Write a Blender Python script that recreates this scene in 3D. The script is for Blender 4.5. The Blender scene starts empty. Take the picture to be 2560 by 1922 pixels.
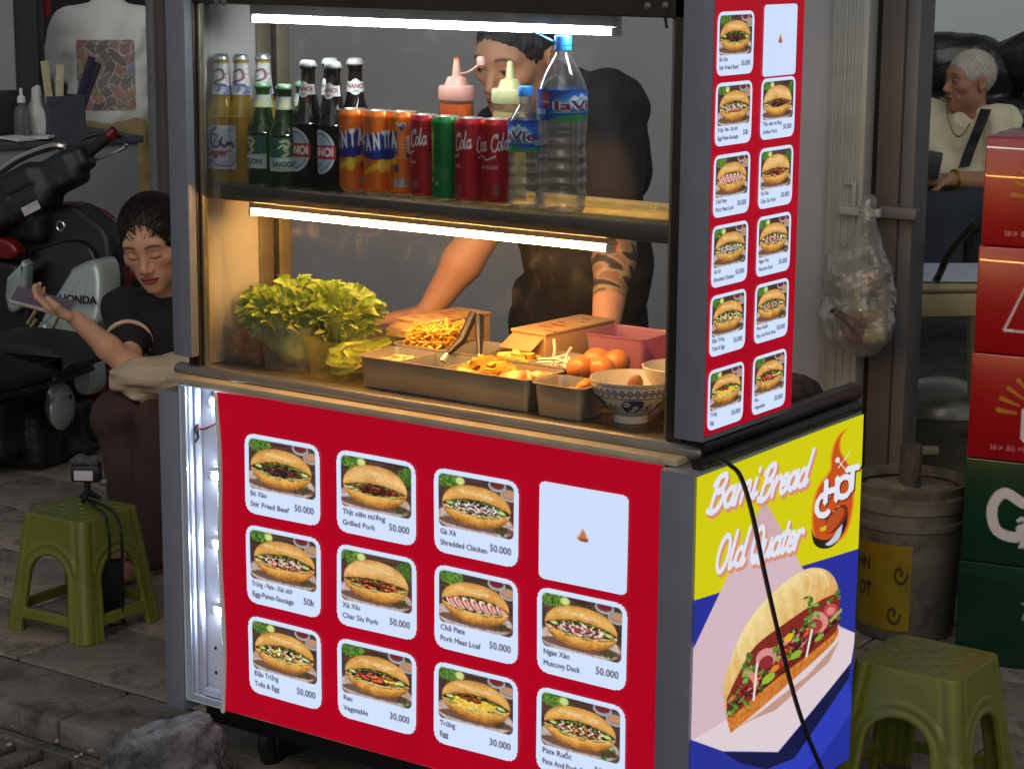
import bpy, bmesh, math, random
import numpy as np
import openvdb as vdb
from math import radians, pi, sin, cos
from mathutils import Matrix, Vector

# ---------------------------------------------------------------- camera, sky, sun, exposure
scene = bpy.context.scene
COL = scene.collection
CAM = np.array([2.87582, -2.95492, 0.84152 + 0.775])
YAW, PITCH, ROLL, FPX = 0.61660, 0.20300, -0.00740, 5416.94
def _cam_axes():
    f = np.array([-sin(YAW)*cos(PITCH), cos(YAW)*cos(PITCH), -sin(PITCH)])
    r = np.array([cos(YAW), sin(YAW), 0.0]); d = np.cross(f, r)
    c, s = cos(ROLL), sin(ROLL)
    return np.array([c*r+s*d, -s*r+c*d, f])
AX = _cam_axes()
cd = bpy.data.cameras.new('camera'); cam = bpy.data.objects.new('camera', cd); COL.objects.link(cam)
cd.sensor_fit = 'HORIZONTAL'; cd.sensor_width = 36; cd.lens = FPX/2560*36
cd.clip_start = 0.05; cd.clip_end = 500
mw = Matrix.Identity(4)
for i in range(3):
    mw[i][0] = AX[0][i]; mw[i][1] = -AX[1][i]; mw[i][2] = -AX[2][i]; mw[i][3] = CAM[i]
cam.matrix_world = mw
scene.camera = cam

world = bpy.data.worlds.new('World'); scene.world = world; world.use_nodes = True
nt = world.node_tree
bg = nt.nodes['Background']
sky = nt.nodes.new('ShaderNodeTexSky'); sky.sky_type = 'NISHITA'; sky.sun_disc = False
SUN_EL, SUN_ROT = radians(34), radians(148)
sky.sun_elevation = SUN_EL; sky.sun_rotation = SUN_ROT
hs = nt.nodes.new('ShaderNodeHueSaturation'); hs.inputs['Saturation'].default_value = 0.3
nt.links.new(sky.outputs[0], hs.inputs['Color']); nt.links.new(hs.outputs[0], bg.inputs[0])
bg.inputs[1].default_value = 0.048
sl = bpy.data.lights.new('street_glow', 'SUN'); sl.energy = 0.45; sl.angle = radians(40); sl.color = (1, .93, .84)
so = bpy.data.objects.new('street_glow', sl); COL.objects.link(so)
sdir = Vector((sin(SUN_ROT)*cos(SUN_EL), cos(SUN_ROT)*cos(SUN_EL), sin(SUN_EL)))   # towards the sun
so.rotation_euler = sdir.to_track_quat('Z', 'Y').to_euler()
so.location = (2, -3, 6)
scene.view_settings.view_transform = 'Standard'; scene.view_settings.look = 'None'
scene.view_settings.exposure = 0.0; scene.view_settings.gamma = 1.0
scene.render.engine = 'CYCLES'
scene.cycles.use_denoising = True
scene.cycles.max_bounces = 10; scene.cycles.transparent_max_bounces = 24
scene.cycles.diffuse_bounces = 4; scene.cycles.glossy_bounces = 4; scene.cycles.transmission_bounces = 8
scene.cycles.caustics_reflective = False; scene.cycles.caustics_refractive = False
scene.cycles.sample_clamp_indirect = 4.0

# ---------------------------------------------------------------- helpers: measuring
KD = 2560/2212          # photo notes were taken on a 2212 px wide copy
def at(u, v, x=None, y=None, z=None):
    u, v = u*KD, v*KD
    d = (u-1280)/FPX*AX[0] + (v-961)/FPX*AX[1] + AX[2]
    t = (x-CAM[0])/d[0] if x is not None else (y-CAM[1])/d[1] if y is not None else (z-CAM[2])/d[2]
    return CAM + t*d
def dist_at(u, v, dist):
    u, v = u*KD, v*KD
    d = (u-1280)/FPX*AX[0] + (v-961)/FPX*AX[1] + AX[2]
    return CAM + d/np.linalg.norm(d)*dist
V = lambda *a: np.array(a, float)
RNG = np.random.default_rng(7)
random.seed(7)

# ---------------------------------------------------------------- helpers: materials
def lin(c):
    c = np.asarray(c, float)/255.0
    return np.where(c <= .04045, c/12.92, ((c+.055)/1.055)**2.4)
def rgb(*c): return tuple(float(q) for q in lin(c)) + (1.0,)
_M = {}
def nodes(m):
    m.use_nodes = True; return m.node_tree.nodes, m.node_tree.links, m.node_tree.nodes['Principled BSDF']
def mat(name, col, rough=.5, metal=0., var=.15, scale=30., bump=0., bscale=None, spec=.5, trans=0., sss=0., coat=0., wear=None, stretch=None, detail=5):
    """procedural painted / worn surface: noise-varied base colour, roughness and fine relief"""
    if name in _M: return _M[name]
    m = bpy.data.materials.new(name); N, L, P = nodes(m)
    c = col if len(col) == 4 else tuple(col)+(1,)
    tc = N.new('ShaderNodeTexCoord'); mp = N.new('ShaderNodeMapping'); L.new(tc.outputs['Object'], mp.inputs[0])
    if stretch: mp.inputs['Scale'].default_value = stretch
    n = N.new('ShaderNodeTexNoise'); n.inputs['Scale'].default_value = scale; n.inputs['Detail'].default_value = detail
    L.new(mp.outputs[0], n.inputs['Vector'])
    r = N.new('ShaderNodeValToRGB'); r.color_ramp.elements[0].position = .3; r.color_ramp.elements[1].position = .7
    r.color_ramp.elements[0].color = tuple(max(0, q*(1-var)) for q in c[:3])+(1,)
    r.color_ramp.elements[1].color = tuple(min(1, q*(1+var)) for q in c[:3])+(1,)
    L.new(n.outputs[0], r.inputs[0]); out = r.outputs[0]
    if wear:                                     # (colour, scale, threshold, amount)
        wn = N.new('ShaderNodeTexNoise'); wn.inputs['Scale'].default_value = wear[1]; wn.inputs['Detail'].default_value = 8
        wn.inputs['Roughness'].default_value = .65; L.new(mp.outputs[0], wn.inputs['Vector'])
        wr = N.new('ShaderNodeMapRange'); wr.inputs[1].default_value = wear[2]; wr.inputs[2].default_value = wear[2]+.12
        wr.inputs[4].default_value = wear[3]; L.new(wn.outputs[0], wr.inputs[0])
        mx = N.new('ShaderNodeMixRGB'); L.new(wr.outputs[0], mx.inputs[0]); L.new(out, mx.inputs[1]); mx.inputs[2].default_value = wear[0]
        out = mx.outputs[0]
    L.new(out, P.inputs['Base Color'])
    rr = N.new('ShaderNodeMapRange'); rr.inputs[3].default_value = max(.03, rough-.08); rr.inputs[4].default_value = min(1, rough+.08)
    L.new(n.outputs[0], rr.inputs[0]); L.new(rr.outputs[0], P.inputs['Roughness'])
    P.inputs['Metallic'].default_value = metal; P.inputs['Specular IOR Level'].default_value = spec
    P.inputs['Transmission Weight'].default_value = trans; P.inputs['Coat Weight'].default_value = coat
    if sss: P.inputs['Subsurface Weight'].default_value = sss; P.inputs['Subsurface Radius'].default_value = (.012, .005, .003); P.inputs['Subsurface Scale'].default_value = 1.0
    if bump:
        b = N.new('ShaderNodeBump'); b.inputs['Strength'].default_value = bump; b.inputs['Distance'].default_value = .01
        n2 = N.new('ShaderNodeTexNoise'); n2.inputs['Scale'].default_value = bscale or scale*4; n2.inputs['Detail'].default_value = 6
        L.new(mp.outputs[0], n2.inputs['Vector']); L.new(n2.outputs[0], b.inputs['Height']); L.new(b.outputs[0], P.inputs['Normal'])
    _M[name] = m; return m
def emit(name, col, s):
    if name in _M: return _M[name]
    m = bpy.data.materials.new(name); N, L, P = nodes(m)
    P.inputs['Base Color'].default_value = (.04, .04, .04, 1); P.inputs['Emission Color'].default_value = tuple(col[:3])+(1,)
    P.inputs['Emission Strength'].default_value = s; _M[name] = m; return m
def backlit(name, s=1.0, vary=.06):
    """printed film over a light box: printed colour (attribute Col) gives off light, thin gloss on top"""
    if name in _M: return _M[name]
    m = bpy.data.materials.new(name); N, L, P = nodes(m)
    a = N.new('ShaderNodeAttribute'); a.attribute_name = 'Col'
    L.new(a.outputs['Color'], P.inputs['Emission Color']); P.inputs['Base Color'].default_value = (.02, .02, .02, 1)
    P.inputs['Emission Strength'].default_value = s; P.inputs['Roughness'].default_value = .4; P.inputs['Specular IOR Level'].default_value = .25; m.cycles.emission_sampling = 'NONE'
    _M[name] = m; return m
def printed(name, rough=.4, metal=0., spec=.5, sss=0., bump=0., bscale=60., coat=0., var=0., vscale=20):
    """surface whose own colours come from the colour attribute (print, skin, food)"""
    if name in _M: return _M[name]
    m = bpy.data.materials.new(name); N, L, P = nodes(m)
    a = N.new('ShaderNodeAttribute'); a.attribute_name = 'Col'; out = a.outputs['Color']
    tc = N.new('ShaderNodeTexCoord')
    if var:
        n = N.new('ShaderNodeTexNoise'); n.inputs['Scale'].default_value = vscale; n.inputs['Detail'].default_value = 6; L.new(tc.outputs['Object'], n.inputs['Vector'])
        mr = N.new('ShaderNodeMapRange'); mr.inputs[1].default_value = .3; mr.inputs[2].default_value = .7; mr.inputs[3].default_value = 1-var; mr.inputs[4].default_value = 1+var
        L.new(n.outputs[0], mr.inputs[0])
        vm = N.new('ShaderNodeVectorMath'); vm.operation = 'SCALE'; L.new(out, vm.inputs[0]); L.new(mr.outputs[0], vm.inputs['Scale']); out = vm.outputs[0]
    L.new(out, P.inputs['Base Color']); P.inputs['Roughness'].default_value = rough; P.inputs['Metallic'].default_value = metal
    P.inputs['Specular IOR Level'].default_value = spec; P.inputs['Coat Weight'].default_value = coat
    if sss: P.inputs['Subsurface Weight'].default_value = sss; P.inputs['Subsurface Radius'].default_value = (.012, .005, .003); P.inputs['Subsurface Scale'].default_value = 1.0
    if bump:
        b = N.new('ShaderNodeBump'); b.inputs['Strength'].default_value = bump; b.inputs['Distance'].default_value = .006
        n2 = N.new('ShaderNodeTexNoise'); n2.inputs['Scale'].default_value = bscale; n2.inputs['Detail'].default_value = 6
        L.new(tc.outputs['Object'], n2.inputs['Vector']); L.new(n2.outputs[0], b.inputs['Height']); L.new(b.outputs[0], P.inputs['Normal'])
    _M[name] = m; return m
def glassy(name, tint, edge, rough=.03, refl=1.0, haze=0., hazecol=(.8, .8, .8), bump=0., bscale=40, cap=.5):
    """thin glass or clear plastic: tinted see-through body, fresnel reflection, optional milky haze"""
    if name in _M: return _M[name]
    m = bpy.data.materials.new(name); N, L, P = nodes(m); N.remove(P)
    o = N['Material Output']
    lw = N.new('ShaderNodeLayerWeight'); lw.inputs[0].default_value = .35
    mc = N.new('ShaderNodeMixRGB'); L.new(lw.outputs['Facing'], mc.inputs[0]); mc.inputs[1].default_value = tuple(tint)+(1,); mc.inputs[2].default_value = tuple(edge)+(1,)
    t = N.new('ShaderNodeBsdfTransparent'); L.new(mc.outputs[0], t.inputs[0]); body = t.outputs[0]
    if haze:
        d = N.new('ShaderNodeBsdfDiffuse'); d.inputs[0].default_value = tuple(hazecol)+(1,)
        tl = N.new('ShaderNodeBsdfTranslucent'); tl.inputs[0].default_value = tuple(hazecol)+(1,)
        dm = N.new('ShaderNodeMixShader'); dm.inputs[0].default_value = .5; L.new(d.outputs[0], dm.inputs[1]); L.new(tl.outputs[0], dm.inputs[2])
        hm = N.new('ShaderNodeMixShader'); hm.inputs[0].default_value = haze; L.new(body, hm.inputs[1]); L.new(dm.outputs[0], hm.inputs[2]); body = hm.outputs[0]
    fr = N.new('ShaderNodeFresnel'); fr.inputs[0].default_value = 1.45
    k = N.new('ShaderNodeMath'); k.operation = 'MULTIPLY'; k.inputs[1].default_value = refl; L.new(fr.outputs[0], k.inputs[0])
    k2 = N.new('ShaderNodeMath'); k2.operation = 'MINIMUM'; k2.inputs[1].default_value = cap; L.new(k.outputs[0], k2.inputs[0]); k = k2
    g = N.new('ShaderNodeBsdfGlossy'); g.inputs['Roughness'].default_value = rough
    if bump:
        tc = N.new('ShaderNodeTexCoord'); n2 = N.new('ShaderNodeTexNoise'); n2.inputs['Scale'].default_value = bscale; n2.inputs['Detail'].default_value = 4
        L.new(tc.outputs['Object'], n2.inputs['Vector']); b = N.new('ShaderNodeBump'); b.inputs['Strength'].default_value = bump; b.inputs['Distance'].default_value = .01
        L.new(n2.outputs[0], b.inputs['Height']); L.new(b.outputs[0], g.inputs['Normal']); L.new(b.outputs[0], fr.inputs['Normal'])
    mx = N.new('ShaderNodeMixShader'); L.new(k.outputs[0], mx.inputs[0]); L.new(body, mx.inputs[1]); L.new(g.outputs[0], mx.inputs[2])
    L.new(mx.outputs[0], o.inputs[0]); _M[name] = m; return m

# ---------------------------------------------------------------- helpers: objects
def tag(o, label=None, cat=None, group=None, kind=None):
    if label: o['label'] = label
    if cat: o['category'] = cat
    if group: o['group'] = group
    if kind: o['kind'] = kind
    return o
def link(name, me, parent=None):
    o = bpy.data.objects.new(name, me); COL.objects.link(o)
    if parent is not None: o.parent = parent
    return o
def thing(name, label, cat, loc=(0, 0, 0), rz=0., group=None):
    o = link(name, None); o.location = loc; o.rotation_euler = (0, 0, rz); o.empty_display_size = .1
    return tag(o, label, cat, group)
def copy_tree(o, parent=None):
    c = o.copy(); COL.objects.link(c); c.parent = parent
    for ch in list(o.children): copy_tree(ch, c)
    return c
def mesh(name, v, f, m=None, smooth=True, cols=None, sharp=None):
    me = bpy.data.meshes.new(name)
    v = np.asarray(v, float)
    if isinstance(f, np.ndarray):
        me.vertices.add(len(v)); me.vertices.foreach_set('co', v.astype(np.float32).ravel())
        k = f.shape[1]; me.loops.add(f.size); me.loops.foreach_set('vertex_index', f.astype(np.int32).ravel())
        me.polygons.add(len(f)); me.polygons.foreach_set('loop_start', np.arange(0, f.size, k, dtype=np.int32)); me.polygons.foreach_set('loop_total', np.full(len(f), k, np.int32))
        me.update(calc_edges=True)
    else:
        me.from_pydata(v.tolist(), [], [list(map(int, q)) for q in f]); me.update()
    if cols is not None:
        c4 = np.ones((len(v), 4), np.float32); c4[:, :3] = cols
        at_ = me.color_attributes.new('Col', 'FLOAT_COLOR', 'POINT'); at_.data.foreach_set('color', c4.ravel())
    if m: me.materials.append(m)
    if smooth: me.polygons.foreach_set('use_smooth', np.ones(len(me.polygons), bool))
    if sharp and smooth: me.set_sharp_from_angle(angle=radians(sharp))
    me.validate(); return me
class MB:
    """collects shapes into one mesh"""
    def __init__(s): s.v = []; s.f = []; s.n = 0
    def add(s, v, f):
        v = np.asarray(v, float).reshape(-1, 3)
        s.v.append(v); s.f += [[int(i)+s.n for i in q] for q in f]; s.n += len(v); return s
    def box(s, lo, hi, bev=0., seg=1, rot=None, piv=None):
        lo = np.minimum(lo, hi).astype(float) if not isinstance(lo, (int, float)) else lo; hi = np.maximum(np.asarray(lo), hi)
        bm = bmesh.new(); bmesh.ops.create_cube(bm, size=1)
        for q in bm.verts: q.co = Vector([(lo[i]+hi[i])/2 + q.co[i]*(hi[i]-lo[i]) for i in range(3)])
        if bev: bmesh.ops.bevel(bm, geom=bm.edges[:], offset=bev, segments=seg, affect='EDGES', profile=.5)
        bm.verts.index_update()
        v = np.array([q.co[:] for q in bm.verts]); f = [[w.index for w in q.verts] for q in bm.faces]; bm.free()
        if rot is not None:
            p = np.asarray(piv if piv is not None else (np.asarray(lo)+hi)/2); v = (v-p) @ np.array(rot).T + p
        return s.add(v, f)
    def lathe(s, prof, n=24, c=(0, 0, 0), cap=True):
        prof = np.array(prof, float); a = np.arange(n)*2*pi/n
        v = np.stack([np.outer(prof[:, 0], np.cos(a)), np.outer(prof[:, 0], np.sin(a)), np.repeat(prof[:, 1:2], n, 1)], -1).reshape(-1, 3)+np.array(c)
        f = [[i*n+j, i*n+(j+1) % n, (i+1)*n+(j+1) % n, (i+1)*n+j] for i in range(len(prof)-1) for j in range(n)]
        if cap: f += [list(range(n))[::-1], [(len(prof)-1)*n+j for j in range(n)]]
        return s.add(v, f)
    def tube(s, pts, r, n=10, cap=True, closed=False):
        pts = np.array(pts, float); k = len(pts); r = np.broadcast_to(np.asarray(r, float), (k,))
        t = np.gradient(pts, axis=0); t /= np.linalg.norm(t, axis=1)[:, None]+1e-12
        u = np.cross(t[0], [0, 0, 1.]); u = u if np.linalg.norm(u) > .1 else np.cross(t[0], [0, 1., 0]); u /= np.linalg.norm(u)
        v = []; a = np.arange(n)*2*pi/n
        for i in range(k):
            u = u - t[i]*np.dot(u, t[i]); u /= np.linalg.norm(u); w = np.cross(t[i], u)
            v.append(pts[i]+r[i]*(np.outer(np.cos(a), u)+np.outer(np.sin(a), w)))
        f = [[i*n+j, i*n+(j+1) % n, (i+1)*n+(j+1) % n, (i+1)*n+j] for i in range(k-1) for j in range(n)]
        if cap: f += [list(range(n))[::-1], [(k-1)*n+j for j in range(n)]]
        return s.add(np.concatenate(v), f)
    def prism(s, poly, d, o=(0, 0, 0), ax=((1, 0, 0), (0, 0, 1), (0, 1, 0))):
        """polygon in (ax0, ax1) plane extruded by d along ax2"""
        A = np.array(ax, float); p = np.array(poly, float); n = len(p); o = np.array(o, float)
        b = o + p[:, :1]*A[0] + p[:, 1:]*A[1]
        v = np.concatenate([b, b+d*A[2]])
        return s.add(v, [list(range(n))[::-1], list(range(n, 2*n))]+[[i, (i+1) % n, n+(i+1) % n, n+i] for i in range(n)])
    def grid(s, P, wrap=False):
        P = np.asarray(P, float); h, w = P.shape[:2]
        f = [[i*w+j, i*w+(j+1) % w, (i+1)*w+(j+1) % w, (i+1)*w+j] for i in range(h-1) for j in range(w if wrap else w-1)]
        return s.add(P.reshape(-1, 3), f)
    def build(s, name, m, parent=None, smooth=True, sharp=40, cols=None):
        return link(name, mesh(name, np.concatenate(s.v), s.f, m, smooth, cols, sharp), parent)
def boxo(name, lo, hi, m, parent=None, bev=.003, seg=2, rot=None, piv=None):
    return MB().box(lo, hi, bev, seg, rot, piv).build(name, m, parent)
def rotm(axis, a):
    return np.array(Matrix.Rotation(a, 3, axis))
def smoothpath(pts, n=8):
    pts = np.array(pts, float); P = np.vstack([2*pts[0]-pts[1], pts, 2*pts[-1]-pts[-2]]); o = []
    for i in range(1, len(P)-2):
        for t in np.linspace(0, 1, n, endpoint=False):
            o.append(.5*(2*P[i]+(P[i+1]-P[i-1])*t+(2*P[i-1]-5*P[i]+4*P[i+1]-P[i+2])*t*t+(3*P[i]-P[i-1]-3*P[i+1]+P[i+2])*t**3))
    return np.array(o+[pts[-1]])

# ---------------------------------------------------------------- helpers: signed-distance sculpting
class SDF:
    def __init__(s, lo, hi, h):
        s.lo = np.array(lo, float); s.h = h; s.n = np.ceil((np.array(hi)-s.lo)/h).astype(int)+1
        s.D = np.full(s.n, 1.0, np.float32)
        s.ax = [(s.lo[i]+np.arange(s.n[i])*h).astype(np.float32) for i in range(3)]
    def _win(s, lo, hi, pad):
        sl = []
        for i in range(3):
            a = int(max(0, math.floor((lo[i]-pad-s.lo[i])/s.h))); b = int(min(s.n[i], math.ceil((hi[i]+pad-s.lo[i])/s.h)+1))
            if b <= a: return None
            sl.append(slice(a, b))
        return tuple(sl), s.ax[0][sl[0]][:, None, None], s.ax[1][sl[1]][None, :, None], s.ax[2][sl[2]][None, None, :]
    def _op(s, w, d, k, sub):
        D = s.D[w]
        if sub:
            d = -d; h = np.maximum(k-np.abs(D-d), 0)/max(k, 1e-6); s.D[w] = np.maximum(D, d)+h*h*k*.25
        else:
            h = np.maximum(k-np.abs(D-d), 0)/max(k, 1e-6); s.D[w] = np.minimum(D, d)-h*h*k*.25
    def cap(s, a, b, ra, rb=None, k=.02, sub=False):
        a = np.asarray(a, float); b = np.asarray(b, float); rb = ra if rb is None else rb; R = max(ra, rb)
        W = s._win(np.minimum(a, b)-R, np.maximum(a, b)+R, k+3*s.h)
        if W is None: return s
        w, X, Y, Z = W; e = b-a; L2 = float(e@e)+1e-12
        t = np.clip(((X-a[0])*e[0]+(Y-a[1])*e[1]+(Z-a[2])*e[2])/L2, 0, 1)
        d = np.sqrt((X-a[0]-t*e[0])**2+(Y-a[1]-t*e[1])**2+(Z-a[2]-t*e[2])**2)-(ra+(rb-ra)*t)
        s._op(w, d.astype(np.float32), k, sub); return s
    def chain(s, pts, rs, k=.02):
        for i in range(len(pts)-1): s.cap(pts[i], pts[i+1], rs[i], rs[i+1], k)
        return s
    def ell(s, c, r, R=None, k=.02, sub=False):
        c = np.asarray(c, float); r = np.asarray(r, float); m = r.max()
        W = s._win(c-m, c+m, k+3*s.h)
        if W is None: return s
        w, X, Y, Z = W; X = X-c[0]; Y = Y-c[1]; Z = Z-c[2]
        if R is not None:
            R = np.asarray(R)
            X, Y, Z = [R[0, i]*X+R[1, i]*Y+R[2, i]*Z for i in range(3)]
        k0 = np.sqrt((X/r[0])**2+(Y/r[1])**2+(Z/r[2])**2); k1 = np.sqrt((X/r[0]**2)**2+(Y/r[1]**2)**2+(Z/r[2]**2)**2)+1e-9
        s._op(w, (k0*(k0-1)/k1).astype(np.float32), k, sub); return s
    def box(s, c, r, R=None, rd=.01, k=.01, sub=False):
        c = np.asarray(c, float); r = np.asarray(r, float); m = np.linalg.norm(r)
        W = s._win(c-m, c+m, k+3*s.h)
        if W is None: return s
        w, X, Y, Z = W; X = X-c[0]; Y = Y-c[1]; Z = Z-c[2]
        if R is not None:
            R = np.asarray(R); X, Y, Z = [R[0, i]*X+R[1, i]*Y+R[2, i]*Z for i in range(3)]
        q = [np.abs(a)-(b-rd) for a, b in zip((X, Y, Z), r)]
        d = np.sqrt(sum(np.maximum(a, 0)**2 for a in q))+np.minimum(np.maximum(np.maximum(q[0], q[1]), q[2]), 0)-rd
        s._op(w, d.astype(np.float32), k, sub); return s
    def half(s, p, n, k=.004):
        """cut away everything on the n side of plane p"""
        p = np.asarray(p, float); n = np.asarray(n, float); n = n/np.linalg.norm(n)
        d = (s.ax[0][:, None, None]-p[0])*n[0]+(s.ax[1][None, :, None]-p[1])*n[1]+(s.ax[2][None, None, :]-p[2])*n[2]
        s._op((slice(None),)*3, (-d).astype(np.float32), k, True); return s
    def wob(s, amp, freq, seed=0, axis=None, octs=3):
        r = np.random.default_rng(seed); X, Y, Z = s.ax[0][:, None, None], s.ax[1][None, :, None], s.ax[2][None, None, :]
        for o in range(octs):
            f = freq*1.9**o
            for _ in range(3):
                k = r.normal(size=3)*f
                if axis is not None: k = k*np.array(axis)
                s.D += (amp/1.8**o/2)*np.sin(k[0]*X+k[1]*Y+k[2]*Z+r.uniform(0, 6)).astype(np.float32)
        return s
    def mesh(s):
        g = vdb.FloatGrid(); g.background = 1.0; g.copyFromArray(np.ascontiguousarray(s.D))
        p, q = g.convertToQuads(isovalue=0.0)
        return p*s.h+s.lo, q[:, ::-1].astype(np.int64)
def sobj(name, S, m, parent=None, col=None, loc=None):
    v, f = S.mesh()
    c = col(v) if col is not None else None
    if loc is not None: v = v-np.array(loc)
    return link(name, mesh(name, v, f, m, True, c), parent)

# ---------------------------------------------------------------- helpers: flat print painted into a fine grid
def text_tris(s, bold=0.):
    cu = bpy.data.curves.new('txt', 'FONT'); cu.body = s; cu.resolution_u = 3
    o = bpy.data.objects.new('txt', cu); COL.objects.link(o)
    bpy.context.view_layer.update()
    me = o.evaluated_get(bpy.context.evaluated_depsgraph_get()).to_mesh(); me.calc_loop_triangles()
    v = np.array([q.co[:2] for q in me.vertices]).reshape(-1, 2); t = np.array([q.vertices[:] for q in me.loop_triangles]).reshape(-1, 3)
    bpy.data.objects.remove(o); bpy.data.curves.remove(cu)
    if bold:                                   # thicken by shifted copies
        k = len(v); sh = [(0, 0), (bold, 0), (-bold, 0), (0, bold), (0, -bold)]; t = np.concatenate([t+k*i for i in range(5)]); v = np.concatenate([v+np.array(q) for q in sh])
    return v, t
def vnoise(h, w, cell, seed=0, sy=1.):
    r = np.random.default_rng(seed); gh, gw = int(h/(cell*sy))+3, int(w/cell)+3; g = r.random((gh, gw))
    y = np.arange(h)/(cell*sy); x = np.arange(w)/cell; yi = y.astype(int); xi = x.astype(int); fy = (y-yi)[:, None]; fx = (x-xi)[None]
    fy = fy*fy*(3-2*fy); fx = fx*fx*(3-2*fx)
    a = g[np.ix_(yi, xi)]; b = g[np.ix_(yi, xi+1)]; c = g[np.ix_(yi+1, xi)]; d = g[np.ix_(yi+1, xi+1)]
    return a*(1-fx)*(1-fy)+b*fx*(1-fy)+c*(1-fx)*fy+d*fx*fy
class Cv:
    """painter in sRGB 0-255, unit = final cell, y down; supersampled"""
    def __init__(s, w, h, bgc, ss=3):
        s.w, s.h, s.ss = w, h, ss; s.a = np.empty((h*ss, w*ss, 3)); s.a[:] = bgc
        s.yy, s.xx = np.mgrid[0:h*ss, 0:w*ss]; s.xx = (s.xx+.5)/ss; s.yy = (s.yy+.5)/ss
    def put(s, m, col, al=1.):
        m = np.asarray(m, float)*al; s.a = s.a*(1-m[..., None])+np.asarray(col, float)*m[..., None] if np.ndim(col) == 1 or np.shape(col)[-1] == 3 else s.a
    def win(s, x0, y0, x1, y1):
        a = max(0, int(x0*s.ss)-1); b = min(s.w*s.ss, int(x1*s.ss)+2); c = max(0, int(y0*s.ss)-1); d = min(s.h*s.ss, int(y1*s.ss)+2)
        return (slice(c, d), slice(a, b)) if b > a and d > c else None
    def fill(s, w, m, col, al=1.):
        m = m.astype(float)[..., None]*al; s.a[w] = s.a[w]*(1-m)+np.asarray(col, float)*m
    def ell(s, cx, cy, rx, ry, col, ang=0., al=1.):
        R = max(rx, ry); w = s.win(cx-R, cy-R, cx+R, cy+R)
        if w is None: return
        X = s.xx[w]-cx; Y = s.yy[w]-cy; c, n = cos(ang), sin(ang)
        s.fill(w, ((X*c+Y*n)/rx)**2+((-X*n+Y*c)/ry)**2 < 1, col, al)
    def inpoly(s, p, w):
        X = s.xx[w]; Y = s.yy[w]; m = np.zeros(X.shape, bool); n = len(p)
        for i in range(n):
            (x0, y0), (x1, y1) = p[i], p[(i+1) % n]
            if y0 != y1: m ^= ((y0 > Y) != (y1 > Y)) & (X < (x1-x0)*(Y-y0)/(y1-y0)+x0)
        return m
    def poly(s, p, col, al=1.):
        p = np.array(p, float); w = s.win(*p.min(0), *p.max(0))
        if w is not None: s.fill(w, s.inpoly(p, w), col, al)
    def stroke(s, p, wd, col, al=1.):
        p = np.array(p, float); w = s.win(*(p.min(0)-wd), *(p.max(0)+wd))
        if w is None: return
        X = s.xx[w]; Y = s.yy[w]; D = np.full(X.shape, 1e9)
        for a, b in zip(p[:-1], p[1:]):
            e = b-a; t = np.clip(((X-a[0])*e[0]+(Y-a[1])*e[1])/(e@e+1e-9), 0, 1)
            D = np.minimum(D, (X-a[0]-t*e[0])**2+(Y-a[1]-t*e[1])**2)
        s.fill(w, D < (wd/2)**2, col, al)
    def tris(s, v, t, col, al=1.):
        for a, b, c in v[t]:
            lo = np.minimum(np.minimum(a, b), c); hi = np.maximum(np.maximum(a, b), c); w = s.win(*lo, *hi)
            if w is None: continue
            X = s.xx[w]; Y = s.yy[w]
            d1 = (X-b[0])*(a[1]-b[1])-(a[0]-b[0])*(Y-b[1]); d2 = (X-c[0])*(b[1]-c[1])-(b[0]-c[0])*(Y-c[1]); d3 = (X-a[0])*(c[1]-a[1])-(c[0]-a[0])*(Y-a[1])
            s.fill(w, ~(((d1 < 0) | (d2 < 0) | (d3 < 0)) & ((d1 > 0) | (d2 > 0) | (d3 > 0))), col, al)
    def text(s, st, x, y, h, col, bold=0., wid=None, align='l', shear=0., ang=0., al=1.):
        """baseline (x,y), cap height h"""
        v, t = text_tris(st, bold); k = h/.70; v = v*k; v[:, 0] += v[:, 1]*shear
        tw = v[:, 0].max()
        if wid: v[:, 0] *= wid/tw; tw = wid
        if align == 'r': v[:, 0] -= tw
        if align == 'c': v[:, 0] -= tw/2
        c, n = cos(ang), sin(ang)
        s.tris(np.stack([x+v[:, 0]*c+v[:, 1]*n, y+v[:, 0]*n-v[:, 1]*c], 1), t, col, al)
    def out(s):
        return lin(np.clip(s.a.reshape(s.h, s.ss, s.w, s.ss, 3).mean((1, 3)), 0, 255))
def canvas_mesh(name, cv, m, fn, mask=None, smooth=False):
    """fn(u,v) -> 3D for u,v arrays in 0..1 (v down). Each grid cell carries one printed colour (4 own verts averaged to point grid)"""
    c = cv.out() if isinstance(cv, Cv) else cv
    h, w = c.shape[:2]
    U, Vv = np.meshgrid((np.arange(w))/(w-1), (np.arange(h))/(h-1))
    P = fn(U, Vv).reshape(-1, 3)
    i = np.arange((h-1)*w).reshape(h-1, w)[:, :-1].ravel(); f = np.stack([i, i+w, i+w+1, i+1], 1)
    if mask is not None:
        mk = mask.ravel(); f = f[mk[f].all(1)]
        used = np.unique(f); idx = np.zeros(len(P), int); idx[used] = np.arange(len(used)); P = P[used]; f = idx[f]; cc = c.reshape(-1, 3)[used]
    else: cc = c.reshape(-1, 3)
    return mesh(name, P, f, m, smooth, cc)
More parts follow.
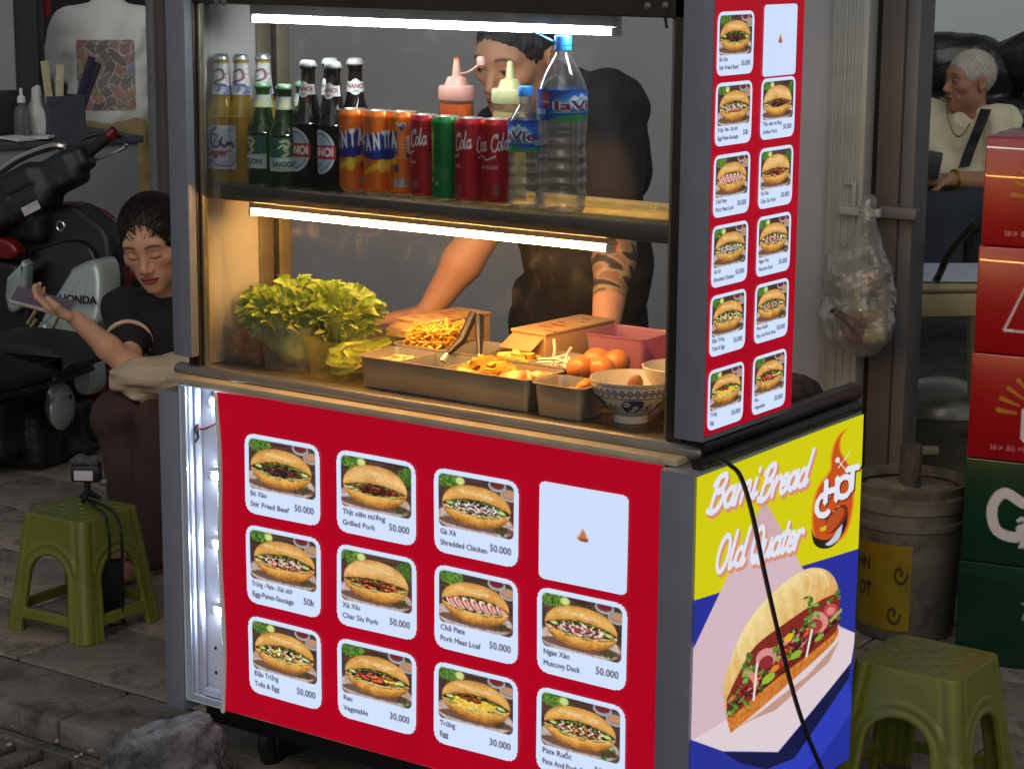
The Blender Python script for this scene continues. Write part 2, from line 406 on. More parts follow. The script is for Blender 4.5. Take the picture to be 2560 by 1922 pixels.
# ================================================================ materials in common
MT = dict(
 grey_paint=mat('grey_paint', rgb(128, 132, 142), .45, 0., .06, 12, .04, 300),
 dark_metal=mat('dark_metal', rgb(58, 55, 54), .42, .6, .2, 30, .05),
 steel=mat('steel', rgb(150, 144, 134), .4, .6, .12, 18, .03, 200, stretch=(1, 6, 6)),
 tray_steel=mat('tray_steel', rgb(190, 186, 176), .33, .75, .08, 14, .02, 160),
 black=mat('black_plastic', rgb(24, 24, 26), .45, 0., .2, 40),
 white_plastic=mat('white_plastic', rgb(225, 228, 226), .4, 0., .04, 20),
 alu=mat('aluminium', rgb(205, 212, 222), .35, .35, .05, 20),
)
GLASS = glassy('window_glass', (.97, .985, .98), (.9, .94, .93), .01, .55, haze=.012)
_hm = [n for n in GLASS.node_tree.nodes if n.type == 'MIX_SHADER' and abs(n.inputs[0].default_value-.012) < 1e-4][0]
_tc = GLASS.node_tree.nodes.new('ShaderNodeTexCoord'); _sn = GLASS.node_tree.nodes.new('ShaderNodeTexNoise'); _sn.inputs['Scale'].default_value = 16; _sn.inputs['Detail'].default_value = 7; _sn.inputs['Distortion'].default_value = 1.2
_mr = GLASS.node_tree.nodes.new('ShaderNodeMapRange'); _mr.inputs[1].default_value = .55; _mr.inputs[2].default_value = .8; _mr.inputs[3].default_value = .002; _mr.inputs[4].default_value = .016
for _a, _b in ((_tc.outputs['Object'], _sn.inputs['Vector']), (_sn.outputs[0], _mr.inputs[0]), (_mr.outputs[0], _hm.inputs[0])): GLASS.node_tree.links.new(_a, _b)   # greasy smears
CLEARP = glassy('clear_plastic', (.985, .985, .975), (.88, .89, .86), .12, .8, haze=.07, hazecol=(.9, .88, .8), bump=.1, bscale=30, cap=.3)

# ================================================================ setting: pavement, kerb, road
ground = link('ground', mesh('ground', [(-60, -40, -.26), (60, -40, -.26), (60, 60, -.26), (-60, 60, -.26)], [[0, 1, 2, 3]], mat('earth', (.06, .055, .05, 1), .9)))
tag(ground, kind='structure')
road_m = mat('asphalt', (.055, .052, .048, 1), .8, 0, .5, 9, .9, 160, wear=((.12, .11, .095, 1), 3.5, .55, .6))
tag(boxo('road', (-30, -20, -.3), (30, .035, -.055), road_m, bev=0), kind='structure')
pave_m = mat('pavement_bed', (.05, .046, .042, 1), .9, 0, .4, 14, .6)
pavement = tag(boxo('pavement', (-30, .03, -.29), (30, 40, -.012), pave_m, bev=0), kind='structure')
slab_m = [mat('stone_slab_%d' % i, c, .62, 0, .38, 5.5, .55, 90, wear=((.03, .027, .024, 1), 4+i, .53, .75), spec=.35) for i, c in enumerate([(.31, .25, .20, 1), (.27, .225, .19, 1), (.34, .28, .23, 1)])]
sv = []
for i in range(3):
    m_ = MB(); m_.box((-.248, -.148, -.01), (.248, .148, .0), .004, 2); sv.append(mesh('slab', np.concatenate(m_.v), m_.f, slab_m[i], True, sharp=50))
for j in range(10):
    for i in range(19):
        x = -5.55+.503*i+(.25 if j % 2 else 0); y = .393+.303*j
        if x > .9 and y > 2: continue
        o = link('paving_slab', sv[(i*7+j*3) % 3], pavement); o.location = (x, y, random.uniform(-.002, .003)); o.rotation_euler = (random.uniform(-.004, .004), random.uniform(-.004, .004), pi*random.randint(0, 1))
kerb = tag(boxo('kerb', (-8, .05, -.28), (4, .236, -.02), pave_m, bev=0), kind='structure')
kerb_m = mat('kerb_stone', (.21, .185, .155, 1), .7, 0, .3, 8, .6, 70, wear=((.04, .037, .03, 1), 5, .52, .8))
for i in range(12):
    o = boxo('kerb_stone', (-7.6+i*.9, .02, -.25), (-7.6+i*.9+.893, .238, 0), kerb_m, kerb, bev=.012, seg=3)
# storm drain cover lying in the gutter
gr = thing('drain_cover', 'grey concrete drain cover with long dark slots in the gutter', 'drain cover', (-.42, -.19, -.055))
gm = mat('drain_concrete', (.17, .155, .135, 1), .75, 0, .4, 12, .7, 90, wear=((.035, .032, .028, 1), 6, .5, .8))
bx = MB()
bx.box((-.3, -.16, 0), (.3, -.125, .03), .005); bx.box((-.3, .125, 0), (.3, .155, .03), .005)
bx.build('rim', gm, gr)
for i in range(8):
    boxo('bar', (-.3+.082*i, -.124, .002), (-.3+.082*i+.045, .124, .029), gm, gr, bev=.008, seg=2)
boxo('drain_pit', (-.29, -.13, -.02), (.29, .13, .004), mat('pit', (.006, .006, .006, 1), .9), gr, bev=0)

def litter(n):
    r = np.random.default_rng(3)
    b = MB()
    for _ in range(n):
        x, y = r.uniform(-1.3, -.1), r.uniform(-.3, -.02) ; s_ = r.uniform(.003, .011); a = r.uniform(0, 6)
        q = np.array([[cos(a+t)*s_*r.uniform(.4, 1.2), sin(a+t)*s_*r.uniform(.4, 1.2), r.uniform(0, .004)] for t in (0, 1.3, 2.7, 4, 5.2)])+[x, y, -.0535 if abs(x+.36) > .37 or abs(y+.19) > .17 else -.022]
        b.add(np.vstack([q, q+[0, 0, .003]]), [[0, 1, 2, 3, 4], [9, 8, 7, 6, 5]]+[[i, 5+i, 5+(i+1) % 5, (i+1) % 5] for i in range(5)])
    return b
tag(litter(60).build('gutter_litter', mat('litter_scraps', rgb(190, 184, 170), .8, 0, .5, 40), smooth=False), 'scraps of pale litter and grit scattered in the gutter', 'litter', kind='stuff')

# rock wedged at the kerb under the cart's corner
S = SDF((-.22, -.34, -.07), (.28, .08, .2), .004)
S.box((.065, -.11, .0), (.105, .08, .125), rotm('Z', .5) @ rotm('Y', -.28), .04, .03); S.box((.05, -.16, -.05), (.09, .08, .1), rotm('Z', .2) @ rotm('X', .3), .04, .04)
S.half((.1, -.2, .1), (.62, -.3, .55), .02); S.half((-.05, -.2, .09), (-.35, -.15, .9), .02); S.wob(.007, 60, 4, octs=4)
rk = sobj('rock', S, mat('rock_stone', (.15, .145, .145, 1), .85, 0, .55, 16, 1., 70, wear=((.045, .04, .038, 1), 11, .5, .85)))
tag(rk, 'rough broken grey-pink rock wedged at the kerb under the cart corner', 'rock')

# ================================================================ the cart
cart = thing('food_cart', 'lit street food cart with red menu panels, glass cabinet and grey frame', 'food cart', (0, 0, 0))
G = MT['grey_paint']; DM = MT['dark_metal']; ZT = .775; HB = .14
W1 = 1.087; XS = 1.166; XU = 1.161
# lower body and running gear
boxo('lower_body', (.005, .065, HB+.01), (1.085, .56, .76), mat('body_dark', rgb(70, 70, 72), .5, .3, .1, 10), cart)
boxo('chassis', (.02, .03, .09), (1.08, .55, HB+.004), MT['black'], cart)
for (x, y) in ((.12, .15), (.98, .15), (.12, .47), (.98, .47)):
    w = MB(); a = np.arange(0, 25)*2*pi/24
    w.tube([(x, y+.055*cos(t), -.02+.055*sin(t)+.06) for t in a], .017, 8, cap=False); w.box((x-.012, y-.04, .0), (x+.012, y+.04, .08), .01); w.box((x-.03, y-.01, .035), (x-.022, y+.01, .1)); w.box((x+.022, y-.01, .035), (x+.03, y+.01, .1))
    w.build('wheel', MT['black'], cart)
# front light box: open at the left where the banner has come away
fb = MB()
fb.box((.0, .052, HB), (W1, .06, ZT), .0)                       # back plate
fb.box((-.004, .0, HB), (.0, .06, ZT), .0)                      # left wall
fb.box((-.004, .002, HB-.004), (W1, .058, HB+.0), 0); fb.box((-.004, .002, ZT-.003), (W1, .058, ZT+.0), 0); fb.box((W1-.003, .003, HB), (W1+.003, .058, ZT-.004), 0)
box_m = mat('light_box_white', rgb(214, 222, 236), .45, .0, .04, 16, .03, wear=((.25, .27, .3, 1), 26, .66, .8))
flb = fb.build('front_light_box', box_m, cart, sharp=30)
ch = MB(); ch.box((.0, .001, HB+.001), (.012, .006, ZT-.004), .001); ch.box((.0005, .018, HB+.002), (.006, .022, ZT-.004), .001); ch.box((.0005, .034, HB+.002), (.009, .05, ZT-.004), .003); ch.box((.012, .001, HB+.0005), (.11, .006, HB+.012), .001); ch.box((.012, .03, HB+.0005), (.115, .05, HB+.016), .002)
ch.build('channel', mat('channel_alu', rgb(205, 215, 230), .3, .3, .05), flb)
LED = emit('led_glow', (.74, .87, 1.), 330)
for z in (.736, .59, .452, .316):
    boxo('led', (.036, .0455, z-.008), (.050, .0485, z+.007), LED, flb, bev=.002)
    boxo('led_board', (.020, .0475, z-.009), (.056, .0515, z+.009), mat('led_pcb', rgb(190, 192, 196), .4), flb, bev=.001)
for (x, z) in ((.035, .752), (.047, .71), (.03, .236), (.05, .228), (.03, .185), (.056, .19), (.07, .205)):
    sc = MB().lathe([(0, -.0015), (.0035, -.001), (.004, .0)], 8, cap=False); sc.v[-1] = sc.v[-1][:, [0, 2, 1]]+[x, .0515, z]; sc.build('screw', MT['dark_metal'], flb)
for k_, c_ in enumerate((rgb(170, 40, 36), rgb(30, 24, 26))):
    p = smoothpath([(.06, .05, .70+.006*k_), (.045, .042, .692), (.025, .036, .684-.003*k_), (.012, .034, .682), (.008, .04, .672-.01*k_)], 6)
    MB().tube(p, .0016, 6).build('wire', mat('wire_%d' % k_, c_, .4), flb)
tp = MB(); tp.tube(smoothpath([(.012, .034, .69), (.008, .03, .68), (.014, .032, .668), (.009, .03, .655)], 5), .003, 6); tp.build('tape', MT['black'], flb)
# banner of the front box
def wave(x, z): return .0011*np.sin(9*x+5*z)+.0008*np.sin(21*x-13*z+1)
def bedge(z): return .109+.004*np.sin((z-.14)*5.2)-.003*np.sin(z*17)
xs_ = np.linspace(0, 1, 60); zs_ = np.linspace(HB, ZT-.001, 34)
BX = np.array([[bedge(z)+(W1-bedge(z))*s_ for s_ in xs_] for z in zs_]); BZ = np.repeat(zs_[:, None], 60, 1)
curl = np.clip((.2-BX)/.09, 0, 1)**2
BY = -.004+wave(BX, BZ)-.006*curl
red_m = bpy.data.materials.new('backlit_red'); N, L, P = nodes(red_m)
P.inputs['Base Color'].default_value = rgb(80, 6, 16); P.inputs['Emission Color'].default_value = tuple(lin((176, 0, 30)))+(1,); P.inputs['Emission Strength'].default_value = .92
P.inputs['Roughness'].default_value = .38; P.inputs['Specular IOR Level'].default_value = .3
tc = N.new('ShaderNodeTexCoord'); nz = N.new('ShaderNodeTexNoise'); nz.inputs['Scale'].default_value = 7; nz.inputs['Detail'].default_value = 3; L.new(tc.outputs['Object'], nz.inputs['Vector'])
bp = N.new('ShaderNodeBump'); bp.inputs['Strength'].default_value = .25; bp.inputs['Distance'].default_value = .02; L.new(nz.outputs[0], bp.inputs['Height']); L.new(bp.outputs[0], P.inputs['Normal'])
sm = N.new('ShaderNodeTexNoise'); sm.inputs['Scale'].default_value = 3.2; sm.inputs['Detail'].default_value = 8; sm.inputs['Roughness'].default_value = .7; L.new(tc.outputs['Object'], sm.inputs['Vector'])
sr = N.new('ShaderNodeMapRange'); sr.inputs[1].default_value = .35; sr.inputs[2].default_value = .7; sr.inputs[3].default_value = .98; sr.inputs[4].default_value = .80; L.new(sm.outputs[0], sr.inputs[0]); L.new(sr.outputs[0], P.inputs['Emission Strength'])   # grime on the film
ban = MB().grid(np.stack([BX, BY, BZ], -1)).build('front_banner', red_m, cart, sharp=None)
ed = MB()
zz = np.linspace(HB-.004, ZT-.002, 60)
ed.tube([(bedge(z)-.003, -.011+wave(bedge(z), z), z) for z in zz], .0042, 8)
for z in np.linspace(HB, ZT-.01, 110): ed.lathe([(.0, -.0012), (.0052, -.0008), (.0052, .0008), (0, .0012)], 8, (bedge(z)-.003, -.011+wave(bedge(z), z), z), cap=False)
ed.build('piping', MT['white_plastic'], ban)
# grey side light boxes (lower)
boxo('left_light_box', (-.056, -.004, .112), (-.006, .555, .757), G, cart, bev=.004)
rb = MB(); rb.box((1.098, -.03, .105), (XS-.002, .565, .7755), .003, 2); slb = rb.build('side_light_box', G, cart)
boxo('corner_gap', (1.089, .004, .12), (1.0975, .05, ZT), MT['black'], cart, bev=0)
# counter ledge, rounded bar, deck
ledge_m = mat('ledge_metal', rgb(205, 188, 156), .45, .15, .15, 9, .05, 60, wear=((.2, .17, .12, 1), 12, .6, .6))
boxo('counter_ledge', (-.035, -.006, ZT+.0015), (1.115, .075, ZT+.014), ledge_m, cart, bev=.002)
bar = MB(); bar.tube([(-.042, .036, .795), (-.034, .036, .795), (1.128, .036, .795), (1.14, .036, .795)], [.009, .0135, .0135, .009], 14)
bar.box((-.02, .026, .789), (1.125, .05, .806), .003, 2); bar.build('counter_bar', MT['steel'], cart)
boxo('deck', (-.03, .05, .786), (1.12, .585, .8), mat('deck_steel', rgb(140, 128, 105), .32, .85, .18, 9, .05, 40, wear=((.12, .09, .05, 1), 11, .55, .7)), cart)
# upper cabinet
TOP = 1.72
post_m = mat('post_brown', rgb(70, 62, 54), .4, .5, .15, 14)
olive = mat('post_light', rgb(140, 134, 112), .42, .5, .15, 14)
def post(x0, y0, x1, y1, m, z0=.8065, z1=TOP): boxo('post', (x0, y0, z0), (x1, y1, z1), m, cart, bev=.002)
post(-.004, .03, .0105, .05, post_m); post(.0115, .036, .0155, .05, MT['steel']); post(.0165, .03, .0255, .05, post_m); post(.0265, .038, .034, .052, olive)
post(1.071, .03, 1.101, .05, post_m); post(1.0605, .04, 1.0695, .052, olive)
post(.012, .262, .03, .292, post_m); post(.004, .225, .014, .26, olive); post(.031, .255, .036, .29, olive)
post(1.08, .262, 1.101, .292, post_m)
boxo('inner_panel', (-.012, .052, .8), (.0035, .295, TOP), mat('inner_white', rgb(206, 206, 204), .42, .0, .06, 6, .04, 120, wear=((.4, .38, .34, 1), 30, .68, .5)), cart)
boxo('inner_panel', (1.087, .052, .8), (1.1, .295, TOP), mat('inner_white', rgb(206, 206, 204), .42), cart)
tb = MB(); tb.box((.0, .03, 1.494), (1.103, .06, 1.56), .002); tb.box((.0, .06, 1.52), (1.1, .29, 1.53), .001); tb.build('top_beam', post_m, cart)
for (u, v) in ((468, 4), (484, 5), (1400, 14), (1438, 13)):
    p = at(u, v, y=.03); sc = MB().lathe([(0, -.003), (.006, -.002), (.007, .0)], 8, cap=False); sc.v[-1] = sc.v[-1][:, [0, 2, 1]]+[p[0], .0295, p[2]]
    sc.build('bolt', mat('bolt_metal', rgb(150, 150, 150), .35, .9), cart)
boxo('front_glass', (.0345, .041, .808), (1.0595, .045, 1.4935), GLASS, cart, bev=.0)
# shelf: rail, glass sheet, back rail
SZ = 1.16
shelf = MB(); shelf.box((.002, .05, SZ-.03), (1.085, .062, SZ-.001), .002, 2); shelf.box((.002, .0635, SZ-.028), (.016, .25, SZ-.008), .001); shelf.box((1.072, .0635, SZ-.028), (1.085, .25, SZ-.008), .001); shelf.box((.02, .14, SZ-.022), (1.07, .16, SZ-.0075), .001)
sh = shelf.build('shelf', mat('shelf_rail', rgb(104, 94, 84), .4, .6, .15, 12), cart)
boxo('shelf_glass', (.004, .0525, SZ-.0068), (1.0845, .262, SZ), glassy('shelf_sheet', (.82, .9, .86), (.5, .62, .56), .05, .8, haze=.06), sh, bev=.001)
boxo('back_rail', (.004, .263, SZ-.026), (1.084, .275, SZ+.006), mat('back_rail_tan', rgb(205, 170, 110), .35, .3, .1), sh, bev=.002)
# upper side light boxes
boxo('upper_light_box', (-.016, .0, .829), (.033, .022, TOP), G, cart, bev=.003)
boxo('upper_light_box', (-.034, .02, .829), (-.016, .3, TOP), G, cart, bev=.003)
boxo('upper_light_box', (1.104, .0, .8215), (XU-.002, .3, TOP), G, cart, bev=.003)
# tube lights
def tube_light(name, x0, x1, y, z, col, s, hcol):
    t = link(name, None, cart)
    boxo('housing', (x0, y-.013, z+.006), (x1, y+.013, z+.026), mat('housing_'+name, hcol, .45), t, bev=.003)
    n = MB(); a = np.linspace(0, pi, 13); pr = [(.0095*cos(q), -.0135*sin(q)) for q in a]
    n.prism(pr, x1-x0-.012, (x0+.006, y, z+.0055), ((0, 1, 0), (0, 0, 1), (1, 0, 0))); n.build('diffuser', emit('glow_'+name, col, s), t)
    for x in (x0-.001, x1-.006): boxo('end_cap', (x, y-.0125, z-.0095), (x+.0068, y+.0125, z+.0059), MT['white_plastic'], t, bev=.002)
    return t
tube_light('upper_tube_light', .116, .92, .10, 1.468, (.97, .98, 1.), 55, rgb(200, 200, 200))['label'] = 'cool white tube light under the cabinet top'
tube_light('lower_tube_light', .105, .915, .10, 1.107, (1., .47, .12), 150., rgb(200, 190, 175))['label'] = 'warm orange tube light under the shelf'
# wiring scraps at the tube ends
for q in ([at(1335, 20, y=.1), at(1365, 8, y=.1), at(1395, 4, y=.1)], [at(1400, 2, y=.08), at(1432, 25, y=.08), at(1440, 62, y=.08)], [at(1330, 498, y=.1), at(1370, 490, y=.1), at(1390, 505, y=.1), at(1415, 520, y=.1)]):
    MB().tube(smoothpath(q, 6), .0028, 6).build('wire', MT['black'], cart)
# black tubular rails on the right end of the counter
blk = mat('rail_black', rgb(46, 42, 42), .35, .3, .2, 20)
MB().tube([(1.128, .03, .803), (1.128, .60, .803), (1.126, .618, .803)], [.018, .018, .012], 14).build('side_rail', blk, cart)
MB().tube([(1.15, .0, .783), (1.15, .57, .783)], .011, 12).build('side_rail', blk, cart)
boxo('rail_plate', (1.1, .31, .8005), (1.13, .585, .812), blk, cart)

# ================================================================ printed menu pictures
def sandwich(cv, x0, y0, w, h, kind, seed):
    """a filled roll on a board, as printed on each menu card"""
    r = np.random.default_rng(seed); ss = cv.ss
    X = (cv.xx-x0)/w; Y = (cv.yy-y0)/h; H_, W_ = X.shape
    rd = .07; ax_ = np.abs(X-.5)*w-(w/2-rd*w); ay = np.abs(Y-.5)*h-(h/2-rd*w)
    M = (np.hypot(np.maximum(ax_, 0), np.maximum(ay, 0))+np.minimum(np.maximum(ax_, ay), 0) < rd*w)
    n1 = vnoise(H_, W_, 3*ss, seed); n2 = vnoise(H_, W_, 1.1*ss, seed+1); n3 = vnoise(H_, W_, 9*ss, seed+2); n4 = vnoise(H_, W_, 2.2*ss, seed+3, .5)
    def put(m, c, al=1.):
        m = (m & M).astype(float)[..., None]*al; cv.a = cv.a*(1-m)+np.asarray(c, float)*m
    def tex(m, c0, c1, n):
        c = np.asarray(c0, float)*(1-n[..., None])+np.asarray(c1, float)*n[..., None]; cv.a = np.where((m & M)[..., None], c, cv.a)
    tex(M, [44, 30, 26], [104, 76, 62], np.clip(vnoise(H_, W_, 20*ss, seed+4, .12)*.7+n2*.3, 0, 1))
    jx = r.normal()*.012; Xs = X-jx
    board = (Xs-.48)**2/.29+(Y-.80)**2/.085
    tex(board < 1, [150, 126, 116], [222, 206, 200], n1*.6+n2*.4); put((board > .92) & (board < 1), [132, 84, 66])
    leaf = ((X-.15)**2/.03+(Y-.09)**2/.018 < .7+.9*n1); tex(leaf, [24, 50, 16], [126, 170, 66], np.clip(n2*1.3-.1, 0, 1))
    if seed % 3 != 1: put((X-.29)**2/.004+(Y-.09)**2/.006 < 1, [168, 186, 84]); put((X-.29)**2/.0022+(Y-.09)**2/.0034 < 1, [206, 218, 140])
    if kind in ('pork', 'siu'): leaf = ((X-.92)**2/.014+(Y-.2)**2/.03 < .6+.9*n1); tex(leaf, [24, 50, 16], [110, 150, 60], n2)
    else:
        for (bx_, by_, c_) in ((.78, .06, [112, 36, 40]), (.94, .2, [190, 140, 104])):
            put((X-bx_)**2/.014+(Y-by_)**2/.012 < 1, [170, 168, 172]); put((X-bx_)**2/.010+(Y-by_+.015)**2/.007 < 1, [120, 112, 112]); put((X-bx_)**2/.008+(Y-by_+.02)**2/.005 < 1, c_)
    for _ in range(22):
        px, py = .83+r.normal()*.05, .86+r.normal()*.035; put((X-px)**2+(Y-py)**2*.5 < r.uniform(.0003, .0010), np.array([46, 90, 34])*r.uniform(.7, 1.6))
    flat = kind in ('pork', 'siu')
    q = np.clip((Xs-.5)/.455, -1, 1); dome = np.sqrt(np.clip(1-np.abs(q)**2.3, 0, 1))
    ytop = .53-(.42 if flat else .395)*dome+.012*(n3-.5); ybot = .53+.37*dome+.012*(n3-.5)
    o1 = (.47 if flat else .40)+(.10 if flat else .15)*q**2+.022*(n1-.5); o2 = .70-.13*q**2+.02*(n1-.5)
    inx = np.abs(Xs-.5) < .455
    put((np.hypot((Xs-.5)/.5, (Y-.86)/.10) < 1), [84, 52, 40], .75)                  # shadow under the roll, painted into the print
    body = inx & (Y > ytop) & (Y < ybot)
    t = np.clip((Y-ytop)/np.maximum(o1-ytop, .02), 0, 1)
    shade = np.clip(.55*np.sin(t*2.6+.3)+.35*n3+.25*n4-.05, 0, 1)
    tex(body & (Y < .6), [168, 100, 40], [248, 206, 132] if flat else [240, 190, 104], shade)
    for k in range(3): cx_ = .32+.17*k+r.normal()*.03; tex(body & (Y < o1) & (np.hypot((Xs-cx_)/.09, (Y-(.24 if flat else .27)-.02*k)/.035) < .7+.6*n1), [206, 150, 84], [254, 230, 176], n2)
    tb = np.clip((Y-o2)/np.maximum(ybot-o2, .02), 0, 1)
    tex(body & (Y >= .6), [136, 74, 22], [236, 178, 84], np.clip(1.05-.95*tb**1.4+.45*(n4-.5)+.3*(n3-.5), 0, 1))
    fil = body & (Y > o1) & (Y < o2)
    put(fil, [40, 22, 16])
    P_ = dict(beef=([112, 66, 48], [170, 116, 88], [84, 46, 34]), pork=([126, 34, 28], [172, 72, 50], [92, 22, 20]), chicken=([238, 214, 200], [206, 156, 130], [248, 236, 226]),
              sausage=([246, 214, 170], [206, 66, 48], [240, 184, 150]), siu=([196, 72, 38], [222, 120, 64], [150, 40, 30]), loaf=([246, 222, 212], [196, 88, 80], [230, 160, 146]),
              duck=([226, 150, 142], [182, 86, 80], [240, 196, 186]), tofu=([246, 208, 92], [220, 150, 50], [250, 230, 150]), veg=([206, 64, 40], [230, 120, 60], [190, 206, 120]),
              egg=([244, 214, 70], [232, 188, 44], [252, 234, 130]), floss=([228, 152, 84], [196, 106, 54], [240, 192, 120]))[kind]
    lim = inx & (Y > o1-.02) & (Y < o2+.03)
    def blob(px, py, rx, ry, an, c, sh=True):
        ca, sa = cos(an), sin(an)
        for (oy, cc, k) in (((.016, np.array([30, 16, 12]), 1.15),) if sh else ())+((0, np.asarray(c, float), 1.),):
            U = (X-px)*ca+(Y-py-oy)*sa; Q_ = -(X-px)*sa+(Y-py-oy)*ca; m = ((U/rx/k)**2+(Q_/ry/k)**2 < 1) & lim
            cv.a = np.where((m & M)[..., None], cc*(.82+.36*n2)[..., None], cv.a)
    mid = lambda px: (.40+.15*((px-.5)/.455)**2, .70-.13*((px-.5)/.455)**2)
    for _ in range(46):                                                               # frill of greens under the top crust
        px = r.uniform(.1, .9); a_, b_ = mid(px); a_ = (.47+.1*((px-.5)/.455)**2) if flat else a_
        blob(px, a_+.035+r.normal()*.014, r.uniform(.014, .034), r.uniform(.008, .016), r.normal()*.6, np.array([[80, 122, 42], [126, 166, 66], [54, 90, 30]][r.integers(3)]))
    if kind == 'egg':
        m_ = np.hypot((Xs-.5)/.38, (Y-.585)/.105) < .92+.16*n1; tex(m_ & lim, [206, 150, 26], [254, 234, 120], np.clip(n1*.5+n4*.6, 0, 1))
        for _ in range(16): blob(r.uniform(.28, .6), r.uniform(.47, .53), .03, .010, r.uniform(-1, 1), [206, 80, 38])
    elif kind == 'loaf':
        for i in range(7):
            cx_ = .16+.115*i; blob(cx_, .55, .05, .13, -.5, P_[0]); blob(cx_+.022, .565, .042, .11, -.5, P_[1], False); blob(cx_+.034, .575, .033, .09, -.5, P_[2], False)
    else:
        l_ = dict(beef=(.030, .009), chicken=(.040, .011), floss=(.020, .012), duck=(.050, .020), sausage=(.036, .020), tofu=(.034, .02)).get(kind, (.034, .016))
        for _ in range(190 if kind in ('beef', 'floss') else 95):
            px = r.uniform(.09, .91); a_, b_ = mid(px); lo_ = a_+(.11 if flat else .08); py = lo_+(max(b_-.03, lo_+.01)-lo_)*r.random()
            blob(px, py, l_[0]*r.uniform(.6, 1.3), l_[1]*r.uniform(.7, 1.5), r.uniform(-.9, .9), np.array(P_[r.integers(3)])*r.uniform(.75, 1.08))
    for _ in range(10): px = r.uniform(.12, .88); blob(px, mid(px)[1]-.015+r.normal()*.008, .045, .014, r.uniform(-.2, .2), [[150, 176, 86], [112, 142, 56], [206, 212, 160]][r.integers(3)])
    if kind not in ('pork', 'siu', 'loaf'):
        for (px, py) in ((.15, .52), (.84, .55)): blob(px, py, .065, .035, .25, [104, 146, 56]); blob(px, py, .05, .025, .25, [200, 214, 140], False)
    if kind == 'sausage':
        for i in range(5): blob(.24+.13*i, .645, .045, .022, 0, [176, 50, 36]); blob(.245+.13*i, .64, .03, .012, 0, [222, 104, 80], False)
    if kind in ('chicken', 'sausage', 'duck', 'tofu', 'floss'):
        for i in range(5):
            cx_ = .26+.125*i+r.normal()*.01
            for q_ in range(9): blob(cx_+.024*sin(q_*1.0+i), .47+q_*.017, .010, .012, 0, [254, 246, 236], False)
    if kind == 'veg':
        for (px, py, c_) in ((.36, .585, [206, 60, 40]), (.5, .595, [222, 84, 54]), (.43, .53, [236, 126, 56])): blob(px, py, .09, .045, .1, c_); blob(px, py-.005, .06, .026, .1, np.minimum(255, np.array(c_)+24), False)
        for px in (.64, .71, .78): blob(px, .57, .036, .028, 0, [222, 212, 104])
        for _ in range(8): blob(r.uniform(.3, .6), r.uniform(.47, .52), .03, .008, r.normal()*.4, [110, 50, 110])
    edge = (np.abs(Y-o2) < .012) & body; put(edge, [250, 214, 140], .75); edge = (np.abs(Y-o1) < .010) & body; put(edge, [110, 60, 20], .7)
CW, CH = 118, 100
def card(vn, en, price, kind, seed):
    cv = Cv(CW, CH, (208, 226, 255), 3)
    sandwich(cv, 7, 6, CW-14, 62, kind, seed)
    ink = (86, 74, 92)
    cv.text(vn, 9, 77, 6.2, ink, .03, wid=min(64, 4.4*len(vn))); cv.text(en, 9, 90, 6.2, ink, .03, wid=min(66, 4.1*len(en)))
    cv.text(price, CW-10, 86, 8.2, (84, 74, 90), .022, wid=30 if len(price) > 4 else 18, align='r')
    return cv.out()
def cmask(w, h, rd):
    y, x = np.mgrid[0:h, 0:w]; a = np.abs(x-(w-1)/2)-((w-1)/2-rd); b = np.abs(y-(h-1)/2)-((h-1)/2-rd)
    return np.hypot(np.maximum(a, 0), np.maximum(b, 0))+np.minimum(np.maximum(a, b), 0) <= rd+.01
BL = backlit('backlit_print', 1.0)
MENU = [('Bò Xào', 'Stir Fried Beef', '50.000', 'beef'), ('Thịt xiên nướng', 'Grilled Pork', '50.000', 'pork'), ('Gà Xé', 'Shredded Chicken', '50.000', 'chicken'), None,
        ('Trứng - Pate - Xúc xích', 'Egg-Pates-Sausage', '50k', 'sausage'), ('Xá Xíu', 'Char Siu Pork', '50.000', 'siu'), ('Chả Pate', 'Pork Meat Loaf', '50.000', 'loaf'), ('Ngan Xào', 'Muscovy Duck', '50.000', 'duck'),
        ('Đậu Trứng', 'Tofu & Egg', '50.000', 'tofu'), ('Rau', 'Vegetable', '30.000', 'veg'), ('Trứng', 'Egg', '30.000', 'egg'), ('Pate Ruốc', 'Pate And Pork Floss', '50.000', 'floss')]
prints = {}
def blank_card():
    cv = Cv(80, 110, (204, 222, 250), 3)                        # pale panel of the payment code, left blank but for its little emblem
    cv.ell(40, 56, 5, 3, (190, 110, 60)); cv.poly([(37, 53), (40, 45), (44, 53)], (200, 120, 70)); cv.ell(41, 58, 4, 1.5, (120, 60, 50))
    return cv.out()
for i, e in enumerate(MENU): prints[i] = card(*e, 40+i) if e else blank_card()
mk = cmask(CW, CH, 13); mk2 = cmask(80, 110, 4)
names = [e[1].lower() if e else None for e in MENU]
for i in range(12):
    c, r_ = i % 4, i//4
    cx, cz = (.2625, .486, .7105, .935)[c], (.627, .45, .27)[r_]
    if MENU[i]: cw, chh, mm = .184, .154, mk
    else: cw, chh, mm, cz = .178, .172, mk2, .628
    fn = lambda U, Q: np.stack([cx+(U-.5)*cw, -.0064+wave(cx+(U-.5)*cw, cz+(.5-Q)*chh), cz+(.5-Q)*chh], -1)
    o = link('menu_card', canvas_mesh('menu_card', prints[i], BL, fn, mm), ban)
    o['label'] = 'white menu card for %s' % names[i] if MENU[i] else 'pale blank payment card'
ub = boxo('menu_panel', (XU-.0018, .004, .832), (XU, .2945, TOP-.004), red_m, cart, bev=0)
SIDE = [(0, 0), (4, 1), (6, 2), (2, 3), (8, 4), (10, 5)], [(3, 0), (1, 1), (5, 2), (7, 3), (11, 4), (9, 5)]
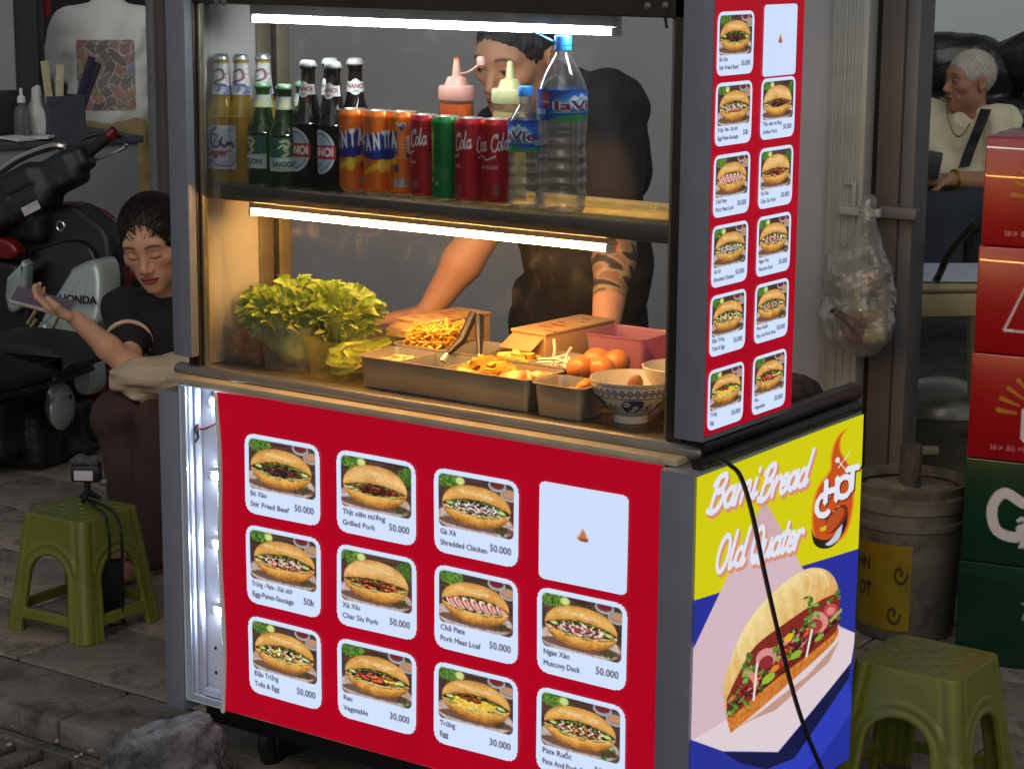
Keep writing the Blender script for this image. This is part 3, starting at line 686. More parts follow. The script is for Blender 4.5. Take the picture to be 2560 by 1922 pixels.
for c in range(2):
    for (i, r_) in SIDE[c]:
        cy, cz = (.066, .212)[c], (1.457, 1.347, 1.234, 1.122, 1.01, .889)[r_]
        cw, chh, mm = (.116, .099, mk) if MENU[i] else (.112, .115, mk2)
        fn = lambda U, Q: np.stack([0*U+XU+.0012, cy+(U-.5)*cw, cz+(.5-Q)*chh], -1)
        link('menu_card', canvas_mesh('menu_card', prints[i], BL, fn, mm), ub)

# ---------------------------------------------------------------- script lettering as pen strokes
def arc(cx, cy, rx, ry, a0, a1, n=14):
    t = np.radians(np.linspace(a0, a1, n)); return [(cx+rx*cos(q), cy+ry*sin(q)) for q in t]
GL = {
 'a': (1.0, [arc(.42, .48, .36, .48, 50, 400), [(.8, .98), (.76, .3), (.86, .02), (1.05, .2)]]),
 'd': (1.0, [arc(.42, .48, .36, .48, 50, 400), [(.9, 1.95), (.76, .3), (.86, .02), (1.05, .2)]]),
 'm': (1.5, [[(.12, .98), (.08, 0)], [(.1, .55), (.3, .95), (.55, .95), (.62, .7), (.58, 0)], [(.6, .55), (.82, .95), (1.1, .95), (1.15, .7), (1.12, .2), (1.25, .0), (1.5, .2)]]),
 'i': (.5, [[(.15, .98), (.1, .25), (.22, .0), (.48, .2)], [(.24, 1.45), (.25, 1.5)]]),
 'r': (.72, [[(.12, .98), (.08, 0)], [(.1, .5), (.3, .9), (.55, .98), (.7, .85)]]),
 'e': (.85, [[(.08, .45), (.5, .5), (.72, .7), (.6, .95), (.35, .95), (.1, .6), (.1, .3), (.3, .0), (.6, .02), (.9, .3)]]),
 'l': (.5, [[(.2, 1.95), (.1, .3), (.22, .0), (.48, .2)]]),
 't': (.6, [[(.3, 1.65), (.18, .3), (.3, .0), (.6, .2)], [(-.05, 1.05), (.6, 1.1)]]),
 'u': (1.0, [[(.12, .98), (.06, .35), (.2, .02), (.45, .05), (.72, .5), (.8, .98), (.74, .3), (.84, .02), (1.02, .2)]]),
 'o': (.8, [arc(.4, .48, .36, .48, 90, 460), [(.45, .95), (.8, .85)]]),
 'c': (.72, [arc(.42, .48, .36, .48, 50, 310)]),
 'C': (1.25, [arc(.75, .85, .7, .95, 40, 320, 20), [(1.25, 1.4), (1.15, 1.85), (.8, 1.5)]]),
 'B': (1.25, [[(.3, 1.75), (.1, .0)], [(.0, 1.45), (.35, 1.8), (.85, 1.85), (1.0, 1.5), (.8, 1.1), (.4, .98)], [(.4, .98), (.95, .95), (1.05, .5), (.8, .05), (.35, -.08), (-.1, .05)]]),
 'O': (1.3, [arc(.62, .9, .52, .98, 90, 460, 22)]),
 'Q': (1.3, [arc(.62, .9, .52, .98, 90, 460, 22), [(.25, .15), (.6, .25), (1.2, -.2)]]),
 '-': (.5, [[(.05, .5), (.4, .5)]]), ' ': (.55, []),
}
def script(cv, s, org, right, up, wd, col, tf=lambda p: p, track=.08, al=1.):
    x = 0.
    for chh in s:
        w, st = GL[chh]
        for q in st:
            q = smoothpath(q, 4) if len(q) > 2 else np.array(q, float)
            pts = [tf((org[0]+(x+a)*right[0]+b*up[0], org[1]+(x+a)*right[1]+b*up[1])) for a, b in q]
            cv.stroke(pts, wd, col, al)
        x += w+track
    return x
# ---------------------------------------------------------------- side banner: yellow, blue, baguette
SW, SH = 400, 440
SY0, SY1, SZ1, SZ0 = -.029, .564, .772, .108
def s2c(u, v):
    p = at(u, v, x=XS); return ((p[1]-SY0)/(SY1-SY0)*SW, (SZ1-p[2])/(SZ1-SZ0)*SH)
zd = lambda zx, zy: s2c(1400+.49*zx, 846.8+.49*zy)
cv = Cv(SW, SH, (222, 214, 0), 2)
n1 = vnoise(SH*2, SW*2, 60, 5)
pl = lambda pts, c, al=1.: cv.poly([zd(*q) for q in pts], c, al)
pl([(150, 932), (205, 915), (920, 690), (1000, 665), (1000, 1900), (150, 1900)], (34, 48, 158))
pl([(508, 478), (540, 520), (680, 775), (840, 1030), (912, 1062), (890, 1190), (570, 1583), (330, 1580), (150, 1515), (150, 1200), (205, 1110), (440, 610)], (222, 192, 204))
pl([(505, 480), (540, 520), (612, 655), (400, 700), (440, 610)], (216, 176, 178), .8)
pl([(345, 1440), (480, 1400), (700, 1210), (840, 1040), (912, 1062), (890, 1190), (570, 1583), (330, 1580), (190, 1530)], (234, 216, 222))
pl([(330, 1583), (572, 1586), (888, 1192), (880, 1260), (640, 1610), (520, 1660), (400, 1630)], (14, 18, 70))
pl([(880, 1260), (640, 1610), (520, 1660), (620, 1720), (760, 1600), (900, 1400)], (44, 62, 190))
pl([(360, 1500), (480, 1420), (700, 1245), (840, 1090), (790, 1190), (700, 1270), (560, 1400), (460, 1440)], (196, 140, 120), .8)
crust = [zd(*q) for q in smoothpath([(345, 1440), (328, 1300), (350, 1215), (410, 1060), (500, 935), (600, 840), (700, 778), (780, 783), (825, 835), (834, 905), (825, 1000), (810, 1080), (640, 1255), (480, 1400), (362, 1498)], 6)]
w = cv.win(*np.min(crust, 0), *np.max(crust, 0)); m_ = cv.inpoly(np.array(crust), w)
tx = vnoise(SH*2, SW*2, 14, 8)[w]; t2 = vnoise(SH*2, SW*2, 5, 9)[w]
g_ = vnoise(SH*2, SW*2, 90, 31)[w]; t3 = vnoise(SH*2, SW*2, 2.5, 33)[w]; yy_ = cv.yy[w]; xx_ = cv.xx[w]; cp = np.array(crust); ax0 = zd(345, 1440); ax1 = zd(834, 905); dv = np.array(ax1)-np.array(ax0); nn = np.array([dv[1], -dv[0]])/np.hypot(*dv); hh = ((xx_-ax0[0])*nn[0]+(yy_-ax0[1])*nn[1]); hh = hh/max(hh[m_].max(), 1); along = ((xx_-ax0[0])*dv[0]+(yy_-ax0[1])*dv[1])/np.hypot(*dv); fl = .5+.5*np.sin(along*.22+3*g_+.08*hh*40); mixb = np.clip(.30+.75*hh+.22*(tx-.5)+.14*(t2-.5)+.12*(fl-.5)+.12*(t3-.5)+.2*(g_-.5), 0, 1)[..., None]; base = np.array([206, 128, 42.])*(1-mixb)+np.array([252, 228, 160.])*mixb
cv.a[w] = np.where(m_[..., None], base, cv.a[w])
for q in ([(560, 900), (600, 845), (650, 850)], [(640, 830), (690, 800), (720, 830), (700, 900)], [(440, 1020), (480, 960), (540, 920)], [(720, 790), (770, 800), (790, 850)]):
    cv.stroke([zd(*k) for k in smoothpath(q, 5)], 3.6, (250, 230, 170), .7)
pl(smoothpath([(345, 1350), (400, 1235), (470, 1120), (600, 1020), (740, 925), (832, 890), (838, 960), (828, 1040), (790, 1090), (640, 1205), (500, 1315), (372, 1425), (345, 1420)], 4), (134, 40, 30))
bb = [zd(*q) for q in smoothpath([(345, 1430), (372, 1425), (500, 1318), (640, 1208), (800, 1075), (832, 1040), (812, 1100), (640, 1262), (480, 1405), (362, 1500)], 5)]
w = cv.win(*np.min(bb, 0), *np.max(bb, 0)); m_ = cv.inpoly(np.array(bb), w); tx = vnoise(SH*2, SW*2, 6, 18)[w]
cv.a[w] = np.where(m_[..., None], np.stack([190+44*tx, 102+44*tx, 34+24*tx], -1), cv.a[w])
rr = np.random.default_rng(5)
def zblob(cx, cy, rx, ry, an, c, al=1.):
    t = np.linspace(0, 2*pi, 14, endpoint=False)
    cv.poly([zd(cx+rx*cos(k)*cos(an)-ry*sin(k)*sin(an), cy+rx*cos(k)*sin(an)+ry*sin(k)*cos(an)) for k in t], c, al)
for _ in range(330):
    t = rr.random(); px = 365+t*455; py = 1375-t*385+rr.uniform(-95, 45)*(.35+.65*sin(pi*t))
    c_ = [(160, 34, 34), (196, 60, 44), (120, 22, 26), (88, 120, 36), (214, 96, 36), (60, 84, 26), (214, 120, 120), (70, 18, 18)][rr.integers(8)]
    s_ = rr.uniform(9, 30); q_ = rr.uniform(5, 11); an_ = -.75+rr.normal()*.35; zblob(px+2, py+5, s_, q_, an_, (64, 16, 14)); zblob(px, py, s_, q_, an_, c_); zblob(px-2, py-3, s_*.5, q_*.35, an_, tuple(min(255, k+40) for k in c_))
for (px, py, a_, b_, c_) in ((520, 1170, 50, 40, (226, 150, 146)), (520, 1190, 36, 26, (150, 40, 50)), (745, 1010, 46, 44, (226, 146, 140)), (735, 1025, 30, 28, (168, 60, 60)), (800, 960, 34, 28, (206, 70, 80)), (800, 962, 20, 16, (226, 140, 140)), (450, 1260, 30, 46, (220, 150, 120)), (440, 1275, 16, 32, (140, 40, 40)),
                            (650, 1155, 30, 14, (150, 190, 50)), (530, 1260, 36, 16, (160, 196, 60)), (750, 1080, 26, 10, (140, 180, 60)), (560, 1215, 20, 12, (236, 140, 40)), (620, 1080, 26, 14, (240, 190, 40))):
    zblob(px, py, a_, b_, -.7, c_)
for (px, py) in ((715, 930), (700, 985), (735, 970), (710, 1020), (440, 1180), (425, 1215), (455, 1215), (430, 1250), (640, 1080), (560, 1140), (370, 1400), (820, 915), (385, 1370), (425, 1370)):
    for _ in range(5): zblob(px+rr.normal()*13, py+rr.normal()*13, rr.uniform(6, 16), rr.uniform(5, 10), rr.uniform(0, 3), [(96, 146, 50), (70, 120, 40), (130, 180, 80)][rr.integers(3)])
for q in ([(718, 1050), (695, 1160)], [(480, 1200), (465, 1350)]): cv.stroke([zd(*k) for k in q], 5.5, (240, 232, 226))
cv.stroke([zd(845, 960), zd(800, 1005)], 5, (160, 190, 90))
# lettering with its salmon drop edge
TF = lambda p: zd(*p)
for off, c_, wd in (((7, 12), (226, 150, 120), 8.6), ((0, 0), (236, 240, 255), 6.8)):
    script(cv, 'Bami', (262+off[0], 528+off[1]), (49, -16), (20, -82), wd, c_, TF, .02)
    script(cv, 'Bread', (485+off[0], 475+off[1]), (43, -14), (20, -78), wd, c_, TF, .02)
    script(cv, 'Old', (285+off[0], 790+off[1]), (45, -12), (18, -80), wd, c_, TF, .06)
    script(cv, 'Quater', (440+off[0], 750+off[1]), (41, -12), (18, -78), wd, c_, TF, .03)
# flame emblem
pl(smoothpath([(800, 340), (805, 270), (830, 200), (878, 158), (850, 200), (848, 260), (870, 300), (890, 340), (905, 430), (895, 540), (865, 630), (800, 680), (740, 660), (720, 600), (722, 500), (745, 420), (780, 370), (800, 340)], 5), (236, 150, 24))
pl(smoothpath([(806, 345), (812, 270), (835, 205), (872, 165), (844, 205), (842, 262), (864, 303), (884, 345), (897, 430), (888, 540), (858, 625), (800, 670), (745, 650), (728, 600), (730, 500), (752, 425), (786, 375), (806, 345)], 5), (206, 84, 22))
pl(smoothpath([(716, 600), (735, 640), (790, 650), (840, 600), (872, 520), (868, 590), (820, 670), (770, 690), (730, 668), (716, 600)], 4), (30, 26, 28))
pl(smoothpath([(775, 672), (810, 640), (850, 575), (840, 640), (800, 675), (775, 672)], 4), (206, 214, 226))
zblob(825, 560, 34, 75, .6, (120, 44, 18)); zblob(818, 565, 24, 68, .6, (190, 80, 30))
pl([(755, 600), (785, 585), (780, 610), (757, 614)], (230, 190, 30))
for (px, py, r_) in ((790, 520, 7), (815, 525, 5), (835, 505, 5)): zblob(px, py, r_, r_, 0, (226, 130, 40))
for s_, x, y, h_ in (('C', 728, 560, 108), ('H', 766, 495, 108), ('O', 818, 478, 104), ('T', 862, 440, 108)):
    v_, t_ = text_tris(s_, .05); sc_ = h_/.72
    for dx, c_ in ((6, (120, 40, 20)), (0, (238, 242, 255))):
        vv = np.array([zd(x+dx+a*sc_*.66+b*sc_*.06, y+dx-b*sc_-a*sc_*.18) for a, b in v_]); cv.tris(vv, t_, c_)
cv.stroke([zd(832, 300), zd(868, 345)], 1.6, (240, 240, 250)); cv.stroke([zd(885, 265), zd(835, 335)], 1.6, (240, 240, 250)); zblob(832, 300, 9, 13, .5, (240, 240, 250))
fn = lambda U, Q: np.stack([XS+.0010*np.sin(U*7+Q*3)+.0012, SY0+U*(SY1-SY0), SZ1-Q*(SZ1-SZ0)], -1)
sb = link('side_banner', canvas_mesh('side_banner', cv, backlit('backlit_side', .88), fn), slb)
sb['label'] = 'backlit yellow and blue banner with a filled baguette'
# power cable hanging down over the side banner
pc = [at(1545, 985, x=XS+.004), at(1575, 1003, x=XS+.008), at(1600, 1030, x=XS+.012), at(1625, 1110, x=XS+.01), at(1650, 1230, x=XS+.01), at(1682, 1370, x=XS+.012), at(1715, 1500, x=XS+.014), at(1745, 1590, x=XS+.016), at(1775, 1660, x=XS+.022), at(1800, 1720, x=XS+.05)]
tag(MB().tube(smoothpath(pc, 8), .0042, 8).build('power_cable', MT['black']), 'black power cable hanging down across the yellow and blue banner', 'cable')
# ================================================================ buildings behind
FY = 1.9
wall_m = mat('grey_wall_paint', rgb(172, 174, 178), .6, .0, .09, 2.2, .08, 260, wear=((.2, .2, .21, 1), 30, .7, .6))
sw = thing('shop_wall', 'smooth dark grey shop wall behind the cart, with scuffed paint', 'wall', (0, FY, 0))
for x0, x1 in ((-1.868, .404),): boxo('wall_panel', (x0, 0, 0), (x1, .08, 3.2), wall_m, sw, bev=.003)
pf = mat('frame_paint', rgb(172, 176, 168), .45, .1, .07, 12, .05, wear=((.25, .25, .23, 1), 14, .62, .5))
df = thing('door_frame', 'pale ridged metal door frame between the grey wall and the shop opening', 'door frame', (0, FY, 0))
boxo('jamb', (.407, -.03, 0), (.433, .06, 3.2), pf, df, bev=.004); boxo('jamb', (.436, -.045, 0), (.514, .06, 3.2), pf, df, bev=.006)
for x in (.455, .475, .495): boxo('ridge', (x-.0035, -.0495, .02), (x+.0035, -.0455, 3.18), pf, df, bev=.0015)
for x in (.418,): boxo('ridge', (x-.003, -.034, .02), (x+.003, -.0305, 3.18), pf, df, bev=.0015)
boxo('gap', (.5145, .0, 0), (.534, .05, 3.2), mat('gap_black', (.008, .008, .008, 1), .9), df, bev=0)
hd = boxo('latch_bar', (.465, -.075, .958), (.575, -.055, .98), pf, df, bev=.004); boxo('latch_plate', (.493, -.062, .975), (.503, -.0505, 1.035), pf, df, bev=.002); boxo('latch_plate', (.468, -.06, 1.03), (.503, -.0508, 1.037), pf, df, bev=.002)
pl_ = thing('wall_post', 'dark grey post at the left jamb of the shop opening', 'post', (0, FY, 0))
boxo('shaft', (.535, -.02, 0), (.597, .07, 3.2), mat('post_taupe', rgb(92, 86, 82), .55, .1, .08, 8), pl_, bev=.004); boxo('shaft_face', (.598, -.012, 0), (.633, .07, 3.2), mat('post_slate', rgb(108, 108, 108), .5, .1, .08, 8), pl_, bev=.003)
boxo('rail_stub', (.56, -.05, .955), (.66, -.021, .985), mat('post_slate', rgb(108, 108, 108), .5), pl_, bev=.006)
lp = thing('corner_post', 'tall grey metal post at the left end of the shop wall', 'post', (0, FY, 0))
boxo('shaft', (-1.93, -.03, 0), (-1.9, .06, 3.2), mat('post_grey2', rgb(120, 122, 126), .45, .2, .1, 9), lp, bev=.004); boxo('shaft', (-1.899, -.02, 0), (-1.871, .06, 3.2), mat('post_taupe', rgb(92, 86, 82), .55), lp, bev=.003)
ib = tag(boxo('back_wall', (-3.2, 6.9, 0), (4, 7.0, 4), mat('pale_blue_wall', rgb(226, 236, 240), .6, 0, .04, 2, .03), bev=0), 'pale blue-grey back wall of the lit shop', 'wall')
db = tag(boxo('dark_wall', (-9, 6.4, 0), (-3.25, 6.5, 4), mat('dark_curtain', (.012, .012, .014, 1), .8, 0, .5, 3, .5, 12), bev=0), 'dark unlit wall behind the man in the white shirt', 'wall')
lw_ = thing('pillar', 'light grey pillar at the left edge of the picture', 'pillar', tuple(dist_at(0, 120, 10.4)*V(1, 1, 0)))
pz = lw_.location
boxo('shaft', (-.40, -.06, 0), (.085, .1, 3), mat('pillar_grey', rgb(150, 152, 156), .6, 0, .06, 3), lw_, bev=.01, rot=rotm('Z', .6), piv=(0, 0, 0))
boxo('edge_strip', (.087, -.05, 0), (.19, .08, 3), mat('pillar_dark', rgb(38, 44, 42), .6), lw_, bev=.005, rot=rotm('Z', .6), piv=(0, 0, 0))
# red paper and small notes hung in the dark room
p = dist_at(88, 10, 10.5); o = boxo('red_notice', (-.045, 0, -.06), (.045, .004, .07), mat('red_paper', rgb(150, 40, 36), .7), bev=0); o.location = p; o.rotation_euler = (0, 0, .6); tag(o, 'small red notice hanging in the dark room at top left', 'notice')
p = dist_at(82, 56, 10.5); o = boxo('tag_note', (-.018, 0, -.035), (.018, .004, .035), mat('paper', rgb(150, 150, 145), .7), bev=0); o.location = p; o.rotation_euler = (0, 0, .6); tag(o, 'tiny pale tag hanging below the red notice', 'tag')

# counter with its clutter at the far left
ct = thing('service_counter', 'grey counter table with dark top behind the motorbike', 'counter', (0, 0, 0))
a0 = dist_at(-40, 300, 9.3); a1 = dist_at(311, 308, 9.6); a0[2] = a1[2] = .765
dx = (a1-a0); dx[2] = 0; Lc = np.linalg.norm(dx); dx /= Lc; rzc = math.atan2(dx[1], dx[0]); ct.location = (a0[0], a0[1], 0); ct.rotation_euler = (0, 0, rzc)
boxo('table_top', (0, 0, .735), (Lc, .6, .765), mat('counter_top', rgb(70, 72, 78), .5, 0, .15, 10), ct)
boxo('front_panel', (.02, .02, .0), (Lc-.02, .04, .734), mat('counter_panel', rgb(126, 130, 134), .6, 0, .08, 4), ct)
def on_counter(u, depth=.12, z=.765):
    p = dist_at(u, 300, 9.5); s_ = float(np.dot((p-a0)[:2], dx[:2])); n_ = np.array([-dx[1], dx[0], 0]); q = a0+dx*s_+n_*depth; q[2] = z; return q
sp = thing('spray_bottle', 'clear spray bottle with white nozzle on the far counter', 'bottle', on_counter(49)); 
MB().lathe([(0, 0), (.034, 0), (.036, .01), (.036, .11), (.028, .135), (.015, .145), (.015, .155), (0, .155)], 16, cap=False).build('body', glassy('spray_clear', (.8, .85, .85), (.5, .55, .55), .05, 1., haze=.25), sp)
MB().lathe([(0, .155), (.019, .155), (.017, .178), (.008, .185), (.007, .215), (0, .216)], 12, cap=False).build('nozzle', MT['white_plastic'], sp)
S = SDF((-.09, -.06, -.01), (.09, .06, .25), .006); S.box((0, 0, .06), (.06, .035, .065), None, .03, .02); S.cap((0, 0, .1), (-.01, 0, .2), .045, .02, .03); S.wob(.006, 45, 2)
o = sobj('paper_bag', S, mat('bag_white', rgb(205, 208, 205), .7, 0, .06, 20)); o.location = on_counter(100, .16); tag(o, 'crumpled white paper bag on the far counter', 'bag')
cup = thing('utensil_cup', 'dark square cup holding bamboo sticks on the far counter', 'cup', on_counter(148, .1), rzc)
b_ = MB(); b_.box((-.08, -.06, 0), (.08, -.05, .18)); b_.box((-.08, .05, 0), (.08, .06, .18)); b_.box((-.08, -.05, 0), (-.07, .05, .18)); b_.box((.07, -.05, 0), (.08, .05, .18)); b_.box((-.07, -.05, 0), (.07, .05, .01)); b_.build('body', mat('cup_slate', rgb(74, 74, 84), .5), cup)
for i, (x, t, l_, c_) in enumerate(((-.05, -.1, .33, rgb(196, 186, 150)), (-.02, .05, .31, rgb(206, 196, 164)), (.03, .35, .36, rgb(52, 40, 72)), (.05, .42, .34, rgb(60, 48, 70)), (.0, -.02, .26, rgb(160, 190, 160)))):
    boxo('stick', (x-.017, -.02+.01*i, .02), (x+.017, -.012+.01*i, l_), mat('stick_%d' % i, c_, .6), cup, rot=rotm('Y', t), piv=(x, 0, .02), bev=.002)
bk = boxo('black_case', (-.13, -.06, 0), (.1, .06, .2), mat('case_black', rgb(34, 36, 38), .5), bev=.01); bk.location = on_counter(8, .2); bk.rotation_euler = (0, 0, rzc); tag(bk, 'black case at the left end of the far counter', 'case')
for i, u in enumerate((20, 72)):
    nb = MB(); nb.box((-.06, -.05, 0), (.06, .05, .01), 0, rot=rotm('Y', .05*(-1)**i)); o = nb.build('napkin', mat('napkin_white', rgb(210, 214, 214), .8)); o.location = on_counter(u, .05, .772); o.rotation_euler = (0, 0, .5*i); tag(o, ['folded white napkin beside the black case on the far counter', 'folded white napkin before the paper bag on the far counter'][i], 'napkin', 'napkins on the far counter')
# potted greenery low behind the bike
r_ = np.random.default_rng(4); b_ = MB()
for _ in range(140):
    c = r_.normal(size=3)*V(.1, .08, .07)+V(0, 0, .36); a = r_.normal(size=3); a /= np.linalg.norm(a); u_ = np.cross(a, r_.normal(size=3)); u_ /= np.linalg.norm(u_)
    b_.add([c, c+u_*.018+a*.02, c+a*.06, c-u_*.018+a*.02], [[0, 1, 2, 3]])
pp = dist_at(236, 470, 8.4); pt = thing('potted_plant', 'small leafy plant in a pot behind the seated woman', 'plant', (pp[0], pp[1], 0))
b_.build('leaves', mat('leaf_green', rgb(70, 92, 44), .5, 0, .4, 20), pt); MB().lathe([(0, 0), (.09, 0), (.12, .28), (.11, .29), (0, .27)], 18, cap=False).build('pot', mat('pot_grey', rgb(120, 112, 100), .7), pt)

# ---------------------------------------------------------------- right: cartons, bucket, bar stool, bin, bag
def carton(i, base, z0, ang, col, seed, label, draw):
    w_, d_, h_ = .40, .26, .2385
    t = thing('beer_carton', label, 'carton', (base[0], base[1], z0), ang, 'beer cartons stacked by the shop door')
    m_ = mat('carton_%d' % i, col, .35, 0, .08, 8, .03, 120, coat=.3)
    boxo('box', (0, 0, 0), (w_, d_, h_), m_, t, bev=.004); 
    boxo('tape_seam', (.002, d_/2-.03, h_-.0005), (w_-.002, d_/2+.03, h_+.0008), m_, t, bev=0)
    cvx = Cv(132, 78, tuple(np.clip((np.array(col[:3]))**(1/2.2)*255, 0, 255)), 2); draw(cvx)
    c = cvx.out(); bgc = lin(np.clip((np.array(col[:3]))**(1/2.2)*255, 0, 255)); mk_ = np.abs(c-bgc).sum(-1) > .004
    from_ = mk_.copy()
    for ax_ in (0, 1):
        for s_ in (-1, 1): from_ |= np.roll(mk_, s_, ax_)
    link('print', canvas_mesh('print', c, printed('carton_print', .4, coat=.3), lambda U, Q: np.stack([U*w_, 0*U-.0012, h_*(1-Q)], -1), from_), t)
    return t
WHT = (206, 206, 210); GLD = (176, 122, 34)
def rays(cv, cx, cy, r0, r1, n, a0_, a1_):
    for k in range(n):
        a = a0_+(a1_-a0_)*k/(n-1); cv.poly([(cx+r0*cos(a-.035), cy-r0*sin(a-.035)*.9), (cx+r1*cos(a-.05), cy-r1*sin(a-.05)*.9), (cx+r1*cos(a+.05), cy-r1*sin(a+.05)*.9), (cx+r0*cos(a+.035), cy-r0*sin(a+.035)*.9)], GLD)
def shield(cv, cx, cy, s_):
    cv.poly([(cx-s_, cy-s_*.6), (cx+s_, cy-s_*.6), (cx+s_, cy+s_*.35), (cx+s_*.6, cy+s_*.75), (cx-s_*.6, cy+s_*.75), (cx-s_, cy+s_*.35)], WHT)
def d0(cv): rays(cv, 60, 44, 24, 40, 12, .2, pi-.1); shield(cv, 62, 52, 23); cv.text('BUD', 43, 58, 12, (24, 24, 30), .05); cv.text('20 X 355 ML', 17, 70, 3.6, (190, 150, 150), .01)
def d1(cv):
    for a, b in (((22, 60), (40, 18)), ((40, 18), (110, 30)), ((110, 30), (118, 62)), ((118, 62), (22, 60))): cv.stroke([a, b], 1.8, WHT)
    cv.text('Budweiser', 36, 46, 13, WHT, .0, shear=.35, wid=70, ang=-.1)
def d2(cv): rays(cv, 60, 44, 24, 40, 12, .2, pi-.1); shield(cv, 62, 52, 23); cv.text('BUD', 43, 58, 13, (24, 24, 30), .05); cv.text('20 X 355 ML', 17, 70, 3.6, (190, 150, 150), .01)
def d3(cv):
    p_ = smoothpath([(44, 30), (30, 24), (22, 36), (26, 52), (40, 56), (48, 50)], 8); cv.stroke(p_, 8, WHT); cv.text('arlsberg', 40, 52, 17, WHT, .03, wid=80); cv.poly([(48, 50), (60, 62), (42, 64)], WHT)
def d4(cv): cv.text('Tr', 44, 40, 14, (150, 160, 160), .0, shear=.3); cv.text('Ki', 52, 58, 11, (110, 120, 140), .0, shear=.3)
RED = rgb(146, 12, 22); GRN = rgb(6, 52, 34)
dirb = math.radians(11)
b0 = at(2060, 1425, z=0); zb = 0
for i, (dr, col, lab, uu) in enumerate(((d4, GRN, 'dark green beer carton at the bottom of the stack, on the pavement', 2060), (d3, GRN, 'green beer carton with white lettering, second from the bottom of the stack', 2076), (d2, RED, 'red beer carton with gold rays resting on the green cartons', 2092), (d1, RED, 'red beer carton with a white outlined bow-tie emblem, second from the top', 2099), (d0, RED, 'topmost red beer carton of the stack, open at the top', 2112))):
    off = np.array([cos(dirb), sin(dirb), 0])*[0, .004, .006, .009, .013][i]
    carton(2 if i < 2 else 5 if i == 9 else 1, b0+off, zb, dirb+[0, .01, -.01, .012, -.008][i], col, i, lab, dr); zb += .2405
# dark bottle tops poking out of the topmost carton
top = b0+np.array([cos(dirb), sin(dirb), 0])*.06
for i in range(5):
    q = top+np.array([cos(dirb), sin(dirb), 0])*(.15+.035*i)+np.array([-sin(dirb), cos(dirb), 0])*(.05+.05*(i % 2))
    o = MB().lathe([(0, 0), (.013, 0), (.013, .03), (.011, .045), (0, .046)], 12, cap=False).build('bottle_top', MT['black']); o.location = (q[0], q[1], zb-.004); tag(o, 'black bottle top standing out of the topmost red carton', 'bottle', 'bottle tops in the open carton')
# bucket with a cement-set post stub
bc = at(1975, 1040, z=.37)+V(-.02, .02, 0)
bk = thing('cement_bucket', 'old grey plastic bucket filled with cement, post stub in its centre', 'bucket', (bc[0], bc[1], 0))
bm_ = mat('bucket_plastic', rgb(104, 100, 90), .55, 0, .2, 10, .1, 60, wear=((.06, .055, .04, 1), 9, .5, .8))
MB().lathe([(0, .004), (.112, .0), (.118, .01), (.132, .27), (.138, .272), (.138, .285), (.133, .288), (.134, .312), (.141, .314), (.141, .345), (.136, .35), (.139, .372), (.134, .374), (.131, .362), (.129, .35)], 40, cap=False).build('body', bm_, bk)
S = SDF((-.14, -.14, .3), (.14, .14, .38), .005); S.ell((0, 0, .335), (.131, .131, .022), None, .01); S.wob(.003, 60, 5)
sobj('cement', S, mat('cement', (.16, .145, .12, 1), .9, 0, .35, 18, .8, 80), bk)
MB().tube([(0, 0, .33), (0, 0, .452)], .026, 16).build('post_stub', mat('stub', (.07, .06, .05, 1), .8, 0, .4, 20, .5), bk)
cvb = Cv(70, 60, (140, 116, 16), 2)
cvb.text('HN', 6, 20, 9, (40, 36, 30), .04); cvb.text('OT', 8, 38, 9, (40, 36, 30), .04)
for (cx, cy, r_) in ((58, 20, 8), (52, 48, 8)):
    cvb.stroke([(cx+r_*(1-.06*k)*cos(k*.5), cy+r_*(1-.06*k)*sin(k*.5)) for k in range(15)], 2.4, (60, 50, 20))
ang0 = math.atan2(CAM[1]-bc[1], CAM[0]-bc[0])
link('sticker', canvas_mesh('sticker', cvb, printed('sticker_print', .5, var=.25, vscale=12), lambda U, Q: np.stack([(.1198+.0125*(1-Q)*.8+.001)*np.cos(ang0-1.15+U*1.25), (.1198+.0125*(1-Q)*.8+.001)*np.sin(ang0-1.15+U*1.25), .03+.21*(1-Q)], -1), None, True), bk)
# bar stool inside the opening
bs = at(2045, 603, z=.74); st = thing('bar_stool', 'cream metal bar stool with splayed legs just inside the opening', 'stool', (bs[0]-.05, bs[1]+.06, 0), .75)
cream = mat('cream_metal', rgb(186, 174, 132), .45, .1, .1, 10, .05, wear=((.2, .16, .08, 1), 9, .58, .6))
boxo('seat', (-.17, -.17, .715), (.17, .17, .74), cream, st, bev=.015, seg=3)
for sx in (-1, 1):
    for sy in (-1, 1):
        l_ = MB(); l_.tube([(sx*.15, sy*.15, .715), (sx*.215, sy*.215, 0)], [.022, .017], 8); l_.build('leg', cream, st)
for s_ in (-1, 1):
    boxo('stretcher', (-.19, s_*.18-.008, .2), (.19, s_*.18+.008, .225), cream, st); boxo('stretcher', (s_*.18-.008, -.19, .25), (s_*.18+.008, .19, .275), cream, st)
boxo('apron', (-.165, -.165, .655), (.165, -.155, .7145), cream, st); boxo('apron', (.155, -.1545, .655), (.165, .165, .7145), cream, st)
o = boxo('paper_sheet', (-.16, -.15, .7435), (.16, .16, .748), mat('sheet_pale', rgb(200, 210, 222), .5), bev=.001); o.location = (bs[0]-.05, bs[1]+.06, 0); o.rotation_euler = (0, 0, .65); tag(o, 'pale sheet lying on the cream bar stool', 'paper')
q0 = at(2020, 610, z=.752); q1 = at(2052, 545, z=.86); q2 = at(2108, 478, z=.98)
tag(MB().tube(smoothpath([q0, q0+V(.01, 0, .02), (q0+q1)/2, q1, q2], 6), .010, 8).build('black_strap', MT['black']), 'thin black strap rising from the pale sheet on the bar stool', 'strap')
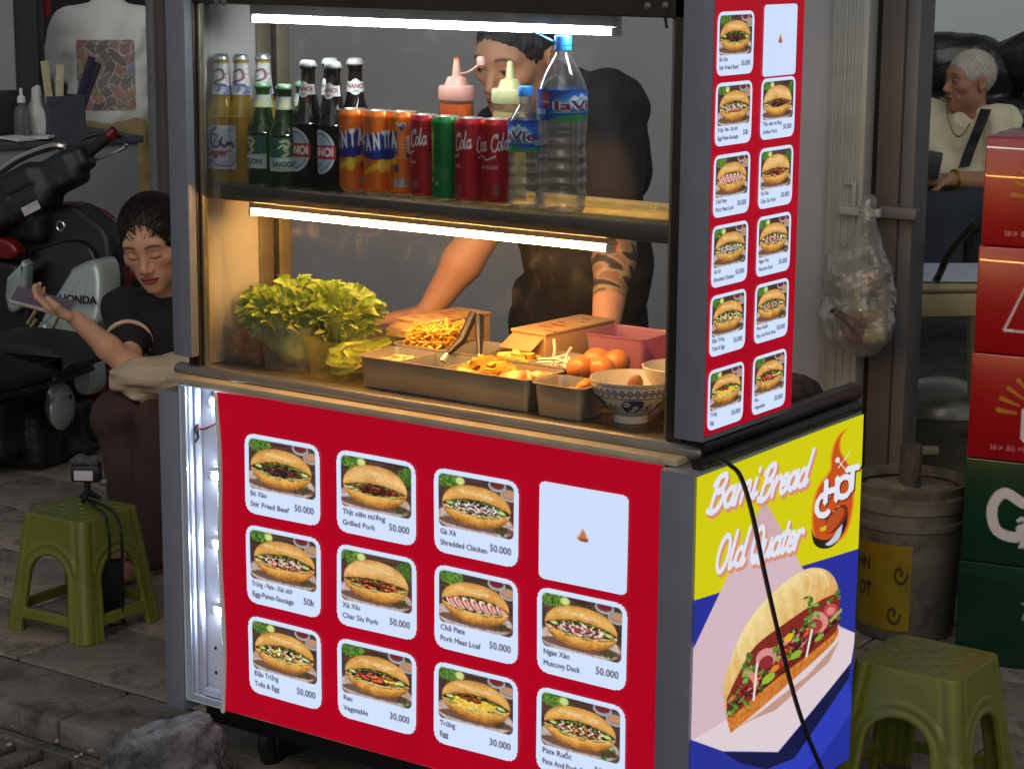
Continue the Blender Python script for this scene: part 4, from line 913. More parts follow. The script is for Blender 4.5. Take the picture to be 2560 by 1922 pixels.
# steel bin behind the stool
bp_ = at(2010, 1010, z=.15); bn = thing('steel_bin', 'dented grey metal bin with lid behind the bar stool', 'bin', (bp_[0]-.02, bp_[1]+.1, 0))
MB().lathe([(0, 0), (.14, 0), (.15, .30), (.0, .30)], 28, cap=False).build('body', mat('bin_steel', rgb(120, 116, 100), .4, .7, .2, 7), bn)
MB().lathe([(0, .39), (.05, .388), (.13, .36), (.158, .325), (.16, .302), (.0, .302)], 28, cap=False).build('lid', mat('bin_lid', rgb(140, 138, 124), .35, .7, .2, 7), bn)
# clear plastic bag hung on the latch
bg0 = at(1880, 452, y=FY-.065); bagc = at(1855, 640, y=FY-.14)
S = SDF(bagc-V(.2, .1, .22), bagc+V(.2, .14, .36), .005)
S.ell(bagc+V(.0, 0, -.06), (.10, .06, .085), None, .03); S.ell(bagc+V(-.015, 0, .03), (.085, .05, .1), None, .03)
S.cap(bagc+V(.0, 0, .05), bg0+V(-.005, -.02, -.03), .06, .012, .03); S.cap(bagc+V(.03, 0, .02), bg0+V(.015, -.02, -.03), .045, .01, .02)
S.cap(bg0+V(0, -.02, -.04), bg0+V(0, -.015, .02), .012, .018, .01)
S.wob(.008, 26, 8, octs=4)
pb = thing('plastic_bag', 'clear plastic bag of bread scraps hanging from the door latch', 'bag', tuple(bagc))
sobj('film', S, glassy('bag_film', (.93, .935, .90), (.74, .75, .70), .16, 2.0, haze=.2, hazecol=(.9, .9, .82), bump=.6, bscale=28, cap=.35), pb, loc=bagc)
S = SDF(bagc-V(.1, .07, .15), bagc+V(.1, .07, .08), .005); S.ell(bagc+V(.015, 0, -.085), (.06, .035, .035), None, .02); S.ell(bagc+V(.035, 0, -.05), (.035, .03, .03), None, .02); S.wob(.006, 60, 3)
sobj('scraps', S, mat('scraps_tan', rgb(150, 142, 112), .8, 0, .2, 30), pb, loc=bagc)
S = SDF(bagc-V(.1, .1, .16), bagc+V(.1, .07, .08), .004); S.cap(bagc+V(-.045, -.04, -.035), bagc+V(.025, -.035, -.075), .008, .016, .01); S.ell(bagc+V(.012, -.035, -.10), (.024, .012, .014), None, .01); S.wob(.002, 70, 3)
sobj('red_wrapper', S, mat('wrapper_red', rgb(84, 22, 28), .4, 0, .2, 30), pb, loc=bagc)
# dark cloth heaped on the counter's far end
cl = at(1745, 845, z=.82); S = SDF(cl-V(.14, .14, .08), cl+V(.14, .14, .1), .005); S.ell(cl+V(-.03, .0, -.008), (.05, .065, .022), None, .02); S.ell(cl+V(-.04, .01, .004), (.035, .04, .022), None, .02); S.wob(.004, 45, 11)
tag(sobj('cloth', S, mat('cloth_brown', rgb(46, 32, 30), .85, 0, .3, 20)), 'crumpled dark brown cloth on the counter behind the menu panel', 'cloth')

# ---------------------------------------------------------------- green plastic stools
def plastic_stool(label, loc, rz):
    t = thing('plastic_stool', label, 'stool', loc, rz, 'green plastic stools')
    gm_ = mat('stool_green', rgb(112, 118, 40), .33, 0, .12, 9, .08, 150, coat=.12, wear=((.26, .27, .13, 1), 16, .60, .5))
    H, a, b = .285, .098, .135          # height, half width top, half width foot
    S = SDF((-.155, -.155, -.004), (.155, .155, H+.012), .0032)
    X, Y, Z = S.ax[0][:, None, None], S.ax[1][None, :, None], S.ax[2][None, None, :]
    hw = a+(b-a)*(1-Z/H)
    rd = .024
    qx = np.abs(X)-(hw-rd); qy = np.abs(Y)-(hw-rd)
    outer = np.sqrt(np.maximum(qx, 0)**2+np.maximum(qy, 0)**2)+np.minimum(np.maximum(qx, qy), 0)-rd
    # fluted corners
    dg_ = np.abs(np.abs(X)-np.abs(Y)); corner = np.minimum(np.abs(X), np.abs(Y)); outer = outer+.0035*np.exp(-((hw-corner-.03)/.006)**2)
    outer = np.maximum(outer, np.abs(Z-H/2)-H/2)
    inner = np.sqrt(np.maximum(np.abs(X)-(hw-rd-.004), 0)**2+np.maximum(np.abs(Y)-(hw-rd-.004), 0)**2)+np.minimum(np.maximum(np.abs(X)-(hw-rd-.004), np.abs(Y)-(hw-rd-.004)), 0)-rd+.0065
    inner = np.maximum(inner, Z-(H-.006))
    d = np.maximum(outer, -inner)
    for A in (X, Y):                      # arched openings in each side and the gap under the rung
        top_ = .195; wv = .062
        arch = np.where(Z > top_-wv, np.sqrt(A**2+(Z-(top_-wv))**2)-wv, np.abs(A)-wv-.10*(top_-wv-Z))
        arch = np.maximum(arch, .062-Z)
        low = np.maximum(np.abs(A)-.078, np.maximum(Z-.036, -Z-.02))
        B = Y if A is X else X
        far = .055-np.abs(B)
        d = np.maximum(d, -np.maximum(np.minimum(arch, low), far))
        rr_ = np.where(Z > top_-wv, np.sqrt(A**2+(Z-(top_-wv))**2), np.abs(A)-.10*(top_-wv-Z))-wv
        d = d-.0028*(np.exp(-((rr_-.006)/.006)**4)+.8*np.exp(-((rr_-.026)/.006)**4))*(np.abs(B) > .07)*(Z < H-.03)
    # pattern of holes and studs on the seat
    for i in range(-2, 3):
        for j in range(-2, 3):
            if (i+j) % 2 == 0:
                h_ = np.sqrt(((X-i*.03)*.8+(Y-j*.03)*.6)**2*.25+(-(X-i*.03)*.6+(Y-j*.03)*.8)**2)-.004; d = np.maximum(d, -np.maximum(h_, .2-Z))
            else:
                h_ = np.sqrt((X-i*.03)**2+(Y-j*.03)**2+(Z-H+.004)**2*2)-.0085; d = np.minimum(d, h_)
    S.D = d.astype(np.float32)
    v, f = S.mesh(); seat = v[f].mean(1)[:, 2] > H-.05
    for nm, sel in (('seat', seat), ('leg_frame', ~seat)):
        us = np.unique(f[sel]); ix = np.zeros(len(v), int); ix[us] = np.arange(len(us)); link(nm, mesh(nm, v[us], ix[f[sel]], gm_, True), t)
    return t
s1 = plastic_stool('olive green plastic stool on the left with a small camera on it', (at(170, 1480, z=0)[0]+.02, at(170, 1480, z=0)[1], 0), 0.06)
fc = [at(u, v, z=.285) for u, v in ((50, 1095), (150, 1132), (303, 1098), (194, 1067))]; c_ = sum(fc)/4; s1.location = (c_[0], c_[1], 0)
fc = [at(u, v, z=.285) for u, v in ((1849, 1417), (2074, 1469), (2156, 1417), (1936, 1370))]; c_ = sum(fc)/4
s2 = copy_tree(s1); s2.location = (c_[0], c_[1], 0); s2.rotation_euler = (0, 0, .0); s2.scale = (1.1, 1.04, 1.0); s2['label'] = 'glossy olive green plastic stool at bottom right beside the blue banner'
# small camera on a table tripod, cable and power bank on the left stool
tp_ = at(190, 1082, z=.287)
cm = thing('action_camera', 'small black action camera on a mini tripod standing on the green stool', 'camera', tuple(tp_), .6)
for k in range(3):
    a = 2*pi*k/3+.3; MB().tube([(0, 0, .022), (.03*cos(a), .03*sin(a), .0055)], [.009, .005], 8).build('leg', MT['black'], cm)
MB().tube([(0, 0, .015), (0, 0, .05)], .008, 10).build('column', MT['black'], cm)
boxo('body', (-.036, -.02, .05), (.034, .018, .092), MT['black'], cm, bev=.006); 
boxo('screen', (-.027, -.0225, .056), (.018, -.0202, .08), emit('screen_glow', (.5, .42, .48), .35), cm, bev=.001)
boxo('mount', (.03, -.012, .04), (.05, .008, .056), mat('mount_grey', rgb(110, 112, 120), .4, .5), cm, bev=.003)
S = SDF((-.05, -.04, .08), (.05, .04, .13), .003); S.ell((-.015, 0, .1), (.022, .016, .014), None, .008); S.ell((.018, 0, .1), (.02, .016, .013), None, .008); S.wob(.002, 150, 3); sobj('wind_muff', S, mat('muff_grey', rgb(80, 80, 84), .95, 0, .3, 90), cm)
e_ = s1.location
for k, off in enumerate((0, .022)):
    pts = [tp_+V(.01, -.01, .008), at(205+off*1200, 1095, z=.29), at(225+off*1100, 1110, z=.293), at(233+off*1200, 1130, z=.285)+V(.004, -.006, 0), at(236+off*1200, 1175, z=.235)+V(.012, -.01, 0), at(234+off*1300, 1230, z=.17)+V(.0, .0, 0), at(228+off*1500, 1290, z=.09), at(236+off*1500, 1345, z=.02), at(262, 1348-k*10, z=.012)]
    tag(MB().tube(smoothpath(pts, 8), .0035, 8).build('charging_cable', MT['black']), ['black cable hanging straight down from the camera through the stool', 'second black cable from the camera, looping out to the right'][k], 'cable', 'camera cables on the stool')
pwb = at(238, 1330, z=.0); o = boxo('power_bank', (-.035, -.02, .0), (.035, .02, .14), mat('bank_black', rgb(22, 22, 24), .5), bev=.008); o.location = (pwb[0], pwb[1], .001); o.rotation_euler = (0, 0, .7); tag(o, 'black power bank standing under the green stool', 'power bank')
# ================================================================ drinks on the shelf
FA = math.atan2(CAM[1]-.1, CAM[0]-.45)         # direction from the shelf to the viewer's side of the street
def shelf_at(u, v): p = at(u, v, z=SZ); return (p[0], p[1], SZ+.0008)
def wrap(name, cv, m, r, z0, z1, a0, a1, parent, mask=None):
    """label wrapped round a bottle: r may be a function of height"""
    R_ = r if callable(r) else (lambda q: 0*q+r)
    return link(name, canvas_mesh(name, cv, m, lambda U, Q: np.stack([R_(1-Q)*np.cos(a0+(a1-a0)*U), R_(1-Q)*np.sin(a0+(a1-a0)*U), z1+(z0-z1)*Q], -1), mask, True), parent)
LAB = printed('label_print', .38, coat=.2)
FOIL = printed('foil_print', .3, .15)
def bottle(label, cat, loc, prof, gm, capcol, capm=None, group=None, n=32, ridge=True):
    t = thing('beer_bottle' if cat == 'beer bottle' else 'water_bottle', label, cat, loc, 0, group)
    MB().lathe(smoothpath(prof, 4), n, cap=False).build('glass_body' if cat == 'beer bottle' else 'body', gm, t, sharp=None); return t
BP = lambda H, R, rn: [(0, .002), (R*.9, .0), (R, .006), (R, H*.47), (R*.985, H*.52), (R*.87, H*.585), (R*.66, H*.655), (rn*1.22, H*.75), (rn*1.02, H*.86), (rn, H*.93), (rn*1.12, H*.935), (rn*1.12, H*.955), (rn*.95, H*.96), (rn*.9, H*.985), (0, H*.985)]
def crown(t, H, rn, m): 
    a = np.arange(42); pr = []
    b = MB(); b.lathe([(rn*1.18, H*.95), (rn*1.22, H*.958), (rn*1.16, H*.972), (rn*1.02, H*.99), (rn*.8, H*.998), (0, H)], 28, cap=False)
    v = b.v[0]; k = np.arange(len(v)) % 28; lowr = v[:, 2] < H*.965; v[lowr, :2] *= (1+.05*(k[lowr] % 2))[:, None]
    b.build('crown_cap', m, t, sharp=None)
amber = glassy('beer_glass_amber', (.96, .82, .30), (.6, .4, .06), .03, 1.2, haze=.38, hazecol=(.9, .62, .10))
green = glassy('beer_glass_green', (.16, .40, .06), (.02, .07, .01), .03, 1.6, haze=.12, hazecol=(.1, .25, .03))
brown = glassy('beer_glass_brown', (.16, .055, .02), (.02, .008, .005), .03, 1.6, haze=.06, hazecol=(.12, .04, .015))
silver_cap = mat('cap_silver', rgb(190, 196, 200), .3, .8, .1, 40); white_cap = mat('cap_white', rgb(150, 152, 148), .4, .1, .08, 40); green_cap = mat('cap_green', rgb(120, 160, 120), .4, .3, .1, 40)
# --- amber bottles with silver foil neck and blue-silver label
cvt = Cv(66, 70, (186, 190, 200), 3)
nzl = vnoise(210, 198, 8, 3); cvt.a *= (.85+.25*nzl)[..., None]
cvt.stroke(smoothpath([(30, 4), (20, 12), (18, 24), (24, 34), (36, 32), (42, 20)], 6), 4, (40, 56, 130)); cvt.stroke(smoothpath([(24, 14), (32, 18), (26, 26)], 5), 3, (52, 66, 140)); cvt.stroke(smoothpath([(36, 26), (46, 34), (54, 28), (60, 34)], 5), 4.5, (70, 30, 60))
cvt.text('Lager', 5, 48, 11, (150, 50, 60), .05, shear=.2, wid=50); cvt.stroke(smoothpath([(2, 60), (20, 58), (34, 64), (60, 62), (64, 44)], 5), 1.6, (50, 60, 130)); cvt.text('BEER', 8, 58, 4, (80, 90, 130), .02)
cvn = Cv(40, 40, (196, 200, 204), 2); cvn.a *= (.8+.35*vnoise(80, 80, 6, 4))[..., None]; cvn.stroke(smoothpath([(12, 14), (20, 10), (22, 20), (14, 26), (24, 30)], 5), 2.4, (110, 60, 60)); cvn.text('Tg', 14, 36, 9, (90, 100, 150), .04, shear=.2)
for i, (u, v, lab, rot) in enumerate(((483, 388, 'leftmost amber beer bottle, blue and silver label facing out', -.35), (525, 389, 'second amber beer bottle from the left, label turned away', -1.5), (568, 391, 'amber beer bottle standing behind the first green bottle', -1.9))):
    t = bottle(lab, 'beer bottle', shelf_at(u, v), BP(.236, .0295, .0128), amber, None, group='beer bottles on the shelf')
    if i == 2: t.location.y += .03; t.location.x -= .022
    wrap('label', cvt, FOIL, .0299, .022, .105, FA+rot-1.0, FA+rot+1.15, t)
    wrap('neck_foil', cvn, FOIL, lambda q: .0135+.0065*(1-q)**1.6, .162, .224, FA-pi, FA+pi, t); crown(t, .238, .0128, silver_cap)
# --- green bottles
cvg = Cv(60, 62, (28, 92, 74), 3)
cvg.poly([(0, 38), (60, 34), (60, 62), (0, 62)], (186, 196, 196)); cvg.stroke(smoothpath([(24, 8), (34, 6), (38, 14), (30, 20), (36, 28), (28, 34)], 5), 5, (190, 190, 140)); cvg.stroke(smoothpath([(20, 20), (28, 14), (36, 20)], 5), 3, (206, 206, 160))
cvg.text('Special', 16, 43, 6, (220, 226, 220), .03, shear=.2); cvg.text('SAIGON', 8, 53, 9, (28, 92, 74), .05, wid=44); cvg.text('Special', 16, 59, 4, (60, 120, 100), .02)
cvw = Cv(36, 22, (170, 184, 150), 2); cvw.poly([(0, 0), (36, 0), (36, 6), (0, 16)], (186, 196, 190)); cvw.ell(18, 14, 8, 5, (196, 200, 150))
for i, (u, v, lab, rot) in enumerate(((570, 396, 'first green beer bottle, label turned to the side, before the amber bottles', -.9), (617, 403, 'green beer bottle with white and green label facing out, next to the brown bottles', .0), (640, 396, 'green beer bottle half hidden behind the brown bottles', 2.))):
    t = bottle(lab, 'beer bottle', shelf_at(u, v), BP(.188, .0298, .0135), green, None, group='beer bottles on the shelf')
    if i == 2: t.location.y += .035; t.location.x -= .01
    wrap('label', cvg, LAB, .0302, .03, .092, FA+rot-1.15, FA+rot+1.15, t); wrap('neck_label', cvw, LAB, lambda q: .0155+.005*(1-q)**1.5, .143, .166, FA-2.2+rot*.3, FA+2.2+rot*.3, t); crown(t, .189, .0135, green_cap)
# --- brown bottles
cvh = Cv(64, 70, (40, 18, 10), 3); cvh.ell(32, 35, 31, 34, (196, 202, 208)); cvh.ell(32, 35, 28, 31, (170, 180, 196)); cvh.poly([(0, 26), (64, 24), (64, 46), (0, 46)], (176, 24, 40)); cvh.text('HANOI', 5, 41, 13, (232, 226, 220), .05, wid=54); cvh.stroke(arc(32, 35, 25, 28, 20, 160), 1.5, (60, 90, 150)); cvh.stroke(arc(32, 35, 25, 28, 200, 340), 1.5, (60, 90, 150)); cvh.text('BEER', 22, 58, 5, (70, 90, 140), .02)
mh = ((np.mgrid[0:70, 0:64][1]-31.5)/32)**2+((np.mgrid[0:70, 0:64][0]-34.5)/35)**2 < 1
mh |= (np.abs(np.mgrid[0:70, 0:64][0]-35.5) < 10.5)
cvk = Cv(50, 34, (206, 208, 206), 3); cvk.text('HANOI', 7, 20, 9, (120, 40, 44), .04, wid=36); cvk.text('1890', 18, 28, 4.5, (90, 100, 130), .01)
mk3 = (np.abs(np.mgrid[0:34, 0:50][0]-16.5) < 11) | (((np.mgrid[0:34, 0:50][1]-24.5)/13)**2+((np.mgrid[0:34, 0:50][0]-16.5)/17)**2 < 1)
for i, (u, v, lab, rot) in enumerate(((668, 405, 'brown beer bottle nearest the green bottles, round red and white label half turned', -.95), (722, 411, 'brown beer bottle beside the orange cans, round red and white label half turned', -.95), (712, 404, 'brown beer bottle behind the other brown ones, only its cap showing', -1.4), (766, 403, 'brown beer bottle behind the orange cans with white neck label facing out', .1))):
    t = bottle(lab, 'beer bottle', shelf_at(u, v), BP(.232, .0298, .0132), brown, None, group='beer bottles on the shelf')
    if i > 1: t.location.y += .05; t.location.x -= .038
    wrap('label', cvh, LAB, .0302, .03, .112, FA+rot-1.1, FA+rot+1.1, t, mh); wrap('neck_label', cvk, LAB, lambda q: .0145+.0035*(1-q)**1.3, .166, .196, FA+rot*.6-1.5, FA+rot*.6+1.5, t, mk3); crown(t, .234, .0132, white_cap)
# --- cans
CANM = printed('can_print', .28, .45, coat=.3)
def can(label, loc, cv, rot, H=.146, R=.0285, key='c'):
    t = thing('drink_can', label, 'can', loc, 0, 'drink cans on the shelf')
    rr_ = lambda q: R*np.where(q < .045, .86+.14*np.sqrt(np.clip(q/.045, 0, 1)), np.where(q > .93, 1-.13*np.clip((q-.93)/.07, 0, 1)**1.3, 1.))
    o = link('body', canvas_mesh('can_body_'+key, cv, CANM, lambda U, Q: np.stack([rr_(1-Q)*np.cos(2*pi*U+FA+pi), rr_(1-Q)*np.sin(2*pi*U+FA+pi), H*(1-Q)*.985+.004], -1), None, True), t) if key not in _CAN else link('body', _CAN[key], t)
    _CAN[key] = o.data; o.rotation_euler = (0, 0, rot)
    l_ = MB(); l_.lathe([(0, H*.972), (R*.74, H*.972), (R*.8, H*.985), (R*.84, H+.002), (R*.89, H+.0015), (R*.885, H*.985)], 36, cap=False); l_.tube([(R*.1, -.004, H*.978), (R*.45, -.002, H*.978), (R*.5, .005, H*.978), (R*.1, .006, H*.978)], .002, 6); l_.build('lid', MT['tray_steel'], t, sharp=30)
    MB().lathe([(0, .008), (R*.72, .006), (R*.8, .0), (R*.87, .004)], 36, cap=False).build('base', MT['tray_steel'], t); return t
_CAN = {}
FW, FH = 150, 84
def band(cv, c, y0=0, y1=84): cv.a[int(y0*3):int(y1*3)] = c
cf = Cv(FW, FH, (232, 112, 16), 3); cf.a *= (.96+.08*vnoise(FH*3, FW*3, 30, 2))[..., None]
for x in (75, 0, 150):
    cf.poly([(x-30, 34), (x-24, 26), (x+30, 20), (x+32, 42), (x+20, 50), (x-8, 50), (x-30, 46)], (38, 50, 150))
    cf.text('F A N T A', x-29, 42, 17, (244, 244, 248), .06, wid=60, ang=-.10)
    cf.stroke(smoothpath([(x-22, 64), (x-6, 58), (x+10, 54), (x+26, 50)], 5), 6, (244, 190, 20)); cf.ell(x+8, 56, 9, 7, (246, 190, 30)); cf.ell(x+8, 56, 6.5, 5, (250, 214, 80))
cb = 37
for x in (37, 112):
    cf.poly([(x-9, 12), (x+9, 12), (x, 20)], (44, 50, 140)); cf.text('FANTA', x-8, 15, 4, (240, 230, 220), .04, wid=16)
    for k in range(7): cf.stroke([(x-13, 26+k*3.4), (x+12-(k % 3)*3, 26+k*3.4)], .8, (250, 196, 150))
    cf.poly([(x-12, 68), (x+10, 68), (x+10, 76), (x-12, 76)], (226, 226, 226))
    for k in range(9): cf.stroke([(x-11+k*2.4, 68.5), (x-11+k*2.4, 75)], 1.0, (40, 30, 30))
    cf.poly([(x-12, 54), (x-4, 54), (x-4, 61), (x-12, 61)], (80, 80, 100))
cc = Cv(FW, FH, (178, 16, 28), 3); cc.a *= (.94+.1*vnoise(FH*3, FW*3, 40, 5))[..., None]
for x in (18, 93):
    script(cc, 'Coca', (x-16, 34), (7.4, -.6), (1.2, -8.6), 2.1, (232, 232, 236), track=.1); script(cc, 'Cola', (x+22, 32), (7.4, -.6), (1.2, -8.6), 2.1, (232, 232, 236), track=.1)
    cc.stroke(smoothpath([(x-12, 40), (x+6, 37), (x+14, 41), (x+30, 37)], 5), 1.6, (232, 232, 236))
    cc.text('NGUYEN BAN', x+2, 50, 3.4, (226, 206, 206), .03); cc.poly([(x+26, 66), (x+36, 66), (x+36, 76), (x+26, 76)], (150, 90, 90)); cc.text('330ml', x-8, 72, 3, (210, 170, 170), .01)
cs = Cv(FW, FH, (14, 120, 50), 3); cs.a *= (.94+.1*vnoise(FH*3, FW*3, 40, 6))[..., None]
for x in (30, 105):
    cs.text('SPRITE', x, 78, 15, (232, 238, 236), .05, wid=66, ang=-pi/2+.08, shear=.2); cs.poly([(x+8, 16), (x+12, 14), (x+13, 56), (x+9, 58)], (190, 206, 30)); cs.ell(x+12, 64, 3, 3, (190, 206, 60)); cs.text('330', x+16, 70, 4, (220, 230, 225), .02)
for (u, v, lab, cvx, rot, key) in ((764, 413, 'orange can nearest the brown bottles, lettering half turned away', cf, -.55, 'f'), (819, 418, 'middle orange can with full white lettering facing out', cf, -.1, 'f'), (871, 421, 'orange can next to the red ones, small print side facing out', cf, 1.5, 'f'),
                                   (918, 427, 'red can between the orange can and the green can', cc, .35, 'k'), (965, 432, 'green can with white upright lettering among the red cans', cs, .3, 's'), (1015, 437, 'red can right of the green can, white script lettering', cc, .3, 'k'), (1070, 440, 'red can beside the small water bottle, white script lettering', cc, 1.1, 'k')):
    can(lab, shelf_at(u, v), cvx, rot, key=key, H=.148 if key == 'f' else .146, R=.0288 if key == 'f' else .0272)
# --- water bottles
PET = glassy('pet_clear', (.975, .98, .975), (.80, .83, .82), .06, 2.6, haze=.05, bump=.06, bscale=50)
capb = mat('cap_blue', rgb(40, 140, 226), .35, 0, .06, 30)
def water(label, loc, H, R, big):
    t = thing('water_bottle', label, 'water bottle', loc, 0, 'water bottles on the shelf')
    z = np.linspace(0, 1, 120); r = []
    for q in z:
        if big:
            if q < .04: k = .86+.14*(q/.04)**.5
            elif q < .66: k = 1-.07*math.exp(-((q-.40)/.07)**2)+.016*math.copysign(abs(sin(q*78))**.6, sin(q*78))*(q < .48)
            elif q < .70: k = 1.0
            else: k = 1-(1-.29)*((q-.70)/.245)**1.5 if q < .945 else .29
        else:
            if q < .04: k = .84+.16*(q/.04)**.5
            elif q < .46: k = 1-.05*math.exp(-((q-.3)/.05)**2)+.016*sin(q*62)*(q < .4)
            elif q < .74: k = 1.
            else: k = 1-(1-.36)*((q-.74)/.17)**1.2 if q < .91 else .36
        r.append(max(.29 if big else .36, k)*R)
    pr = [(0, .006), (R*.5, .004)]+[(a, b*H*(.955 if big else .94)) for a, b in zip(r, z)]
    MB().lathe(pr, 40, cap=False).build('body', PET, t, sharp=None)
    b = MB(); rc = r[-1]*1.16; b.lathe([(rc, H*.945 if big else H*.925), (rc, H*.995), (rc*.93, H), (0, H)], 48, cap=False)
    v_ = b.v[0]; kk = np.arange(len(v_)) % 48; sel = v_[:, 2] < H*.997; v_[sel, :2] *= (1+.025*(kk[sel] % 2))[:, None]; b.build('cap', capb, t, sharp=None)
    MB().lathe([(rc*1.02, H*.918), (rc*1.05, H*.93), (rc*1.02, H*.942)], 32, cap=False).build('cap_ring', capb, t)
    cvx = Cv(150, 60, (24, 70, 170), 3); cvx.a *= (.85+.3*vnoise(180, 450, 60, 3))[..., None]
    for x in (36, 111):
        for k in range(5): cvx.ell(x+4, 18+k*2, 26-3*k, 14-2*k, (30+26*k, 110+24*k, 206+9*k), al=.7)
        cvx.poly([(x-8, 20), (x-2, 10), (x+2, 15), (x+6, 6), (x+12, 15), (x+15, 12), (x+20, 20)], (226, 236, 250)); cvx.poly([(x, 20), (x+6, 11), (x+12, 20)], (150, 190, 236))
        cvx.text('laVie', x-22, 38, 17, (236, 240, 248), .10, wid=52); cvx.text('laVie', x-22, 38, 17, (112, 20, 60), .035, wid=52)
        cvx.stroke([(x-24, 43), (x+30, 42)], 1.6, (120, 200, 120)); cvx.poly(smoothpath([(x-28, 58), (x-14, 50), (x+4, 47), (x+16, 53), (x+30, 50), (x+34, 60), (x-28, 60)], 3), (50, 140, 70))
        cvx.poly([(x-37, 6), (x-26, 6), (x-26, 30), (x-31, 33), (x-37, 30)], (176, 30, 44)); cvx.text('MOI', x-36, 26, 5, (236, 220, 220), .03, wid=9)
        for k in range(3): cvx.stroke([(x-35, 11+3*k), (x-28, 11+3*k)], .8, (230, 190, 190))
    for x in (74, 149, 0): cvx.poly([(x-9, 38), (x+5, 38), (x+5, 47), (x-9, 47)], (206, 214, 226)); [cvx.stroke([(x-8+k*1.8, 39), (x-8+k*1.8, 46)], .8, (40, 50, 90)) for k in range(7)]; [cvx.stroke([(x-9, 14+4*k), (x+8-2*(k % 3), 14+4*k)], .7, (120, 160, 220)) for k in range(5)]
    if big: wrap('label', cvx, LAB, R*1.008, H*.525, H*.70, FA+2.15-pi, FA+2.15+pi, t)
    else: wrap('label', cvx, LAB, R*1.01, H*.47, H*.73, FA+.92-pi, FA+.92+pi, t)
    wl = MB(); wl.lathe([(0, .008)]+[(a*.965, b*H*.95) for a, b in zip(r, z) if b < (.9 if big else .84)]+[(0, H*(.9 if big else .84)*.95)], 32, cap=False); wl.build('water', glassy('water', (.99, .995, .99), (.95, .96, .955), .02, .4), t, sharp=None)
    return t
water('small clear water bottle with blue cap next to the red cans', shelf_at(1133, 449), .208, .0295, False)
wb = water('tall clear water bottle with blue cap, biggest on the shelf', shelf_at(1212, 456), .296, .043, True)
q = [(-.012, .0, .322), (-.03, .0, .33), (-.056, .0, .342)]
b = MB(); b.box((-.056, -.006, .2815), (-.010, .006, .2855), .0015, rot=rotm('Y', .42), piv=(-.012, 0, .283)); o = b.build('cap_strip', capb, wb); o.rotation_euler = (0, 0, FA+pi/2)
# --- sauce squeeze bottles and a plastic cup behind the cans
def squeeze(label, u, depth, capc, fill, fm, tip):
    p = at(u, 268, y=depth); t = thing('squeeze_bottle', label, 'sauce bottle', (p[0], p[1], SZ+.001), 0, 'sauce bottles on the shelf')
    R = .0295; cm_ = mat('squeeze_cap_'+capc[0], capc[1], .4, 0, .06, 30, sss=.0)
    MB().lathe(smoothpath([(0, .001), (R*.9, 0), (R, .006), (R, .138), (R*.96, .15), (R*.96, .158)], 4), 30, cap=False).build('body', glassy('squeeze_clear_'+capc[0], (.98, .95, .9), (.88, .82, .72), .15, .7, haze=.1, hazecol=capc[2]), t, sharp=None)
    MB().lathe([(0, .004), (R*.94, .004), (R*.95, fill), (0, fill)], 30, cap=False).build('sauce', fm, t)
    b = MB(); b.lathe([(R*1.03, .152), (R*1.05, .154), (R*1.05, .172), (R*.98, .175), (R*.68, .176), (R*.55, .188), (R*.34, .190), (.0075, .191), (.0048, .218), (0, .219)], 40, cap=False); b.build('cap', cm_, t, sharp=35)
    if tip:
        MB().tube(smoothpath([(.004, 0, .194), (.02, .0, .197), (.034, .0, .206), (.04, 0, .212)], 5), .0018, 6).build('tether', cm_, t).rotation_euler = (0, 0, FA+pi/2)
        MB().lathe([(0, -.007), (.0075, -.007), (.0085, .0), (.0065, .007), (0, .007)], 14, (.042, 0, .215), cap=False).build('tip_cap', cm_, t).rotation_euler = (0, 0, FA+pi/2)
        MB().lathe([(.0054, .204), (.005, .2195), (0, .22)], 12, cap=False).build('sauce_tip', mat('sauce_red', rgb(196, 80, 40), .4), t)
    t.scale = (1.06, 1.06, 1.11); return t
squeeze('squeeze bottle of orange chilli sauce with pinkish cap behind the cans', 986, .2, ('p', rgb(176, 128, 116), (.8, .4, .2)), .146, mat('chilli_sauce', rgb(226, 100, 26), .35, 0, .12, 18), True)
squeeze('squeeze bottle of pale cream sauce behind the red cans', 1101, .2, ('c', rgb(156, 158, 112), (.8, .75, .5)), .138, mat('cream_sauce', rgb(226, 206, 140), .4, 0, .05, 18), False)
p = at(1046, 268, y=.215); t = thing('plastic_cup', 'clear plastic cup between the two sauce bottles', 'cup', (p[0], p[1], SZ+.001), 0)
MB().lathe([(0, .0), (.027, .0), (.036, .125), (.0375, .126), (.0375, .129), (.035, .128)], 30, cap=False).build('body', glassy('cup_clear', (.85, .86, .85), (.5, .52, .5), .06, 1.3, haze=.08), t)

